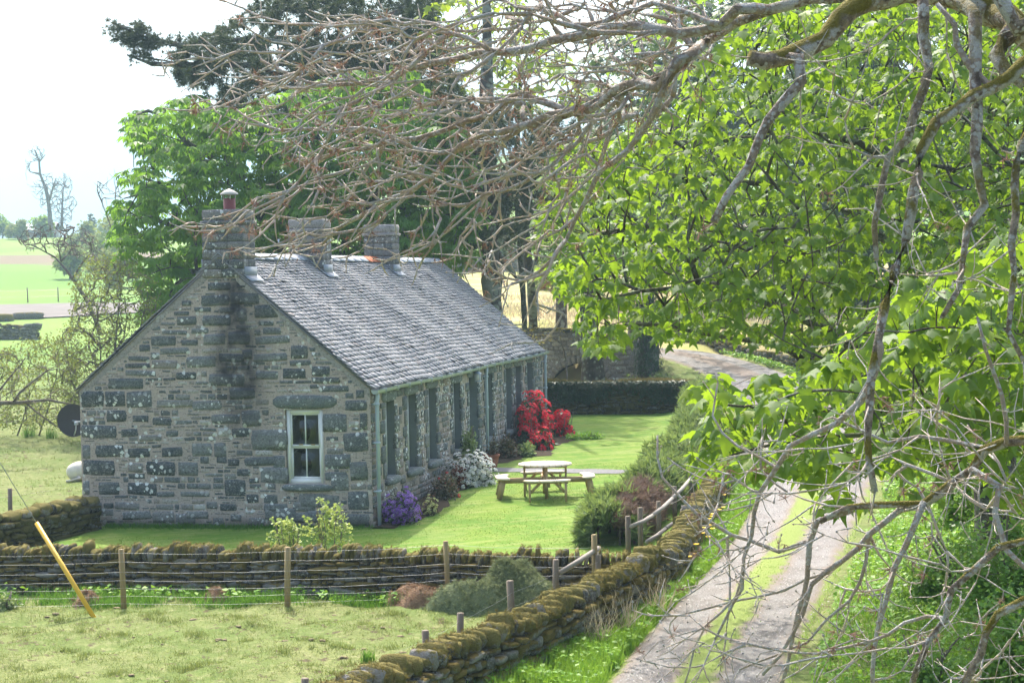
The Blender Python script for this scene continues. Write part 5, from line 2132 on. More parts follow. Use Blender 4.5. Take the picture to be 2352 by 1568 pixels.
syc = thing('sycamore_tree', 'tall sycamore beside the lane with fresh green lobed leaves and dark branches', 'tree', tuple(tb))
g.mesh(only=True).build('trunk', M['dark_bark'], syc, True)
g.mesh(only=False).build('branch', M['dark_bark'], syc, True)
m = MB()
ends = g.p[g.ends()]
leaf_clusters(m, MAPLES, ends, 6, (.10, .18), .15, (-1.3, -.2))
tp_ = g.p[rng.choice(g.tips(.6), 1000, False)]
leaf_clusters(m, MAPLES, tp_, 3, (.08, .15), .14, (-1.3, -.2))
m.build('crown', M['syc_leaf'], syc)

S2 = [(1588, 895), (1640, 862), (1700, 880), (1760, 860), (1860, 820), (1980, 760), (2100, 640), (2250, 560), (2420, 480), (2420, 1190), (2330, 1180), (2240, 1090), (2150, 1140), (2090, 1120), (2000, 1080), (1960, 1160), (1900, 1185), (1860, 1120), (1800, 1060), (1750, 1065), (1690, 1100), (1640, 1105), (1600, 1075), (1590, 1040), (1650, 1010), (1590, 965), (1620, 930)]
tb2 = np.array([5.6, 15.5, 1.2])
g = Grow()
g.root([tb2 + (0, 0, -.8), tb2 + (0, 0, 1.2), tb2 + (-.1, .0, 3), tb2 + (.1, .1, 6), tb2 + (.1, .0, 9)], [.30, .26, .22, .16, .05], .4)
trunk_n = g.n
for st, pts, r0 in [((5.5, 15.5, 3.6), px_root((2420, 930, 15), (2150, 940, 14), (1950, 945, 13.3), (1780, 940, 13), (1650, 930, 12.8)), .04),
                    ((5.5, 15.5, 3.2), px_root((2400, 1040, 14.6), (2200, 1010, 13.6), (2000, 1000, 12.8), (1830, 1010, 12.4), (1680, 1040, 12.2)), .035),
                    ((5.5, 15.5, 4.4), px_root((2420, 760, 15), (2250, 760, 14.5), (2100, 800, 14.2), (1960, 850, 14)), .04),
                    ((5.5, 15.5, 5.0), px_root((2420, 600, 15), (2300, 640, 14.6), (2180, 700, 14)), .035)]:
    at = int(np.argmin(np.linalg.norm(g.p[:trunk_n] - np.array(st), axis=1)))
    n = len(pts)
    g.root([g.p[at]] + pts, [r0 * (1 - .8 * i / n) for i in range(n + 1)], .2, at=at, wob=.008)
tg = poly_targets(S2, 420, 11.4, 15.5)
keep = np.ones(len(tg), bool)
x, y = px_of(tg)
keep &= ~((x > 1900) & (y > 1090) & (rng.uniform(0, 1, len(tg)) < .55))
g.grow(tg[keep], .16, .8, .6, up=-.25, wob=.012)
g.radii(.0034, .42, .1)
syc2 = thing('sycamore_tree', 'nearest sycamore whose low leafy boughs hang over the lane', 'tree', tuple(tb2))
g.mesh(only=True).build('trunk', M['dark_bark'], syc2, True)
g.mesh(only=False).build('branch', M['dark_bark'], syc2, True)
m = MB()
leaf_clusters(m, MAPLES, g.p[g.ends()], 6, (.09, .185), .12, (-1.3, -.2))
leaf_clusters(m, MAPLES, g.p[rng.choice(g.tips(.5), 170, False)], 3, (.07, .15), .10, (-1.3, -.2))
m.build('crown', M['syc_leaf'], syc2)

# sycamore sprays above the roof, seen through the bare twigs: a third tree left of the lane
S3 = [(955, -30), (1180, -30), (1230, 60), (1300, 110), (1330, 240), (1230, 260), (1120, 215), (1030, 210), (985, 120)]
g = Grow()
tb3 = np.array([.38, 68.0, 0.5])
g.root([tb3 + (0, 0, -.3), tb3 + (.1, 0, 3), tb3 + (-.1, 0, 8), tb3 + (.1, 0, 12), tb3 + (-.4, -.3, 15)], [.13, .11, .09, .07, .04], .5)
g.grow(poly_targets(S3, 230, 63, 71), .5, .8, .6, up=-.2, wob=.03)
g.radii(.012, .4, .12)
t3 = thing('sycamore_tree', 'slender sycamore with yellow green leaves high behind the cottage roof', 'tree', tuple(tb3))
g.mesh().build('trunk', M['dark_bark'], t3, True)
m = MB()
leaf_clusters(m, MAPLE, g.p[g.ends()], 6, (.22, .36), .34, (-1.2, -.2))
M['syc_yellow'] = m_leaf('sycamore_leaf_young', (0.15, 0.25, 0.035), (0.27, 0.36, 0.04), (0.42, 0.55, 0.04), 0.45, 0.5, 0.3)
m.build('crown', M['syc_yellow'], t3)

# --- far leafy trees filling the right, trunks by the bridge -----------------------------
def tree(label, base, trunk_pts, trunk_r, poly, n, d0, d1, leafm, tpl, per, size, spread, barkm='dark_bark', step=.6, tip=.012, extra=(), name='broadleaf_tree', drop=(-1, -.1), inner=0, up=-.1, pw=.42):
    g = Grow()
    g.root(trunk_pts, trunk_r, step)
    tn = g.n
    for st, pts, r in extra:
        at = int(np.argmin(np.linalg.norm(g.p[:tn] - np.array(st), axis=1)))
        g.root([g.p[at]] + list(pts), [r * (1 - .75 * i / len(pts)) for i in range(len(pts) + 1)], step, at=at, wob=.04)
    if n:
        g.grow(poly_targets(poly, n, d0, d1), step, .8, .6, up=up, wob=.05)
    g.radii(tip, pw, .3)
    t = thing(name, label, 'tree', tuple(base))
    g.mesh(only=True).build('trunk', M[barkm], t, True)
    if n:
        g.mesh(only=False).build('branch', M[barkm], t, True)
    if leafm:
        m = MB()
        leaf_clusters(m, tpl, g.p[g.ends()], per, size, spread, drop)
        if inner:
            leaf_clusters(m, tpl, g.p[rng.choice(g.tips(.6), min(inner, len(g.tips(.6))), False)], per, size, spread, drop)
        m.build('crown', M[leafm], t)
    return t, g


def gz_(x, y):
    return float(terrain(np.array([float(x)]), np.array([float(y)]), False)[0])


def base_at(px, d):
    x = (px - 1176) / F * d
    return np.array([x, d, gz_(x, d)])


b = base_at(1488, 69)
tree('ivy clad tree trunk standing by the bridge with a leafy crown', b, [b + (0, 0, -.3), b + (.05, 0, 1.5), P(1486, 690, 69), P(1500, 500, 69), P(1560, 250, 69), P(1600, 40, 69)], [.42, .36, .3, .25, .18, .06],
     [(1330, 120), (1420, 40), (1600, -30), (2000, -30), (2060, 300), (2000, 700), (1850, 780), (1600, 760), (1480, 700), (1400, 500), (1330, 360)], 170, 66, 76, 'syc_far_leaf', MAPLE, 6, (.26, .46), .45, inner=60)
m = MB()
n = 1500
zz = rng.uniform(0, 3.2, n)
aa = rng.uniform(0, 2 * PI, n)
rr = .38 + rng.uniform(-.02, .16, n)
pos = np.stack([b[0] + rr * np.cos(aa), b[1] + rr * np.sin(aa), b[2] + zz], 1)
X, Y, Z = frames(np.stack([np.cos(aa) * .5, np.sin(aa) * .5, -np.ones(n)], 1), np.stack([np.cos(aa), np.sin(aa), np.full(n, .3)], 1))
scatter(m, *DIAMOND, pos, X, Y, Z, rng.uniform(.08, .16, n))
m.build('ivy', M['ivy_leaf'], bpy.data.objects['broadleaf_tree'])
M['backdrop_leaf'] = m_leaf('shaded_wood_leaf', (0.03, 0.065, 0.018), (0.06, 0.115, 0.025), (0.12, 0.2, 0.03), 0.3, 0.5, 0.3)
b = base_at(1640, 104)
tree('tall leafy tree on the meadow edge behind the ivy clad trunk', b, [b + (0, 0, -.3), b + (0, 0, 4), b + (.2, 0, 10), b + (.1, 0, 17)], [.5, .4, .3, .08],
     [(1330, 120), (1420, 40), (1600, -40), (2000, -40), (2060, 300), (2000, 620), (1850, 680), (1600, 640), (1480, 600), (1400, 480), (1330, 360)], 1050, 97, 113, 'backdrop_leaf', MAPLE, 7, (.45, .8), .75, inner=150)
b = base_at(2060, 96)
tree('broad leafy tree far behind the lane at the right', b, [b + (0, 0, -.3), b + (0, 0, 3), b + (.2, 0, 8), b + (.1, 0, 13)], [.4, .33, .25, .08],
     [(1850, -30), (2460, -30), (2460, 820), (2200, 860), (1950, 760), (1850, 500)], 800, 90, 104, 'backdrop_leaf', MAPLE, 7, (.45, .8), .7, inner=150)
b = base_at(1360, 71)
tree('tree trunk with big pale lichen patches in front of the bridge arch', b, [b + (0, 0, -.3), P(1362, 840, 71), P(1355, 760, 71), P(1348, 640, 71), P(1365, 470, 71), P(1390, 300, 71)], [.46, .42, .36, .28, .2, .1],
     [(1230, 430), (1330, 380), (1440, 440), (1430, 640), (1330, 690), (1240, 640)], 170, 67, 75, 'syc_far_leaf', MAPLE, 6, (.28, .48), .45, barkm='trunk_bark',
     extra=[(P(1352, 700, 71), [P(1390, 640, 71), P(1410, 560, 71)], .14)])
b = base_at(1222, 74)
tree('thin dark bare trunk between the cottage end and the bridge', b, [b + (0, 0, -.3), P(1224, 700, 74), P(1213, 600, 74), P(1206, 480, 74), P(1212, 400, 74)], [.2, .19, .17, .14, .09],
     [(1150, 440), (1215, 380), (1290, 420), (1300, 560), (1215, 520)], 40, 72, 76, None, None, 0, 0, 0, barkm='trunk_bark', tip=.02, name='bare_tree')

# --- conifers -----------------------------------------------------------------------------
def conifer(label, px, d, top_z, poly, n, d0, d1, limbs, rad, tuft, per=5):
    b = base_at(px, d)
    g = Grow()
    x0 = b[0]
    g.root([b + (0, 0, -.4), b + (0.05, 0, 4), b + (-.05, 0, 9), (x0 + .05, d, top_z * .75), (x0, d, top_z)], [rad, rad * .85, rad * .7, rad * .4, .05], .6)
    tn = g.n
    for z, pts in limbs:
        at = int(np.argmin(np.abs(g.p[:tn, 2] - z)))
        q = [P(*p) for p in pts]
        g.root([g.p[at]] + q, [.13 * (1 - .8 * i / len(q)) for i in range(len(q) + 1)], .5, at=at, wob=.03)
    g.grow(poly_targets(poly, n, d0, d1), .5, .9, .6, up=-.2, wob=.05)
    g.radii(.012, .42, .12)
    t = thing('conifer_tree', label, 'tree', tuple(b))
    g.mesh(only=True).build('trunk', M['trunk_bark'], t, True)
    g.mesh(only=False).build('branch', M['dark_bark'], t, True)
    m = MB()
    ids = np.concatenate([g.ends(), g.tips(.7)])
    pos = np.repeat(g.p[ids], per, 0)
    dr = np.repeat(g.d[ids], per, 0)
    nn = len(pos)
    Y = unit(dr * .7 + rng.normal(0, .75, (nn, 3)) + (0, 0, .10))
    X, Y, Z = frames(Y, unit(rng.normal(0, 1, (nn, 3))))
    scatter(m, *TUFT, pos + rng.normal(0, .08, (nn, 3)), X, Y, Z, rng.uniform(tuft[0], tuft[1], nn))
    m.build('crown', M['fir_needle'], t)
    return t


conifer('dark conifer reaching a long bough left over the chestnut', 948, 69, 22,
        [(560, 40), (640, -40), (1010, -40), (1020, 160), (985, 330), (900, 250), (800, 265), (700, 290), (600, 330), (540, 340), (495, 320), (500, 255), (470, 205), (400, 185), (395, 130), (450, 95), (520, 60)], 950, 64, 74,
        [(14.5, [(820, 130, 68), (600, 90, 67), (420, 105, 66), (330, 75, 66), (262, 55, 66)]), (13, [(800, 190, 68), (600, 160, 67), (470, 150, 66)]), (12, [(820, 260, 68), (650, 270, 67), (530, 310, 66)]),
         (15, [(820, 50, 70), (640, 20, 70), (560, 30, 70)]), (13.5, [(420, 150, 66), (340, 145, 66), (292, 128, 66)]), (12, [(1000, 260, 70)])], .42, (.22, .42))
# sparse outer sprays on the longest bough
m = MB()
pp = []
for x0, y0, x1, y1, k in ((245, 40, 330, 100, 26), (285, 95, 350, 142, 16), (330, 60, 400, 110, 10), (390, 85, 500, 190, 46), (495, 255, 560, 335, 30)):
    pp.append(poly_targets([(x0, y0), (x1, y0), (x1, y1), (x0, y1)], k, 65.5, 66.5))
pp = np.concatenate(pp)
g = Grow()
g.root(px_root((430, 112, 66), (360, 98, 66), (320, 80, 66), (262, 55, 66)), .03, .4)
g.root(px_root((430, 150, 66), (380, 140, 66), (300, 128, 66)), .03, .4)
g.root(px_root((560, 300, 66), (510, 310, 66)), .03, .4)
g.grow(pp, .3, .8)
g.radii(.012, .4, .06)
g.mesh(mb=m)
cf = bpy.data.objects['conifer_tree']
m.build('branch', M['dark_bark'], cf, True)
m = MB()
pos = np.repeat(np.concatenate([pp, g.p[g.tips(.6)]]), 5, 0)
nn = len(pos)
X, Y, Z = frames(unit(rng.normal(0, 1, (nn, 3)) + (-.3, 0, .1)), unit(rng.normal(0, 1, (nn, 3))))
scatter(m, *TUFT, pos + rng.normal(0, .08, (nn, 3)), X, Y, Z, rng.uniform(.18, .34, nn))
m.build('spray', M['fir_needle'], cf)

conifer('straight conifer trunk with pale lichen patches behind the cottage roof', 1130, 62, 18,
        [(1010, 60), (1080, 250), (1180, 240), (1330, 270), (1340, 420), (1250, 520), (1160, 560), (1075, 575), (1000, 430), (985, 300)], 400, 58, 67,
        [(6.2, [(1190, 640, 62), (1230, 600, 62), (1240, 540, 62)]), (8.5, [(1250, 420, 63), (1330, 400, 63)]), (9.5, [(1000, 380, 63)])], .40, (.22, .42), 4)
conifer('dark conifer closing the gap low behind the far end of the roof', 1290, 84, 13,
        [(1230, 300), (1320, 330), (1360, 470), (1320, 590), (1180, 600), (1080, 560), (1040, 620), (960, 620), (980, 520), (1100, 480)], 200, 80, 88, [], .3, (.3, .55), 4)

# --- horse chestnut behind the cottage ------------------------------------------------------
CH = [(285, 265), (330, 235), (345, 280), (400, 225), (450, 215), (500, 255), (560, 235), (640, 215), (700, 190), (820, 160), (930, 150), (1010, 210), (1080, 280), (1110, 380), (1112, 520), (1080, 600), (980, 640), (900, 640), (600, 640), (560, 660), (470, 690), (420, 730), (370, 745), (320, 720), (325, 660), (285, 600), (262, 540), (285, 500), (262, 470), (310, 440), (290, 400), (330, 360), (300, 310)]
b = base_at(720, 63)
t, g = tree('spreading horse chestnut in full leaf behind the cottage', b, [b + (0, 0, -.3), b + (.1, 0, 2.5), b + (0, 0, 5), b + (.3, 0, 8), b + (.2, 0, 10.5)], [.5, .42, .34, .22, .08],
            CH, 2100, 57.5, 68, 'chestnut_leaf', CHESTNUT, 5, (.20, .38), .34, step=.7, tip=.013,
            extra=[((b[0], 63, 2.6), [P(560, 560, 61), P(420, 520, 60), P(320, 500, 60)], .2), ((b[0], 63, 3.4), [P(560, 430, 62), P(430, 330, 62), P(360, 260, 62)], .18), ((b[0], 63, 4.5), [P(900, 400, 63), P(1020, 350, 63)], .18), ((b[0], 63, 2.6), [P(520, 620, 60), P(400, 650, 59)], .15), ((b[0], 63, 5), [P(600, 300, 63), P(520, 250, 63)], .15)],
            name='horse_chestnut_tree', drop=(-1.0, -.1), inner=1300)

# --- bare thickets on the left ---------------------------------------------------------------
def thicket(label, stems, poly, n, d0, d1, tip, leaf=None, nl=0, ls=(.04, .08), barkm='shrub_bark', name='bare_shrub', step=.35, up=.15, cat='shrub', pw=.4):
    g = Grow()
    for pts, r in stems:
        q = [P(*p) for p in pts]
        g.root(q, [r * (1 - .7 * i / (len(q) - 1)) for i in range(len(q))], step, wob=.02)
    g.grow(poly_targets(poly, n, d0, d1), step, .7, .6, up=up, wob=.05)
    g.radii(tip, pw, .1)
    t = thing(name, label, cat, (g.p[0][0], g.p[0][1], max(0, g.p[0][2])))
    g.mesh(sides=4).build('branch', M[barkm], t, True)
    if leaf:
        m = MB()
        pos = g.p[rng.choice(g.tips(.8), nl)] + rng.normal(0, .08, (nl, 3))
        Y = unit(rng.normal(0, 1, (nl, 3)))
        X, Y, Z = frames(Y, unit(rng.normal(0, 1, (nl, 3)) + (0, -.3, .8)))
        scatter(m, *DIAMOND, pos, X, Y, Z, rng.uniform(ls[0], ls[1], nl))
        m.build('foliage', M[leaf], t)
    return t


thicket('tangled twiggy shrub budding pale green beside the left roof edge', [([(265, 940, 58), (262, 840, 58), (270, 740, 58), (280, 650, 58)], .05), ([(225, 940, 59), (235, 830, 59), (215, 720, 59)], .045), ([(310, 900, 58), (320, 780, 58), (335, 700, 58)], .04), ([(190, 930, 58), (160, 850, 58), (150, 790, 58)], .03)],
        [(165, 640), (215, 590), (285, 585), (340, 625), (375, 660), (360, 730), (310, 800), (260, 880), (240, 960), (170, 970), (130, 900), (120, 800), (160, 730)], 1500, 56, 62, .0085, 'shrub_leaf', 6500, (.06, .115))
thicket('crooked little bare tree leaning over the farm track', [([(232, 770, 76), (205, 700, 76), (170, 650, 76), (150, 620, 76), (128, 592, 76)], .10), ([(165, 645, 76), (190, 600, 76), (210, 580, 76)], .05), ([(128, 592, 76), (90, 570, 76), (50, 555, 76)], .04), ([(140, 600, 76), (135, 560, 76), (150, 525, 76)], .04)],
        [(28, 540), (70, 518), (140, 508), (200, 525), (240, 560), (250, 610), (200, 600), (130, 575), (60, 585)], 480, 73, 79, .010, barkm='far_bark', name='bare_tree', cat='tree')
thicket('low bare bush with arching twigs at the left edge', [([(40, 1000, 60), (60, 930, 60), (90, 860, 60)], .035), ([(90, 1000, 60), (120, 900, 60), (140, 820, 60)], .035), ([(-20, 1000, 60), (-10, 900, 60), (20, 830, 60)], .035)],
        [(-40, 830), (30, 790), (110, 770), (180, 790), (200, 880), (190, 980), (60, 990), (-40, 970)], 700, 57, 63, .007, 'shrub_leaf', 5500, (.06, .12))
thicket('fallen dead branch with bare limbs lying in front of the bushes', [([(-60, 930, 52), (40, 925, 52), (110, 920, 52), (165, 925, 52)], .07), ([(30, 925, 52), (70, 880, 52), (110, 850, 52), (135, 845, 52)], .04), ([(-30, 930, 52), (20, 870, 52), (60, 820, 52)], .04), ([(60, 925, 52), (110, 965, 52), (150, 990, 52)], .035)],
        [(-40, 800), (60, 790), (150, 830), (190, 900), (170, 960), (60, 960), (-40, 960)], 90, 51, 53.5, .007, barkm='shrub_bark', name='dead_branch', cat='branch')
thicket('slender bare saplings rising in front of the hazy pasture', [([(300, 640, 90), (270, 560, 90), (240, 480, 90), (222, 430, 90)], .05), ([(310, 640, 90), (285, 540, 90), (268, 470, 90), (262, 400, 90)], .05)],
        [(215, 420), (275, 380), (310, 470), (300, 560), (235, 540)], 70, 87, 93, .011, barkm='far_bark', name='bare_tree', cat='tree')

# --- distant trees in the haze ------------------------------------------------------------
def far_thick(label, stems, poly, n, d0, d1, tip, step=1.6, **k):
    return thicket(label, stems, poly, n, d0, d1, tip, step=step, **k)


far_thick('tall hazy bare tree with forked trunk on the far hillside', [([(118, 530, 340), (112, 470, 340), (104, 430, 340), (92, 400, 340), (90, 370, 340), (80, 345, 340)], .42), ([(112, 465, 340), (122, 430, 340), (128, 410, 340)], .24), ([(92, 400, 340), (70, 395, 340)], .25), ([(90, 372, 340), (104, 355, 340)], .2)],
          [(55, 345), (85, 328), (108, 345), (100, 372), (75, 372), (55, 400), (70, 440), (95, 480), (130, 470), (145, 420), (120, 395), (60, 425)], 650, 336, 344, .04, barkm='far_bark', name='bare_tree', cat='tree')
far_thick('rounded hazy bare tree beside the tall forked one', [([(142, 530, 345), (143, 470, 345), (146, 430, 345)], .28)],
          [(120, 420), (145, 388), (170, 420), (178, 470), (165, 515), (120, 510), (108, 480)], 800, 340, 350, .04, barkm='far_bark', name='bare_tree', cat='tree')


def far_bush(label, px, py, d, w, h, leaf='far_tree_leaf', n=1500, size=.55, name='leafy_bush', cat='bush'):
    c = P(px, py, d)
    z = min(gz_(c[0], d), c[2])
    t = thing(name, label, cat, (c[0], d, z))
    m = MB()
    wm, hm = w / F * d / 2, h / F * d
    tube(m, [(c[0], d, z - .5), (c[0], d, z + hm * .5)], [.25, .1], 6)
    m.build('trunk', M['far_bark'], t)
    m = MB()
    k = 9
    cc = rng.normal(0, .42, (k, 3))
    j = rng.integers(0, k, n)
    q = cc[j] + unit(rng.normal(0, 1, (n, 3))) * rng.uniform(.25, .55, (n, 1))
    pos = np.stack([c[0] + q[:, 0] * wm, d + q[:, 1] * wm, z + hm * np.clip(.5 + q[:, 2] * .5, .03, 1.1)], 1)
    X, Y, Z = frames(unit(rng.normal(0, 1, (n, 3))), unit(rng.normal(0, 1, (n, 3)) + (0, 0, .6)))
    scatter(m, *DIAMOND, pos, X, Y, Z, size * rng.uniform(.6, 1.4, n))
    m.build('crown', M[leaf], t)


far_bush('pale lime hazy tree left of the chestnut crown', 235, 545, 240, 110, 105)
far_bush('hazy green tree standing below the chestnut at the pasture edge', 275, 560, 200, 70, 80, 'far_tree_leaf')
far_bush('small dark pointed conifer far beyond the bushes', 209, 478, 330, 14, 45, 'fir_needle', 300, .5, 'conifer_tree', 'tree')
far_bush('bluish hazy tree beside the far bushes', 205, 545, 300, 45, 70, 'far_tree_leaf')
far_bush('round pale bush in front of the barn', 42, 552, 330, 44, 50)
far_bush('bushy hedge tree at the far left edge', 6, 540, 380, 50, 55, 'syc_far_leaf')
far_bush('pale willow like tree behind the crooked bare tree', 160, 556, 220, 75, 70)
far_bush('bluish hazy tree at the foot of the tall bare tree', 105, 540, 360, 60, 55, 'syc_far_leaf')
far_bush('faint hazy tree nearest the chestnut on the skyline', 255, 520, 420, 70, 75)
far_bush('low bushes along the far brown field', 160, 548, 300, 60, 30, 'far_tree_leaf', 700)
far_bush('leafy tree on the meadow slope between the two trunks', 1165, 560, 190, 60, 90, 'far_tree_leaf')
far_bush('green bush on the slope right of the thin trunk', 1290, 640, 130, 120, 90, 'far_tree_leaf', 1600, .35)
# ------------------------------------------------------------------ bare lichened ash hanging over the foreground
ASH = thing('ash_tree', 'old bare ash tree whose lichen crusted branches hang across the whole foreground', 'tree', (3.9, 9.5, .6))
TR = [np.array([3.9, 9.5, -.2]), np.array([3.85, 9.5, 2.5]), np.array([3.6, 9.5, 5.2]), np.array([3.3, 9.45, 7.0]), np.array([3.2, 9.4, 9.0])]
g = Grow(160000)
g.root(TR, [.34, .29, .24, .2, .12], .3, 0)
tn = g.n
RID = [0]


def limb(pts, start=None, at_limb=None, rpx=(10, 4)):
    """pts (x, y, d) along the photographed limb; joined to the trunk (start = height) or to an earlier limb"""
    q = [P(*p) for p in pts]
    RID[0] += 1
    if start is not None:
        at = int(np.argmin(np.abs(g.p[:tn, 2] - start)))
    else:
        k = np.nonzero(g.rid[:g.n] == at_limb)[0] if at_limb else np.arange(g.n)
        at = int(k[np.argmin(np.linalg.norm(g.p[k] - q[0], axis=1))])
    pp = [g.p[at]] + q
    n = len(pp)
    rad = [(rpx[0] + (rpx[1] - rpx[0]) * max(0, i - 1) / max(1, n - 2)) / F * (pts[max(0, i - 1)][2]) for i in range(n)]
    g.root(pp, rad, .09, RID[0], wob=.007, at=at)
    return RID[0]


def D(pts, d0, d1):
    n = len(pts)
    return [(x, y, d0 + (d1 - d0) * i / max(1, n - 1)) for i, (x, y) in enumerate(pts)]


A0 = limb(D([(2420, 60), (2310, 40), (2200, -10), (2080, -15), (1960, 20), (1890, 85), (1800, 130), (1718, 140)], 9.4, 9.0), 7.2, rpx=(36, 17))
A1 = limb(D([(1990, -10), (1820, 12), (1730, 35), (1618, 100), (1545, 165), (1440, 205), (1330, 250), (1240, 285)], 9.3, 10.4), None, A0, rpx=(13, 7))
A2 = limb(D([(2330, 55), (2290, 130), (2352, 200)], 9.0, 8.8), None, A0, rpx=(24, 12))
# long pale branches reaching left
C1 = limb(D([(1690, 20), (1655, 60), (1560, 75), (1450, 60), (1314, 85), (1214, 110), (1134, 120), (1064, 132), (969, 150), (904, 175), (784, 195), (700, 190), (600, 140)], 9.4, 11.0), None, A1, rpx=(14, 3.5))
C0_ = limb(D([(1560, 150), (1514, 200), (1474, 190), (1414, 210), (1379, 240), (1334, 265), (1199, 220), (1134, 250), (1064, 280), (984, 310), (884, 330), (784, 350), (690, 380)], 9.6, 11.2), None, A1, rpx=(14, 3.5))
C3 = limb(D([(1330, 250), (1180, 290), (1054, 340), (999, 405), (909, 455), (834, 495), (784, 520), (740, 560), (640, 565)], 10.2, 11.4), None, A1, rpx=(9, 2.5))
C4 = limb(D([(1540, 165), (1499, 270), (1444, 340), (1384, 390), (1349, 460), (1324, 505), (1274, 590), (1200, 640), (1130, 640)], 9.6, 10.4), None, A1, rpx=(9, 2.5))
C6 = limb(D([(1655, 60), (1500, 10), (1359, 60), (1264, 30), (1184, 15), (1080, -20)], 9.5, 10.8), None, C1, rpx=(8, 3))
C7 = limb(D([(1240, 285), (1120, 330), (980, 350), (860, 300), (740, 300), (610, 290), (540, 250)], 10.3, 11.3), None, A1, rpx=(7, 2.5))
C8 = limb(D([(1134, 120), (1000, 60), (860, 50), (720, 60), (600, 40), (520, 5)], 10.0, 11.2), None, C1, rpx=(6, 2.2))
C9 = limb(D([(1440, 205), (1300, 350), (1200, 420), (1080, 470), (1000, 560), (960, 620)], 10.0, 10.8), None, A1, rpx=(6, 2.2))
C10 = limb(D([(1274, 590), (1230, 700), (1290, 720), (1250, 780), (1180, 790)], 9.9, 10.2), None, C4, rpx=(4, 2))
# hanging lichened limbs on the right
B1 = limb(D([(1835, 130), (1838, 185), (1800, 240), (1740, 320), (1720, 385), (1670, 450), (1638, 512)], 9.0, 8.9), None, A0, rpx=(14, 9))
B2 = limb(D([(2115, -10), (2125, 90), (2132, 160), (2105, 250), (2085, 320), (2040, 360), (2020, 440), (2010, 520), (2012, 600)], 8.9, 8.6), None, A0, rpx=(13, 6))
B3 = limb(D([(2245, 40), (2240, 110), (2236, 180), (2242, 250), (2232, 340), (2250, 420), (2256, 470), (2222, 525), (2210, 600), (2200, 660), (2160, 730)], 8.8, 8.4), None, A0, rpx=(15, 6))
B4 = limb(D([(2380, 130), (2352, 150), (2280, 200), (2200, 245), (2150, 280), (2115, 350), (2100, 440), (2085, 540), (2055, 620), (2035, 700), (2020, 780), (1998, 860), (1990, 930), (1998, 1060), (2008, 1130)], 8.7, 8.3), 6.2, rpx=(16, 8))
B5 = limb(D([(2390, 260), (2345, 330), (2335, 430), (2330, 560), (2320, 680), (2310, 760), (2345, 830)], 8.2, 8.0), 6.0, rpx=(11, 5))
B5b = limb(D([(2420, 40), (2345, 60), (2300, 0), (2270, -40)], 8.6, 8.7), 6.8, rpx=(22, 14))
B4b = limb(D([(2280, 200), (2225, 150), (2190, 60), (2150, 10)], 8.7, 8.8), None, B4, rpx=(9, 5))
# big fan in the lower right
B6 = limb(D([(2500, 1010), (2400, 1000), (2313, 1012), (2258, 1032), (2233, 1082), (2183, 1115), (2118, 1152), (2010, 1154), (1950, 1165), (1880, 1198)], 8.4, 8.9), 4.2, rpx=(13, 7))
B6b = limb(D([(2183, 1119), (2118, 1159), (2068, 1176), (1998, 1226), (1938, 1286), (1868, 1336), (1848, 1409), (1818, 1459), (1758, 1552)], 8.7, 9.0), None, B6, rpx=(9, 4))
B7 = limb(D([(1958, 1172), (1878, 1200), (1858, 1250), (1853, 1324), (1838, 1409), (1820, 1480), (1790, 1580)], 8.9, 9.1), None, B6, rpx=(8, 4))
B8 = limb(D([(2025, 800), (1978, 924), (1928, 970), (1868, 994), (1818, 1030), (1783, 1070), (1743, 1134), (1723, 1224), (1708, 1284), (1703, 1349), (1640, 1470)], 8.4, 9.0), None, B4, rpx=(9, 3))
B9 = limb(D([(2500, 1190), (2400, 1215), (2348, 1234), (2293, 1259), (2243, 1304), (2183, 1356), (2168, 1414), (2133, 1469), (2095, 1580)], 8.0, 8.2), 3.6, rpx=(11, 7))
B10 = limb(D([(2520, 1320), (2420, 1360), (2352, 1379), (2293, 1406), (2265, 1459), (2255, 1500), (2220, 1560), (2200, 1620)], 7.8, 8.0), 3.3, rpx=(11, 8))
B11 = limb(D([(2118, 1152), (2090, 1219), (2058, 1304), (2033, 1376), (2013, 1454), (2003, 1580)], 8.7, 8.8), None, B6, rpx=(8, 5))
B12 = limb(D([(1853, 1244), (1783, 1262), (1718, 1240), (1643, 1209), (1570, 1156), (1525, 1095), (1510, 1000)], 9.0, 9.4), None, B7, rpx=(6, 2.5))
B13 = limb(D([(1938, 1286), (1850, 1335), (1738, 1366), (1628, 1396), (1560, 1415), (1500, 1412)], 9.0, 9.4), None, B6b, rpx=(4, 2))
B14 = limb(D([(2233, 1082), (2290, 1120), (2285, 1180), (2310, 1260), (2340, 1300), (2400, 1340)], 8.5, 8.3), None, B6, rpx=(9, 6))
B15 = limb(D([(2258, 1032), (2180, 1010), (2110, 1000), (2040, 1015), (1960, 985), (1910, 960)], 8.6, 8.8), None, B6, rpx=(6, 3))
B16 = limb(D([(2313, 1012), (2300, 900), (2270, 800), (2250, 720)], 8.4, 8.3), None, B6, rpx=(6, 3))
B17 = limb(D([(1998, 1226), (1990, 1290), (1950, 1380), (1900, 1430), (1850, 1470), (1700, 1540)], 8.9, 9.1), None, B6b, rpx=(5, 2.5))
B18 = limb(D([(2168, 1414), (2080, 1430), (2000, 1470), (1920, 1490), (1830, 1500), (1740, 1480)], 8.2, 8.6), None, B9, rpx=(5, 2.5))
B19 = limb(D([(1783, 1070), (1690, 1020), (1640, 960), (1650, 880)], 8.7, 9.0), None, B8, rpx=(4, 2))
B20 = limb(D([(1708, 1284), (1690, 1370), (1620, 1440), (1580, 1540), (1560, 1600)], 9.0, 9.2), None, B8, rpx=(4, 2))

n_l = RID[0]


def tt(poly, n, d0, d1):
    return poly_targets(poly, n, d0, d1)


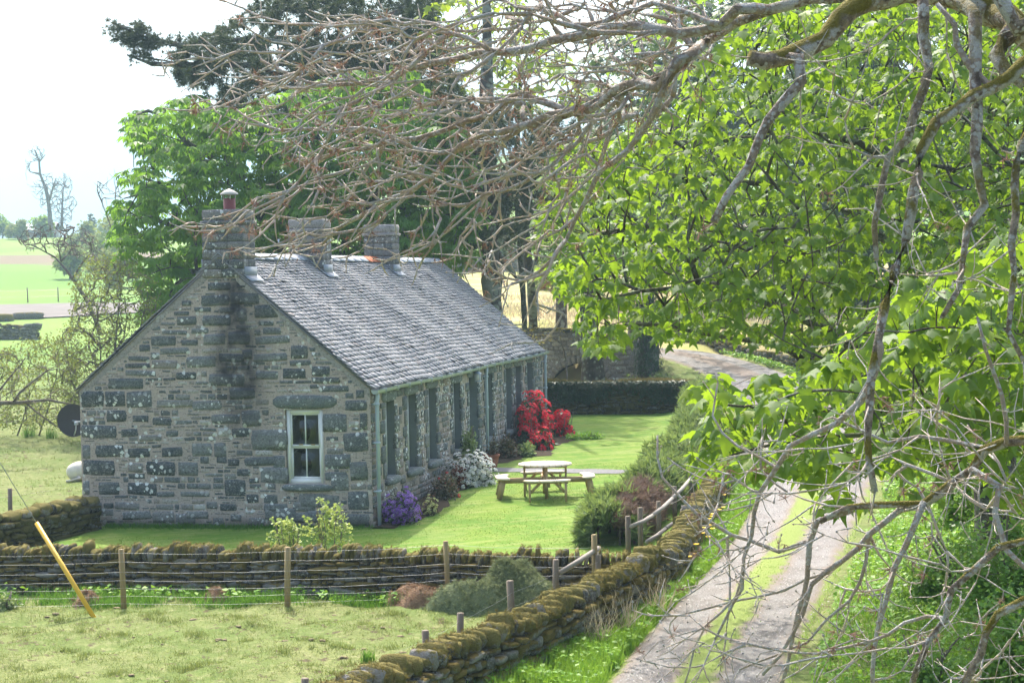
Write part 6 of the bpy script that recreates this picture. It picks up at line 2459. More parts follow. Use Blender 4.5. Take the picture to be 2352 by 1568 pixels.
MASS = [(640, 90), (560, 200), (620, 330), (700, 420), (800, 470), (900, 500), (1040, 470), (1180, 430), (1290, 470), (1400, 380), (1470, 320), (1560, 220), (1650, 110), (1620, -20), (1150, -20), (1020, 60), (860, 20), (720, 30)]
OUT = [(500, 40), (350, 150), (470, 300), (640, 400), (560, 470), (400, 490), (430, 560), (660, 620), (800, 600), (950, 620), (1080, 660), (1250, 620), (1330, 500), (1420, 400), (1200, 440), (900, 520), (720, 420), (600, 260), (640, 60)]
LOW = [(1520, 1060), (1700, 1010), (1900, 920), (2352, 880), (2400, 1600), (1540, 1600), (1450, 1420), (1590, 1330)]
RUP = [(1700, 40), (2352, 40), (2352, 900), (2000, 950), (1900, 800), (2000, 500), (1850, 350), (1720, 260)]
LC = [(1000, 620), (1250, 600), (1300, 720), (1180, 790), (1080, 690)]
FL = unit(np.array([-1.0, .1, -.18]))
g.grow(tt(MASS, 1050, 9.6, 11.6), .11, 1.6, .8, up=.22, wob=.012, flow=FL, kf=.75, maxd=1.3)
g.grow(tt(OUT, 230, 10.2, 11.6), .11, 1.6, .8, up=.2, wob=.012, flow=FL, kf=.9, maxd=1.3)
g.grow(tt(LOW, 330, 7.9, 9.6), .10, 1.5, .75, up=.3, wob=.008, flow=unit(np.array([-.8, .1, -.5])), kf=.8, maxd=.9)
g.grow(tt(RUP, 80, 8.0, 9.3), .10, 1.0, .65, up=.3, wob=.012, maxd=.7)
g.grow(tt(LC, 16, 9.8, 10.4), .10, 1.2, .65, up=.3, wob=.012, maxd=.8)
# short side twigs with knuckly ends
ids = rng.choice(np.nonzero((g.rid[:g.n] > 0) & (np.arange(g.n) > tn))[0], 1600)
g.grow(g.p[ids] + unit(g.d[ids] * 1.0 + rng.normal(0, .7, (len(ids), 3)) * (1, .6, 1)) * rng.uniform(.06, .2, (len(ids), 1)), .05, .3, .6, up=.3, wob=.004)
g.radii(.0043, .32, .09)
g.r = np.where(g.rfix[:g.n] > 0, g.r, g.r * np.clip((g.p[:g.n, 1] - 5.5) / 4.6, .5, 1.1))
g.mesh(0).build('trunk', M['ash_bark'], ASH, True)
for r in range(1, n_l + 1):
    g.mesh(r).build('branch', M['ash_bark'], ASH, True)

# knobbly buds and withered tufts at the twig ends
ends = g.ends()
m = MB()
e = ends[rng.uniform(0, 1, len(ends)) < .8]
X, Y, Z = frames(g.d[e], unit(rng.normal(0, 1, (len(e), 3))))
bud = (np.array([(0, -.6, 0), (.5, 0, 0), (0, 0, .5), (-.5, 0, 0), (0, 0, -.5), (0, 1, 0)]), [np.array([(0, 1, 2), (0, 2, 3), (0, 3, 4), (0, 4, 1), (5, 2, 1), (5, 3, 2), (5, 4, 3), (5, 1, 4)])])
scatter(m, *bud, g.p[e], X, Y, Z, rng.uniform(.009, .015, len(e)), np.stack([np.zeros(len(e)), rng.uniform(0, .4, len(e)), np.zeros(len(e))], 1))
tag(m.build('bud', M['ash_bark'], ASH), kind='stuff')
m = MB()
cand = np.concatenate([ends, g.tips(.4)])
x, y = px_of(g.p[cand])
wgt = np.where(y < 700, 1.0, .55) * np.where((x > 1700) & (y < 850), .3, 1)
sel = rng.choice(cand, 420, False, wgt / wgt.sum())
pos = np.repeat(g.p[sel], 3, 0) + rng.normal(0, .016, (len(sel) * 3, 3))
nn = len(pos)
Y = unit(rng.normal(0, .8, (nn, 3)) + (0, 0, -.7))
X, Y, Z = frames(Y, unit(rng.normal(0, 1, (nn, 3))))
scatter(m, *THREAD, pos, X, Y, Z, rng.uniform(.035, .085, nn))
tag(m.build('withered_blossom', M['dry_leaf'], ASH), kind='stuff')
# pale beard lichen on the hanging limbs
m = MB()
cl = np.nonzero((g.r > .014) & (g.rid[:g.n] > 0))[0]
sel = rng.choice(cl, 800)
pos = g.p[sel] + unit(rng.normal(0, 1, (800, 3))) * g.r[sel][:, None] * .9
Y = unit(rng.normal(0, .7, (800, 3)) + (0, 0, -.6))
X, Y, Z = frames(Y, unit(rng.normal(0, 1, (800, 3))))
M['beard'] = m_leaf('beard_lichen', (0.33, 0.36, 0.29), (0.5, 0.52, 0.45), (0.4, 0.42, 0.33), 0.2, 0.9, 0.1)
scatter(m, *THREAD, pos, X, Y, Z, rng.uniform(.015, .05, 800))
tag(m.build('beard_lichen', M['beard'], ASH), kind='stuff')
# ------------------------------------------------------------------ garden shrubs
def lumps(n, c, r, k=8, sp=.5, seed=None, zmin=0.0):
    """n points and outward normals on a lumpy cushion centred at c (base z), radii r"""
    cc = rng.normal(0, .36, (k, 3))
    cl_ = np.linalg.norm(cc, axis=1, keepdims=True)
    cc *= np.minimum(1, .5 / cl_)
    cc[:, 2] = np.abs(cc[:, 2]) * 1.1
    j = rng.integers(0, k, n)
    nrm = unit(rng.normal(0, 1, (n, 3)))
    q = cc[j] + nrm * sp * rng.uniform(.7, 1.05, (n, 1))
    q[:, 2] = np.maximum(q[:, 2], zmin)
    return np.array(c) + q * np.array(r), nrm


def shrub(name, label, c, r, leafm, nleaf, ls, flower=None, nf=0, fs=.05, topf=.1, k=8, sp=.5, cat='shrub', stemm='shrub_bark', flower2=None, stems=7):
    t = thing(name, label, cat, tuple(c))
    m = MB()
    for i in range(stems):
        a = rng.uniform(0, 6.28)
        e = rng.uniform(.2, .8)
        q = np.array(c) + np.array([math.cos(a) * e * r[0], math.sin(a) * e * r[1], r[2] * rng.uniform(.4, .9)])
        b = np.array(c) + np.array([math.cos(a) * .1 * r[0], math.sin(a) * .1 * r[1], -.05])
        tube(m, [b, (b + q) / 2 + rng.normal(0, .04, 3), q], [.018, .012, .006], 5, (.3, .5, .5))
    m.build('stem', M[stemm], t, True)
    m = MB()
    pos, nrm = lumps(nleaf, c, r, k, sp)
    Y = unit(nrm + rng.normal(0, .6, nrm.shape))
    X, Y, Z = frames(Y, unit(nrm * .4 + (0, 0, 1) + rng.normal(0, .4, nrm.shape)))
    pos = pos - nrm * np.array(r) * rng.uniform(0, .35, (nleaf, 1))
    scatter(m, *DIAMOND, pos, X, Y, Z, rng.uniform(ls[0], ls[1], nleaf))
    m.build('foliage', M[leafm], t)
    if flower:
        st = np.random.default_rng(int(abs(c[0] * 1000)) + 5)
        fp, fn = pos, nrm
        ok = np.nonzero((fn[:, 2] + .55 * -fn[:, 1] + .15 * fn[:, 0] > topf))[0]
        sel = ok[st.integers(0, len(ok), nf)]
        Zf = unit(fn[sel] + (0, -.1, .25))
        X, Y, Z = frames(np.cross(Zf, rng.normal(0, 1, (nf, 3))), Zf)
        m = MB()
        scatter(m, *TRUSS, pos[sel] + fn[sel] * np.array(r) * .10, X, Y, Zf, rng.uniform(fs * .8, fs * 1.25, nf))
        m.build('blossom', M[flower], t)
    return t


def gd(px, py, out=0.0):
    """lawn point below a photo pixel, kept clear of the cottage wall"""
    p = GS(px, py)
    q = p[:2] - C0
    lx, ly = -(q @ E2), q @ E1
    w = hl(max(lx, out), ly)
    return np.array([w[0], w[1], surf(*w)])


c = gd(905, 1200, .5)
shrub('rhododendron_bush', 'low dark shrub covered in purple flowers by the first downpipe', c, (.58, .72, .70), 'rhodo_leaf', 2600, (.05, .09), 'purple_flower', 380, .045, -.1)
c = gd(950, 1180, .75)
shrub('primrose_clump', 'pale yellow flower clump beside the purple shrub', c, (.25, .35, .40), 'dull_leaf', 500, (.04, .08), 'cream_flower', 80, .035, -.1)
c = gd(975, 1140, .5)
shrub('dark_shrub', 'dull dark leaved shrub between the purple and the white flowers', c, (.42, .75, .60), 'dull_leaf', 1900, (.05, .10), 'red_flower', 6, .04, .1)
c = gd(1005, 1120, .45)
shrub('russet_shrub', 'reddish brown leaved shrub against the wall beside the white azalea', c, (.32, .4, .62), 'russet_leaf', 700, (.05, .09))
c = gd(1050, 1112, .55)
shrub('azalea_bush', 'rounded azalea smothered in white blossom near the cottage door', c, (.74, .90, .88), 'rhodo_leaf', 2600, (.05, .09), 'white_flower', 1200, .045, -.5, k=10)
for i, (px, py, out, r, lab) in enumerate(((1178, 1022, .45, (.42, .7, 1.5), 'tall red rhododendron column against the far cottage wall'), (1222, 1015, .55, (.66, .9, 1.7), 'tallest red rhododendron bush beside the far downpipe'), (1250, 1003, .85, (.62, .7, 1.05), 'red rhododendron bush leaning out over the lawn edge'), (1212, 1030, 1.0, (.5, .6, .62), 'lower leafy rhododendron with a few red flowers in front of the tall ones'))):
    c = gd(px, py, out)
    shrub('rhododendron_bush', lab, c, r, 'rhodo_leaf', [1700, 2200, 1200, 1500][i], (.08, .15), 'red_flower', [95, 185, 200, 50][i], .105, [.15, -.1, -.3, .1][i], k=[9, 11, 10, 7][i], sp=.34)
c = gd(1172, 1048, .4)
shrub('dark_shrub', 'dull green and russet shrub behind the terracotta pot', c, (.45, .8, .62), 'dull_leaf', 1500, (.06, .11))
c = gd(1195, 1045, .9)
shrub('fern_clump', 'low green leafy clump at the lawn edge past the pot', c, (.40, .6, .35), 'hedge_leaf', 900, (.06, .12))
c = gd(1282, 1008, 1.7)
shrub('leafy_clump', 'low leafy plants at the tip of the flower bed', c, (.7, .5, .28), 'weed_leaf', 900, (.05, .1))
c = np.array([pc[0], pc[1], pc[2] + .32])
shrub('potted_shrub', 'thin stemmed russet leaved shrub growing in the terracotta pot', c, (.28, .28, .75), 'dull_leaf', 330, (.05, .09), None, 0, k=6, sp=.4)
c = np.array([*hl(.32, 7.35), 0.75])
shrub('climbing_shrub', 'green leafy shrub trained against the wall above the azalea', c, (.30, .55, 1.0), 'hedge_leaf', 560, (.06, .11), k=7, sp=.35)

# young currant bushes in front of the gable
for px, d, w, zt, lab in ((660, 31.4, .26, 1.02, 'smaller pale green leafy bush in front of the gable'), (760, 31.6, .34, 1.34, 'taller pale green leafy bush below the gable window')):
    c = np.array([(px - 11 - 1176) / F * d, d, 0.0])
    g = Grow()
    for i in range(9):
        a = rng.uniform(0, 6.28)
        q = c + np.array([math.cos(a) * w * .75, math.sin(a) * w * .6, zt * rng.uniform(.75, .98)])
        b = c + np.array([math.cos(a) * .08, math.sin(a) * .08, -.05])
        g.root([b, (b * .45 + q * .55) + (0, 0, -.05), q], [.012, .009, .005], .12, wob=.008)
    tg = c + rng.normal(0, 1, (110, 3)) * (w * .5, w * .45, .22) * (1, 1, 1) + (0, 0, zt * .68)
    tg = tg[tg[:, 2] < zt]
    g.grow(tg, .1, .8, .6, up=.3, wob=.01, maxd=.35)
    g.radii(.0035, .4, .02)
    t = thing('currant_bush', lab, 'bush', tuple(c))
    g.mesh().build('stem', M['shrub_bark'], t, True)
    m = MB()
    nd = np.concatenate([g.ends(), g.tips(.9)])
    nd = nd[g.p[nd][:, 2] > zt * .36]
    pos = g.p[rng.choice(nd, 640)] + rng.normal(0, .03, (640, 3))
    Y = unit(rng.normal(0, 1, (640, 3)) + (0, 0, .3))
    X, Y, Z = frames(Y, unit(rng.normal(0, .6, (640, 3)) + (0, -.2, 1)))
    s = rng.uniform(.045, .085, 640)
    scatter(m, DIAMOND[0] * [1.35, 1, 1], DIAMOND[1], pos, X, Y, Z, s)
    m.build('foliage', M['lime_leaf'], t)

# conifer hedge between lawn and lane
HP = np.array([(1.75, 34.6), (2.28, 36.9), (2.98, 39.3), (3.75, 43.0), (4.5, 47.3), (5.2, 51), (5.75, 55.5), (6.05, 59.5)])
HZ = np.array([surf(*q_) for q_ in HP])
hr = thing('conifer_hedge', 'feathery grey green conifer hedge along the right side of the lawn', 'hedge', (1.75, 34.6, 0))
m, md = MB(), MB()
n = 15000
s = rng.uniform(0, 1, n) ** 1.35 * (len(HP) - 1)
i0 = np.minimum(s.astype(int), len(HP) - 2)
f = (s - i0)[:, None]
ctr = HP[i0] * (1 - f) + HP[i0 + 1] * f
a = rng.uniform(0, PI, n)
lump = .80 + .22 * np.sin(s * 5.1) * np.sin(s * 2.3 + 1) + .1 * np.sin(s * 13 + 2)
rr = rng.uniform(.55, 1.08, n) * lump
hx, hz = .66, .98 * np.interp(s, [0, .6, 2], [.78, .86, 1])
pos = np.stack([ctr[:, 0] + np.cos(a) * hx * rr, ctr[:, 1] + rng.normal(0, .15, n), .05 + np.interp(s, np.arange(len(HP)), HZ) + np.sin(a) ** .7 * hz * rr], 1)
out = np.stack([np.cos(a), rng.normal(-.25, .5, n), np.sin(a) + .25], 1)
Y = unit(out + rng.normal(0, .5, (n, 3)))
X, Y, Z = frames(Y, unit(rng.normal(0, 1, (n, 3))))
dead = (np.cos(a) > .0) & (np.abs(s - .85 - .2 * np.sin(a * 5)) < .75) & (pos[:, 2] < .90) & (rng.uniform(0, 1, n) < .93)
sz = rng.uniform(.12, .28, n)
SPRAY = _tuft(7, .085, .7, 9)
scatter(m, *SPRAY, pos[~dead], X[~dead], Y[~dead], Z[~dead], sz[~dead])
scatter(md, *TUFT, np.repeat(pos[dead], 3, 0) + rng.normal(0, .06, (dead.sum() * 3, 3)), *(np.repeat(q[dead], 3, 0) for q in frames(unit(Y + rng.normal(0, .6, Y.shape)), unit(rng.normal(0, 1, Y.shape)))), np.repeat(sz[dead], 3) * .8)
m.build('foliage', M['hedge_leaf'], hr)
o = md.build('dead_patch', M['dead_sprig'], hr)
o['label'] = 'brown dead patch of hedge'
m = MB()
for q in range(60):
    t = q / 59 * (len(HP) - 1)
    i = min(int(t), len(HP) - 2)
    c = HP[i] * (1 - t + i) + HP[i + 1] * (t - i)
    x = c[0] + random.uniform(-.3, .3)
    zb_ = surf(*c)
    tube(m, [(x, c[1], zb_ - .1), (x + random.uniform(-.1, .1), c[1], zb_ + .4), (x + random.uniform(-.25, .25), c[1] + random.uniform(-.2, .2), zb_ + .75)], [.03, .02, .008], 5, (.4, .5, .5))
m.build('stem', M['shrub_bark'], hr, True)

# ------------------------------------------------------------------ hawthorn and undergrowth on the right bank
def bank_bush(label, c, r, n, ls, leafm='haw_leaf', name='hawthorn_bush', k=14, sp=.42):
    c = np.array([c[0], c[1], gz_(c[0], c[1])])
    t = thing(name, label, 'bush', tuple(c))
    g = Grow()
    for i in range(6):
        a = rng.uniform(0, 6.28)
        q = c + np.array([math.cos(a) * .5 * r[0], math.sin(a) * .5 * r[1], r[2] * .75])
        g.root([c + (0, 0, -.1), (c + q) / 2 + rng.normal(0, .1, 3), q], [.03, .02, .008], .2)
    pos, nrm = lumps(n, c, r, k, sp)
    g.grow(pos[:160], .2, .8, .6, up=.1, wob=.02)
    g.radii(.004, .4, .04)
    g.mesh().build('stem', M['shrub_bark'], t, True)
    m = MB()
    pos = pos - nrm * np.array(r) * rng.uniform(0, .4, (n, 1))
    Y = unit(rng.normal(0, 1, (n, 3)) + (0, 0, -.2))
    X, Y, Z = frames(Y, unit(nrm * .4 + rng.normal(0, .45, (n, 3)) + (0, -.2, .9)))
    scatter(m, DIAMOND[0] * [1.5, 1, 1], DIAMOND[1], pos, X, Y, Z, rng.uniform(ls[0], ls[1], n))
    m.build('foliage', M[leafm], t)


def bw(px, d):
    return ((px - 1176) / F * d, d)


bank_bush('bright hawthorn bush at the lower right corner', bw(2330, 18.5), (1.0, 1.0, 1.7), 8500, (.035, .065))
bank_bush('tall hawthorn bush behind the corner bush on the right bank', bw(2330, 22.5), (1.4, 1.2, 2.0), 8500, (.04, .075))
bank_bush('hawthorn bush in the middle of the right bank', bw(2130, 20.5), (.75, .9, 1.1), 5200, (.035, .065))
bank_bush('low bramble nearest the lane at the bottom right', bw(1995, 18.8), (.6, .9, .55), 3600, (.04, .075), 'weed_leaf', 'bramble_bush')
bank_bush('low bramble below the hawthorn at the bottom edge', bw(2200, 17.2), (.9, .8, .8), 4200, (.04, .07), 'haw_leaf', 'bramble_bush')
bank_bush('hawthorn bush under the tall sycamore trunk', bw(2210, 26.5), (1.3, 1.2, 1.3), 5000, (.045, .08))
bank_bush('bushy undergrowth between the sycamore and the lane', bw(2290, 31), (1.6, 1.4, 2.0), 5000, (.06, .10))

# scrub by the stream, in front of the bridge
bank_bush('low tangled scrub in front of the bridge arch', (2.1, 70.5), (1.0, .8, .6), 1200, (.06, .11), 'shrub_leaf', 'scrub_bush')
bank_bush('green scrub beside the ivy clad trunk', (4.6, 69.3), (1.1, .8, 1.0), 1800, (.06, .12), 'hedge_leaf', 'scrub_bush')
bank_bush('scrub on the lane edge right of the ivy clad trunk', (5.4, 67.0), (.7, .6, .6), 1100, (.06, .12), 'hedge_leaf', 'scrub_bush')
bank_bush('bush at the corner where hedge meets garden wall', (6.75, 60.3), (.8, .8, 1.1), 1600, (.06, .12), 'hedge_leaf', 'scrub_bush')
bank_bush('dull bush at the left end of the cross wall', (-8.25, 28.9), (.45, .4, .38), 700, (.04, .07), 'hedge_leaf', 'scrub_bush')
# yellow sprigs at the far eave
g = Grow()
g.root(px_root((1300, 830, 63), (1290, 790, 63), (1250, 770, 63), (1200, 775, 63)), [.03, .025, .02, .01], .3)
g.grow(poly_targets([(1180, 780), (1200, 745), (1290, 740), (1300, 780), (1230, 800)], 50, 62, 64), .25, .7)
g.radii(.008, .4, .03)
t = thing('young_tree', 'young tree with yellow opening leaves beside the far eave', 'tree', (g.p[0][0], g.p[0][1], 0))
m = g.mesh()
tube(m, [g.p[0], (g.p[0][0] + .1, g.p[0][1], 0)], [.03, .04], 6)
m.build('trunk', M['shrub_bark'], t, True)
m = MB()
leaf_clusters(m, DIAMOND, g.p[g.ends()], 5, (.07, .13), .12, (-.5, .3))
m.build('foliage', M['new_leaf'], t)

# ------------------------------------------------------------------ grasses
BL = (np.array([(-.5, 0, 0), (.5, 0, 0), (.32, .0, .55), (-.32, 0, .55), (0, 0, 1.0)]), [np.array([(0, 1, 2, 3)]), np.array([(3, 2, 4)])])


def blades(mb, xy, h, w, lean=.35, z=None):
    n = len(xy)
    z = terrain(xy[:, 0], xy[:, 1]) if z is None else np.full(n, z)
    pos = np.stack([xy[:, 0], xy[:, 1], z - .01], 1)
    Z = unit(np.stack([rng.normal(0, lean, n), rng.normal(0, lean, n), np.ones(n)], 1))
    X = unit(np.cross(Z, rng.normal(0, 1, (n, 3))))
    Yb = np.cross(Z, X)
    hh = rng.uniform(h[0], h[1], n)
    tv, tf = BL
    v = pos[:, None] + (tv[None, :, 0:1] * w) * X[:, None] + (tv[None, :, 2:3] * hh[:, None, None]) * Z[:, None] + (tv[None, :, 2:3] ** 2 * (hh * lean * .8)[:, None, None]) * Yb[:, None]
    fs = [(q[None] + (np.arange(n) * 5)[:, None, None]).reshape(-1, q.shape[1]) for q in tf]
    mb.add(v.reshape(-1, 3), fs, np.repeat(rng.uniform(0, 1, (n, 3)), 5, 0))


def in_area(poly, n):
    poly = np.array(poly, float)
    lo, hi = poly.min(0), poly.max(0)
    out, c = [], 0
    while c < n:
        q = rng.uniform(lo, hi, (2 * n, 2))
        q = q[in_poly(q[:, 0], q[:, 1], poly)]
        out.append(q)
        c += len(q)
    return np.concatenate(out)[:n]


def clumped(poly, n, scale=1.5, thr=.0):
    q = in_area(poly, n * 2)
    v = np.sin(q[:, 0] * 2.3 * scale + np.sin(q[:, 1] * 1.7 * scale) * 1.5) * np.sin(q[:, 1] * 2.9 * scale + 1.3) + .5 * np.sin(q[:, 0] * 7.1 * scale + q[:, 1] * 5)
    return q[v + rng.normal(0, .5, len(v)) > thr][:n]


FIELD = [(-9.5, 19), (-2.6, 19.2), (-.4, 24.2), (.9, 28.1), (-2.3, 28.95), (-6.4, 29.9), (-10, 30.2), (-11, 24)]
m = MB()
blades(m, in_area(FIELD, 60000), (.015, .045), .009, .8)
blades(m, clumped(FIELD, 26000, 1.3, .35), (.04, .09), .009, .7)
for q in in_area(FIELD, 170):
    s_ = random.uniform(.05, .16)
    blades(m, q + rng.normal(0, s_ * .5, (int(500 * s_), 2)), (.04, .05 + s_ * .6), .010, .5)
tag(m.build('field_grass', M['grass_pale']), kind='stuff')
M['clod'] = m_simple('dry_clod', (0.22, 0.175, 0.11), 0.95, 0.1, 0.35, 12)
m = MB()
for q in clumped(FIELD, 170, .7, .3):
    z_ = float(terrain(q[:1], q[1:2])[0])
    s_ = random.uniform(.012, .036)
    stone(m, (q[0], q[1], z_ + s_ * .1), AX, AY, AZ, s_ * 1.5, s_ * 1.2, s_ * .55, None, .3, True)
tag(m.build('soil_clods', M['clod'], None, True), kind='stuff')
m = MB()
cw = clumped([(-8.2, 29.2), (-4, 28.7), (-2.3, 28.6), (.6, 27.9), (.8, 28.6), (-2.3, 29.25), (-6.4, 30.1), (-9.5, 30.5)], 9000, 1.2, .1)
blades(m, cw, (.08, .26), .011, .3)
q = np.stack([rng.uniform(-8.7, -2.9, 4200), np.zeros(4200)], 1)
q[:, 1] = 37.54 + (-2.94 - q[:, 0]) * .2135 - rng.exponential(.10, 4200) - .02
blades(m, q, (.05, .16), .014, .4, 0.0)
q = np.stack([rng.uniform(-12, 1.5, 5000), np.zeros(5000)], 1)
q[:, 1] = np.interp(q[:, 0], [-13, -6.4, -2.3, .5, 1.75], [31.3, 30.55, 29.65, 29.0, 28.9]) + .3 + rng.exponential(.12, 5000)
blades(m, q, (.05, .18), .012, .4, 0.0)
tag(m.build('rough_grass', M['grass_dark']), kind='stuff')
VERGE = [(-1.6, 19.5), (-.55, 22), (.5, 24.4), (1.5, 26.8), (2.4, 29.0), (2.9, 31.2), (3.7, 35), (4.6, 39.4), (5.6, 45), (6.6, 50), (6.3, 45), (5.2, 39.6), (3.95, 34.0), (2.9, 29.8), (1.85, 26), (.95, 22.4), (.1, 19.3)]
m = MB()
blades(m, clumped(VERGE, 34000, .8, -.4), (.12, .38), .012, .3)
blades(m, in_area(VERGE, 14000), (.05, .14), .012, .5)
RV = [(3.4, 19), (3.6, 22.5), (4.9, 28), (6.2, 33), (7.6, 38), (9.0, 44), (10.5, 44), (9.2, 36), (7.4, 28.5), (6, 23), (5.2, 19)]
blades(m, clumped(RV, 16000, .8, -.3), (.08, .28), .012, .35)
tag(m.build('verge_grass', M['grass_green']), kind='stuff')
m = MB()


def weeds(poly, n, h, ls, thr=.0):
    q = clumped(poly, n, .8, thr)
    n = len(q)
    z = terrain(q[:, 0], q[:, 1])
    hh = rng.uniform(.2, 1, n) * h
    pos = np.stack([q[:, 0], q[:, 1], z + hh], 1)
    Y = unit(np.stack([rng.normal(0, 1, n), rng.normal(0, 1, n), rng.uniform(-.7, .3, n)], 1))
    X, Y, Z = frames(Y, unit(rng.normal(0, .35, (n, 3)) + (0, 0, 1)))
    scatter(m, DIAMOND[0] * [1.2, 1, 1], DIAMOND[1], pos, X, Y, Z, rng.uniform(ls[0], ls[1], n))


weeds(VERGE, 9000, .26, (.05, .11), .1)
weeds([(-3.5, 28.9), (.7, 28.0), (.6, 28.7), (-2.3, 29.3), (-5.5, 29.9), (-9, 30.4), (-9, 29.9)], 700, .2, (.06, .13), .2)
weeds(RV, 9000, .26, (.05, .11), -.2)
weeds([(10.7, 60), (10.6, 64), (9.6, 69), (8.2, 72.5), (8.9, 73.2), (10.6, 69), (11.5, 62)], 1600, .2, (.08, .16), 0)
tag(m.build('verge_weeds', M['weed_leaf']), kind='stuff')
m = MB()
rc = RC[(RC[:, 1] > 17) & (RC[:, 1] < 52)]
j = rng.integers(0, len(rc), 9000)
q = rc[j][:, :2] + rng.normal(0, .13, (9000, 2))
v = np.sin(q[:, 1] * 1.9) + .6 * np.sin(q[:, 1] * 4.7 + 1)
q = q[v + rng.normal(0, .5, 9000) > -.7]
blades(m, q, (.015, .05), .011, .6, 0.055)
e = rc[rng.integers(0, len(rc), 9000)]
sgn = np.where(rng.uniform(0, 1, 9000) < .5, -1, 1)
q = e[:, :2] + np.stack([sgn * (1.17 + rng.normal(0, .09, 9000)), rng.uniform(-.3, .3, 9000)], 1) * [.93, 1]
blades(m, q, (.02, .10), .011, .6)
tag(m.build('lane_grass', M['grass_green']), kind='stuff')
m = MB()
blades(m, clumped([(-16, 37), (-9.4, 41), (-9.6, 60), (-20, 62)], 9000, .6, .3), (.04, .10), .016, .6)
tag(m.build('pasture_grass', M['grass_pale']), kind='stuff')
# meadow straw and wall-side dead stalks
m = MB()
blades(m, clumped([(-3, 80), (14, 79), (22, 120), (-6, 120)], 9000, .25, .1), (.25, .6), .035, .35)
tag(m.build('meadow_grass', M['straw']), kind='stuff')
for i, (x, y) in enumerate(((1.2, 26.0), (.75, 25.1), (1.75, 27.2))):
    m = MB()
    n = 60
    q = np.array([x + .32, y - .05]) + rng.normal(0, .10, (n, 2))
    blades(m, q, (.3, .7), .010, .35, .12)
    tag(m.build('dead_stalks', M['straw']), ['dry pale grass stalks against the middle of the diagonal wall', 'dry pale stalks lowest along the diagonal wall', 'dry pale stalks near the top of the diagonal wall'][i], 'grass clump', 'dry stalks along the diagonal wall', 'thing')
# rushes and nettles
for i, (px, py, s) in enumerate(((68, 1012, .4), (118, 1018, .35), (845, 1515, .16))):
    c = G(px, py)
    m = MB()
    q = np.array([c[0], c[1]]) + rng.normal(0, s * .25, (90, 2))
    blades(m, q, (s * .6, s * 1.5), .014, .25)
    tag(m.build('rush_tuft', M['grass_dark']), ['dark rush tuft in the pasture below the bushes', 'second dark rush tuft right beside the first', 'small rush tuft alone in the near field'][i], 'grass tuft', None, 'thing')
# poppies on the verge
for i in range(14):
    y = [33.2, 33.5, 33.9, 34.1, 34.6, 34.9, 35.0, 35.3, 31.2, 31.6, 36.4, 37.0, 30.6, 38.0][i]
    x = float(np.interp(y, [29.5, 31.2, 35, 38.9], [2.3, 2.75, 3.4, 4.2])) + random.uniform(.28, .48)
    zb = gz_(x, y)
    c = np.array([x, y, zb + random.uniform(.36, .5)])
    t = thing('yellow_poppy', 'yellow poppy on the verge beside the mossy lane wall', 'flower', (x, y, zb), 'yellow poppies along the lane wall')
    m = MB()
    tube(m, [(x, y, zb - .02), c - (0, 0, .01)], .005, 4)
    m.build('stem', M['grass_green'], t)
    m = MB()
    for a in range(5):
        ca = a * PI * .4 + i
        u1 = np.array([math.cos(ca), math.sin(ca), .45]) * .06
        s1 = np.array([-math.sin(ca), math.cos(ca), .1]) * .04
        m.add([c, c + u1 * .6 + s1, c + u1, c + u1 * .6 - s1], np.array([[0, 1, 2, 3]]))
    m.build('petal', M['yellow_flower'], t)
# mown turf, and loose stones on the lane
M['turf_blade'] = m_leaf('turf_blade', (0.10, 0.19, 0.026), (0.165, 0.255, 0.042), (0.23, 0.36, 0.05), 0.3, 0.6, 0.15, (0.32, 0.34, 0.13))
m = MB()
q = in_area([(-9, 31), (2.0, 31.8), (2.9, 36), (3.8, 41), (4.8, 47), (.5, 47), (-2.2, 38), (-9, 37)], 60000)
v = np.sin(q[:, 0] * 1.7 + q[:, 1] * .9) + np.sin(q[:, 0] * 5.1 - q[:, 1] * 3.3) * .6
q = q[v + rng.normal(0, .6, len(q)) > -.3]
zq = terrain(q[:, 0], q[:, 1], False) + .06
n0 = m.n
blades(m, q, (.015, .04), .013, .7, 0.0)
m.v[-1][:, 2] += np.repeat(zq, 5)
tag(m.build('lawn_grass', M['turf_blade']), kind='stuff')
M['chips'] = m_simple('stone_chips', (0.40, 0.375, 0.36), 0.9, 0.2, 0.5, 11)
m = MB()
rr_ = RC[(RC[:, 1] > 16) & (RC[:, 1] < 48)]
j = rng.integers(0, len(rr_), 5000)
off = rng.choice([-1, 1], 5000) * np.abs(rng.normal(.55, .33, 5000))
pos = np.stack([rr_[j, 0] + off * .93, rr_[j, 1] + rng.uniform(-.25, .25, 5000), rr_[j, 2] + .032 + rng.uniform(-.004, .004, 5000)], 1)
bud4 = (np.array([(0, -.5, 0), (.5, 0, .05), (0, 0, .45), (-.5, .1, 0), (0, .6, 0)]), [np.array([(0, 1, 2), (1, 4, 2), (4, 3, 2), (3, 0, 2)])])
X, Y, Z = frames(unit(rng.normal(0, 1, (5000, 3)) * (1, 1, .2)), np.tile(np.array([[0, 0, 1.0]]), (5000, 1)))
scatter(m, *bud4, pos, X, Y, Z, rng.uniform(.012, .04, 5000))
tag(m.build('loose_gravel', M['chips']), kind='stuff')
HAZE = 0.0006
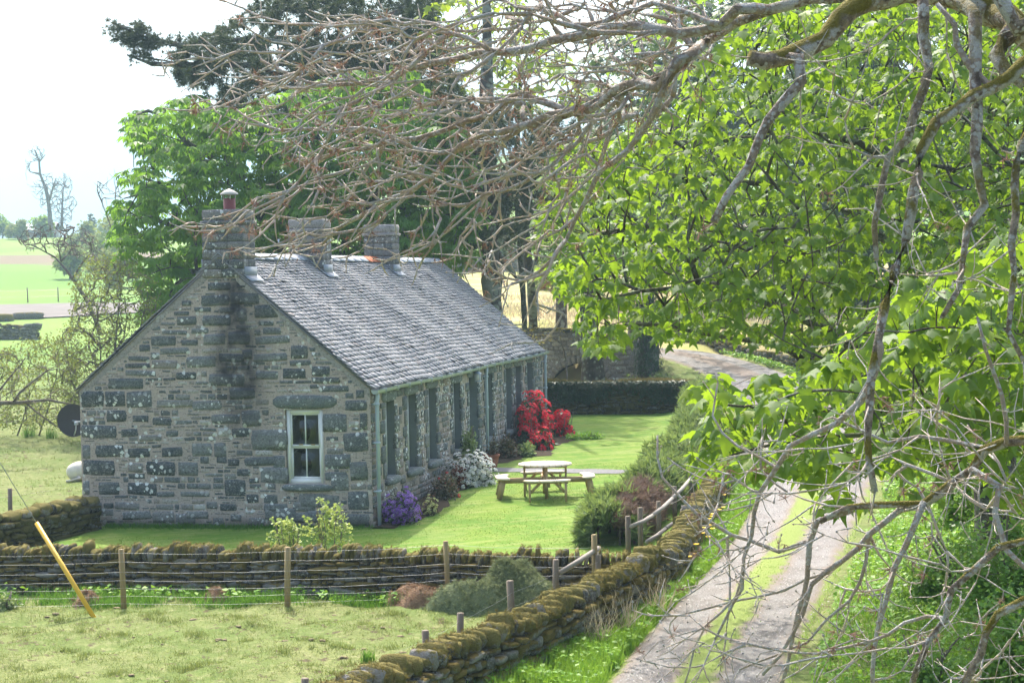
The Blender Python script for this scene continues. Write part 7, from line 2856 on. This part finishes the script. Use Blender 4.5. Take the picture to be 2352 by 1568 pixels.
# ------------------------------------------------------------------ light, sky, air, camera
SUN_EL = math.radians(52)
SUN_AZ = math.radians(-12)          # from straight ahead (+Y) towards the left
w = bpy.data.worlds.new('World')
SC.world = w
w.use_nodes = True
nt = w.node_tree
nt.nodes.clear()
sky = nt.nodes.new('ShaderNodeTexSky')
sky.sky_type = 'NISHITA'
sky.sun_disc = False
sky.sun_elevation = SUN_EL
sky.sun_rotation = SUN_AZ
sky.air_density = 1.0
sky.dust_density = 6.0
sky.ozone_density = 0.6
bg = nt.nodes.new('ShaderNodeBackground')
bg.inputs['Strength'].default_value = 0.15
wo = nt.nodes.new('ShaderNodeOutputWorld')
nt.links.new(sky.outputs[0], bg.inputs[0])
nt.links.new(bg.outputs[0], wo.inputs[0])

sd = bpy.data.lights.new('sun', 'SUN')
sd.energy = 2.6
sd.angle = math.radians(0.53)
sd.color = (1.0, 0.95, 0.86)
so = bpy.data.objects.new('sun', sd)
COL.objects.link(so)
to_sun = Vector((math.sin(SUN_AZ) * math.cos(SUN_EL), math.cos(SUN_AZ) * math.cos(SUN_EL), math.sin(SUN_EL)))
so.rotation_euler = to_sun.to_track_quat('Z', 'Y').to_euler()

if HAZE:
    k = NT('air')
    vol = k.t.nodes.new('ShaderNodeVolumePrincipled')
    vol.inputs['Color'].default_value = (0.52, 0.78, 0.95, 1)
    vol.inputs['Density'].default_value = HAZE
    vol.inputs['Anisotropy'].default_value = 0.3
    k.t.links.new(vol.outputs[0], k.out.inputs['Volume'])
    mb = MB()
    box(mb, -3500, 3500, -60, 4600, -3, 330)
    tag(mb.build('haze', k.m), kind='stuff')

cd = bpy.data.cameras.new('camera')
cd.sensor_width = 36
cd.lens = 36 * F / 2352
cd.clip_start = 0.1
cd.clip_end = 9000
co = bpy.data.objects.new('camera', cd)
COL.objects.link(co)
fw = Vector((0, math.cos(PITCH), -math.sin(PITCH)))
r0 = Vector((1, 0, 0))
u0 = Vector((0, math.sin(PITCH), math.cos(PITCH)))
r = (r0 - ROLL * u0).normalized()
u = (u0 + ROLL * r0).normalized()
co.matrix_world = Matrix((( r.x, u.x, -fw.x, 0), (r.y, u.y, -fw.y, 0), (r.z, u.z, -fw.z, EYE), (0, 0, 0, 1)))
SC.camera = co

vs = SC.view_settings
SC.display_settings.display_device = 'sRGB'
vs.view_transform = 'Standard'
vs.look = 'None'
vs.exposure = 1.6
vs.gamma = 1.0
vs.use_curve_mapping = False
cy = SC.cycles
cy.max_bounces = 6
cy.diffuse_bounces = 4
cy.glossy_bounces = 2
cy.transmission_bounces = 4
cy.transparent_max_bounces = 6
cy.volume_bounces = 0
cy.caustics_reflective = False
cy.caustics_refractive = False
cy.sample_clamp_indirect = 6
cy.use_denoising = True
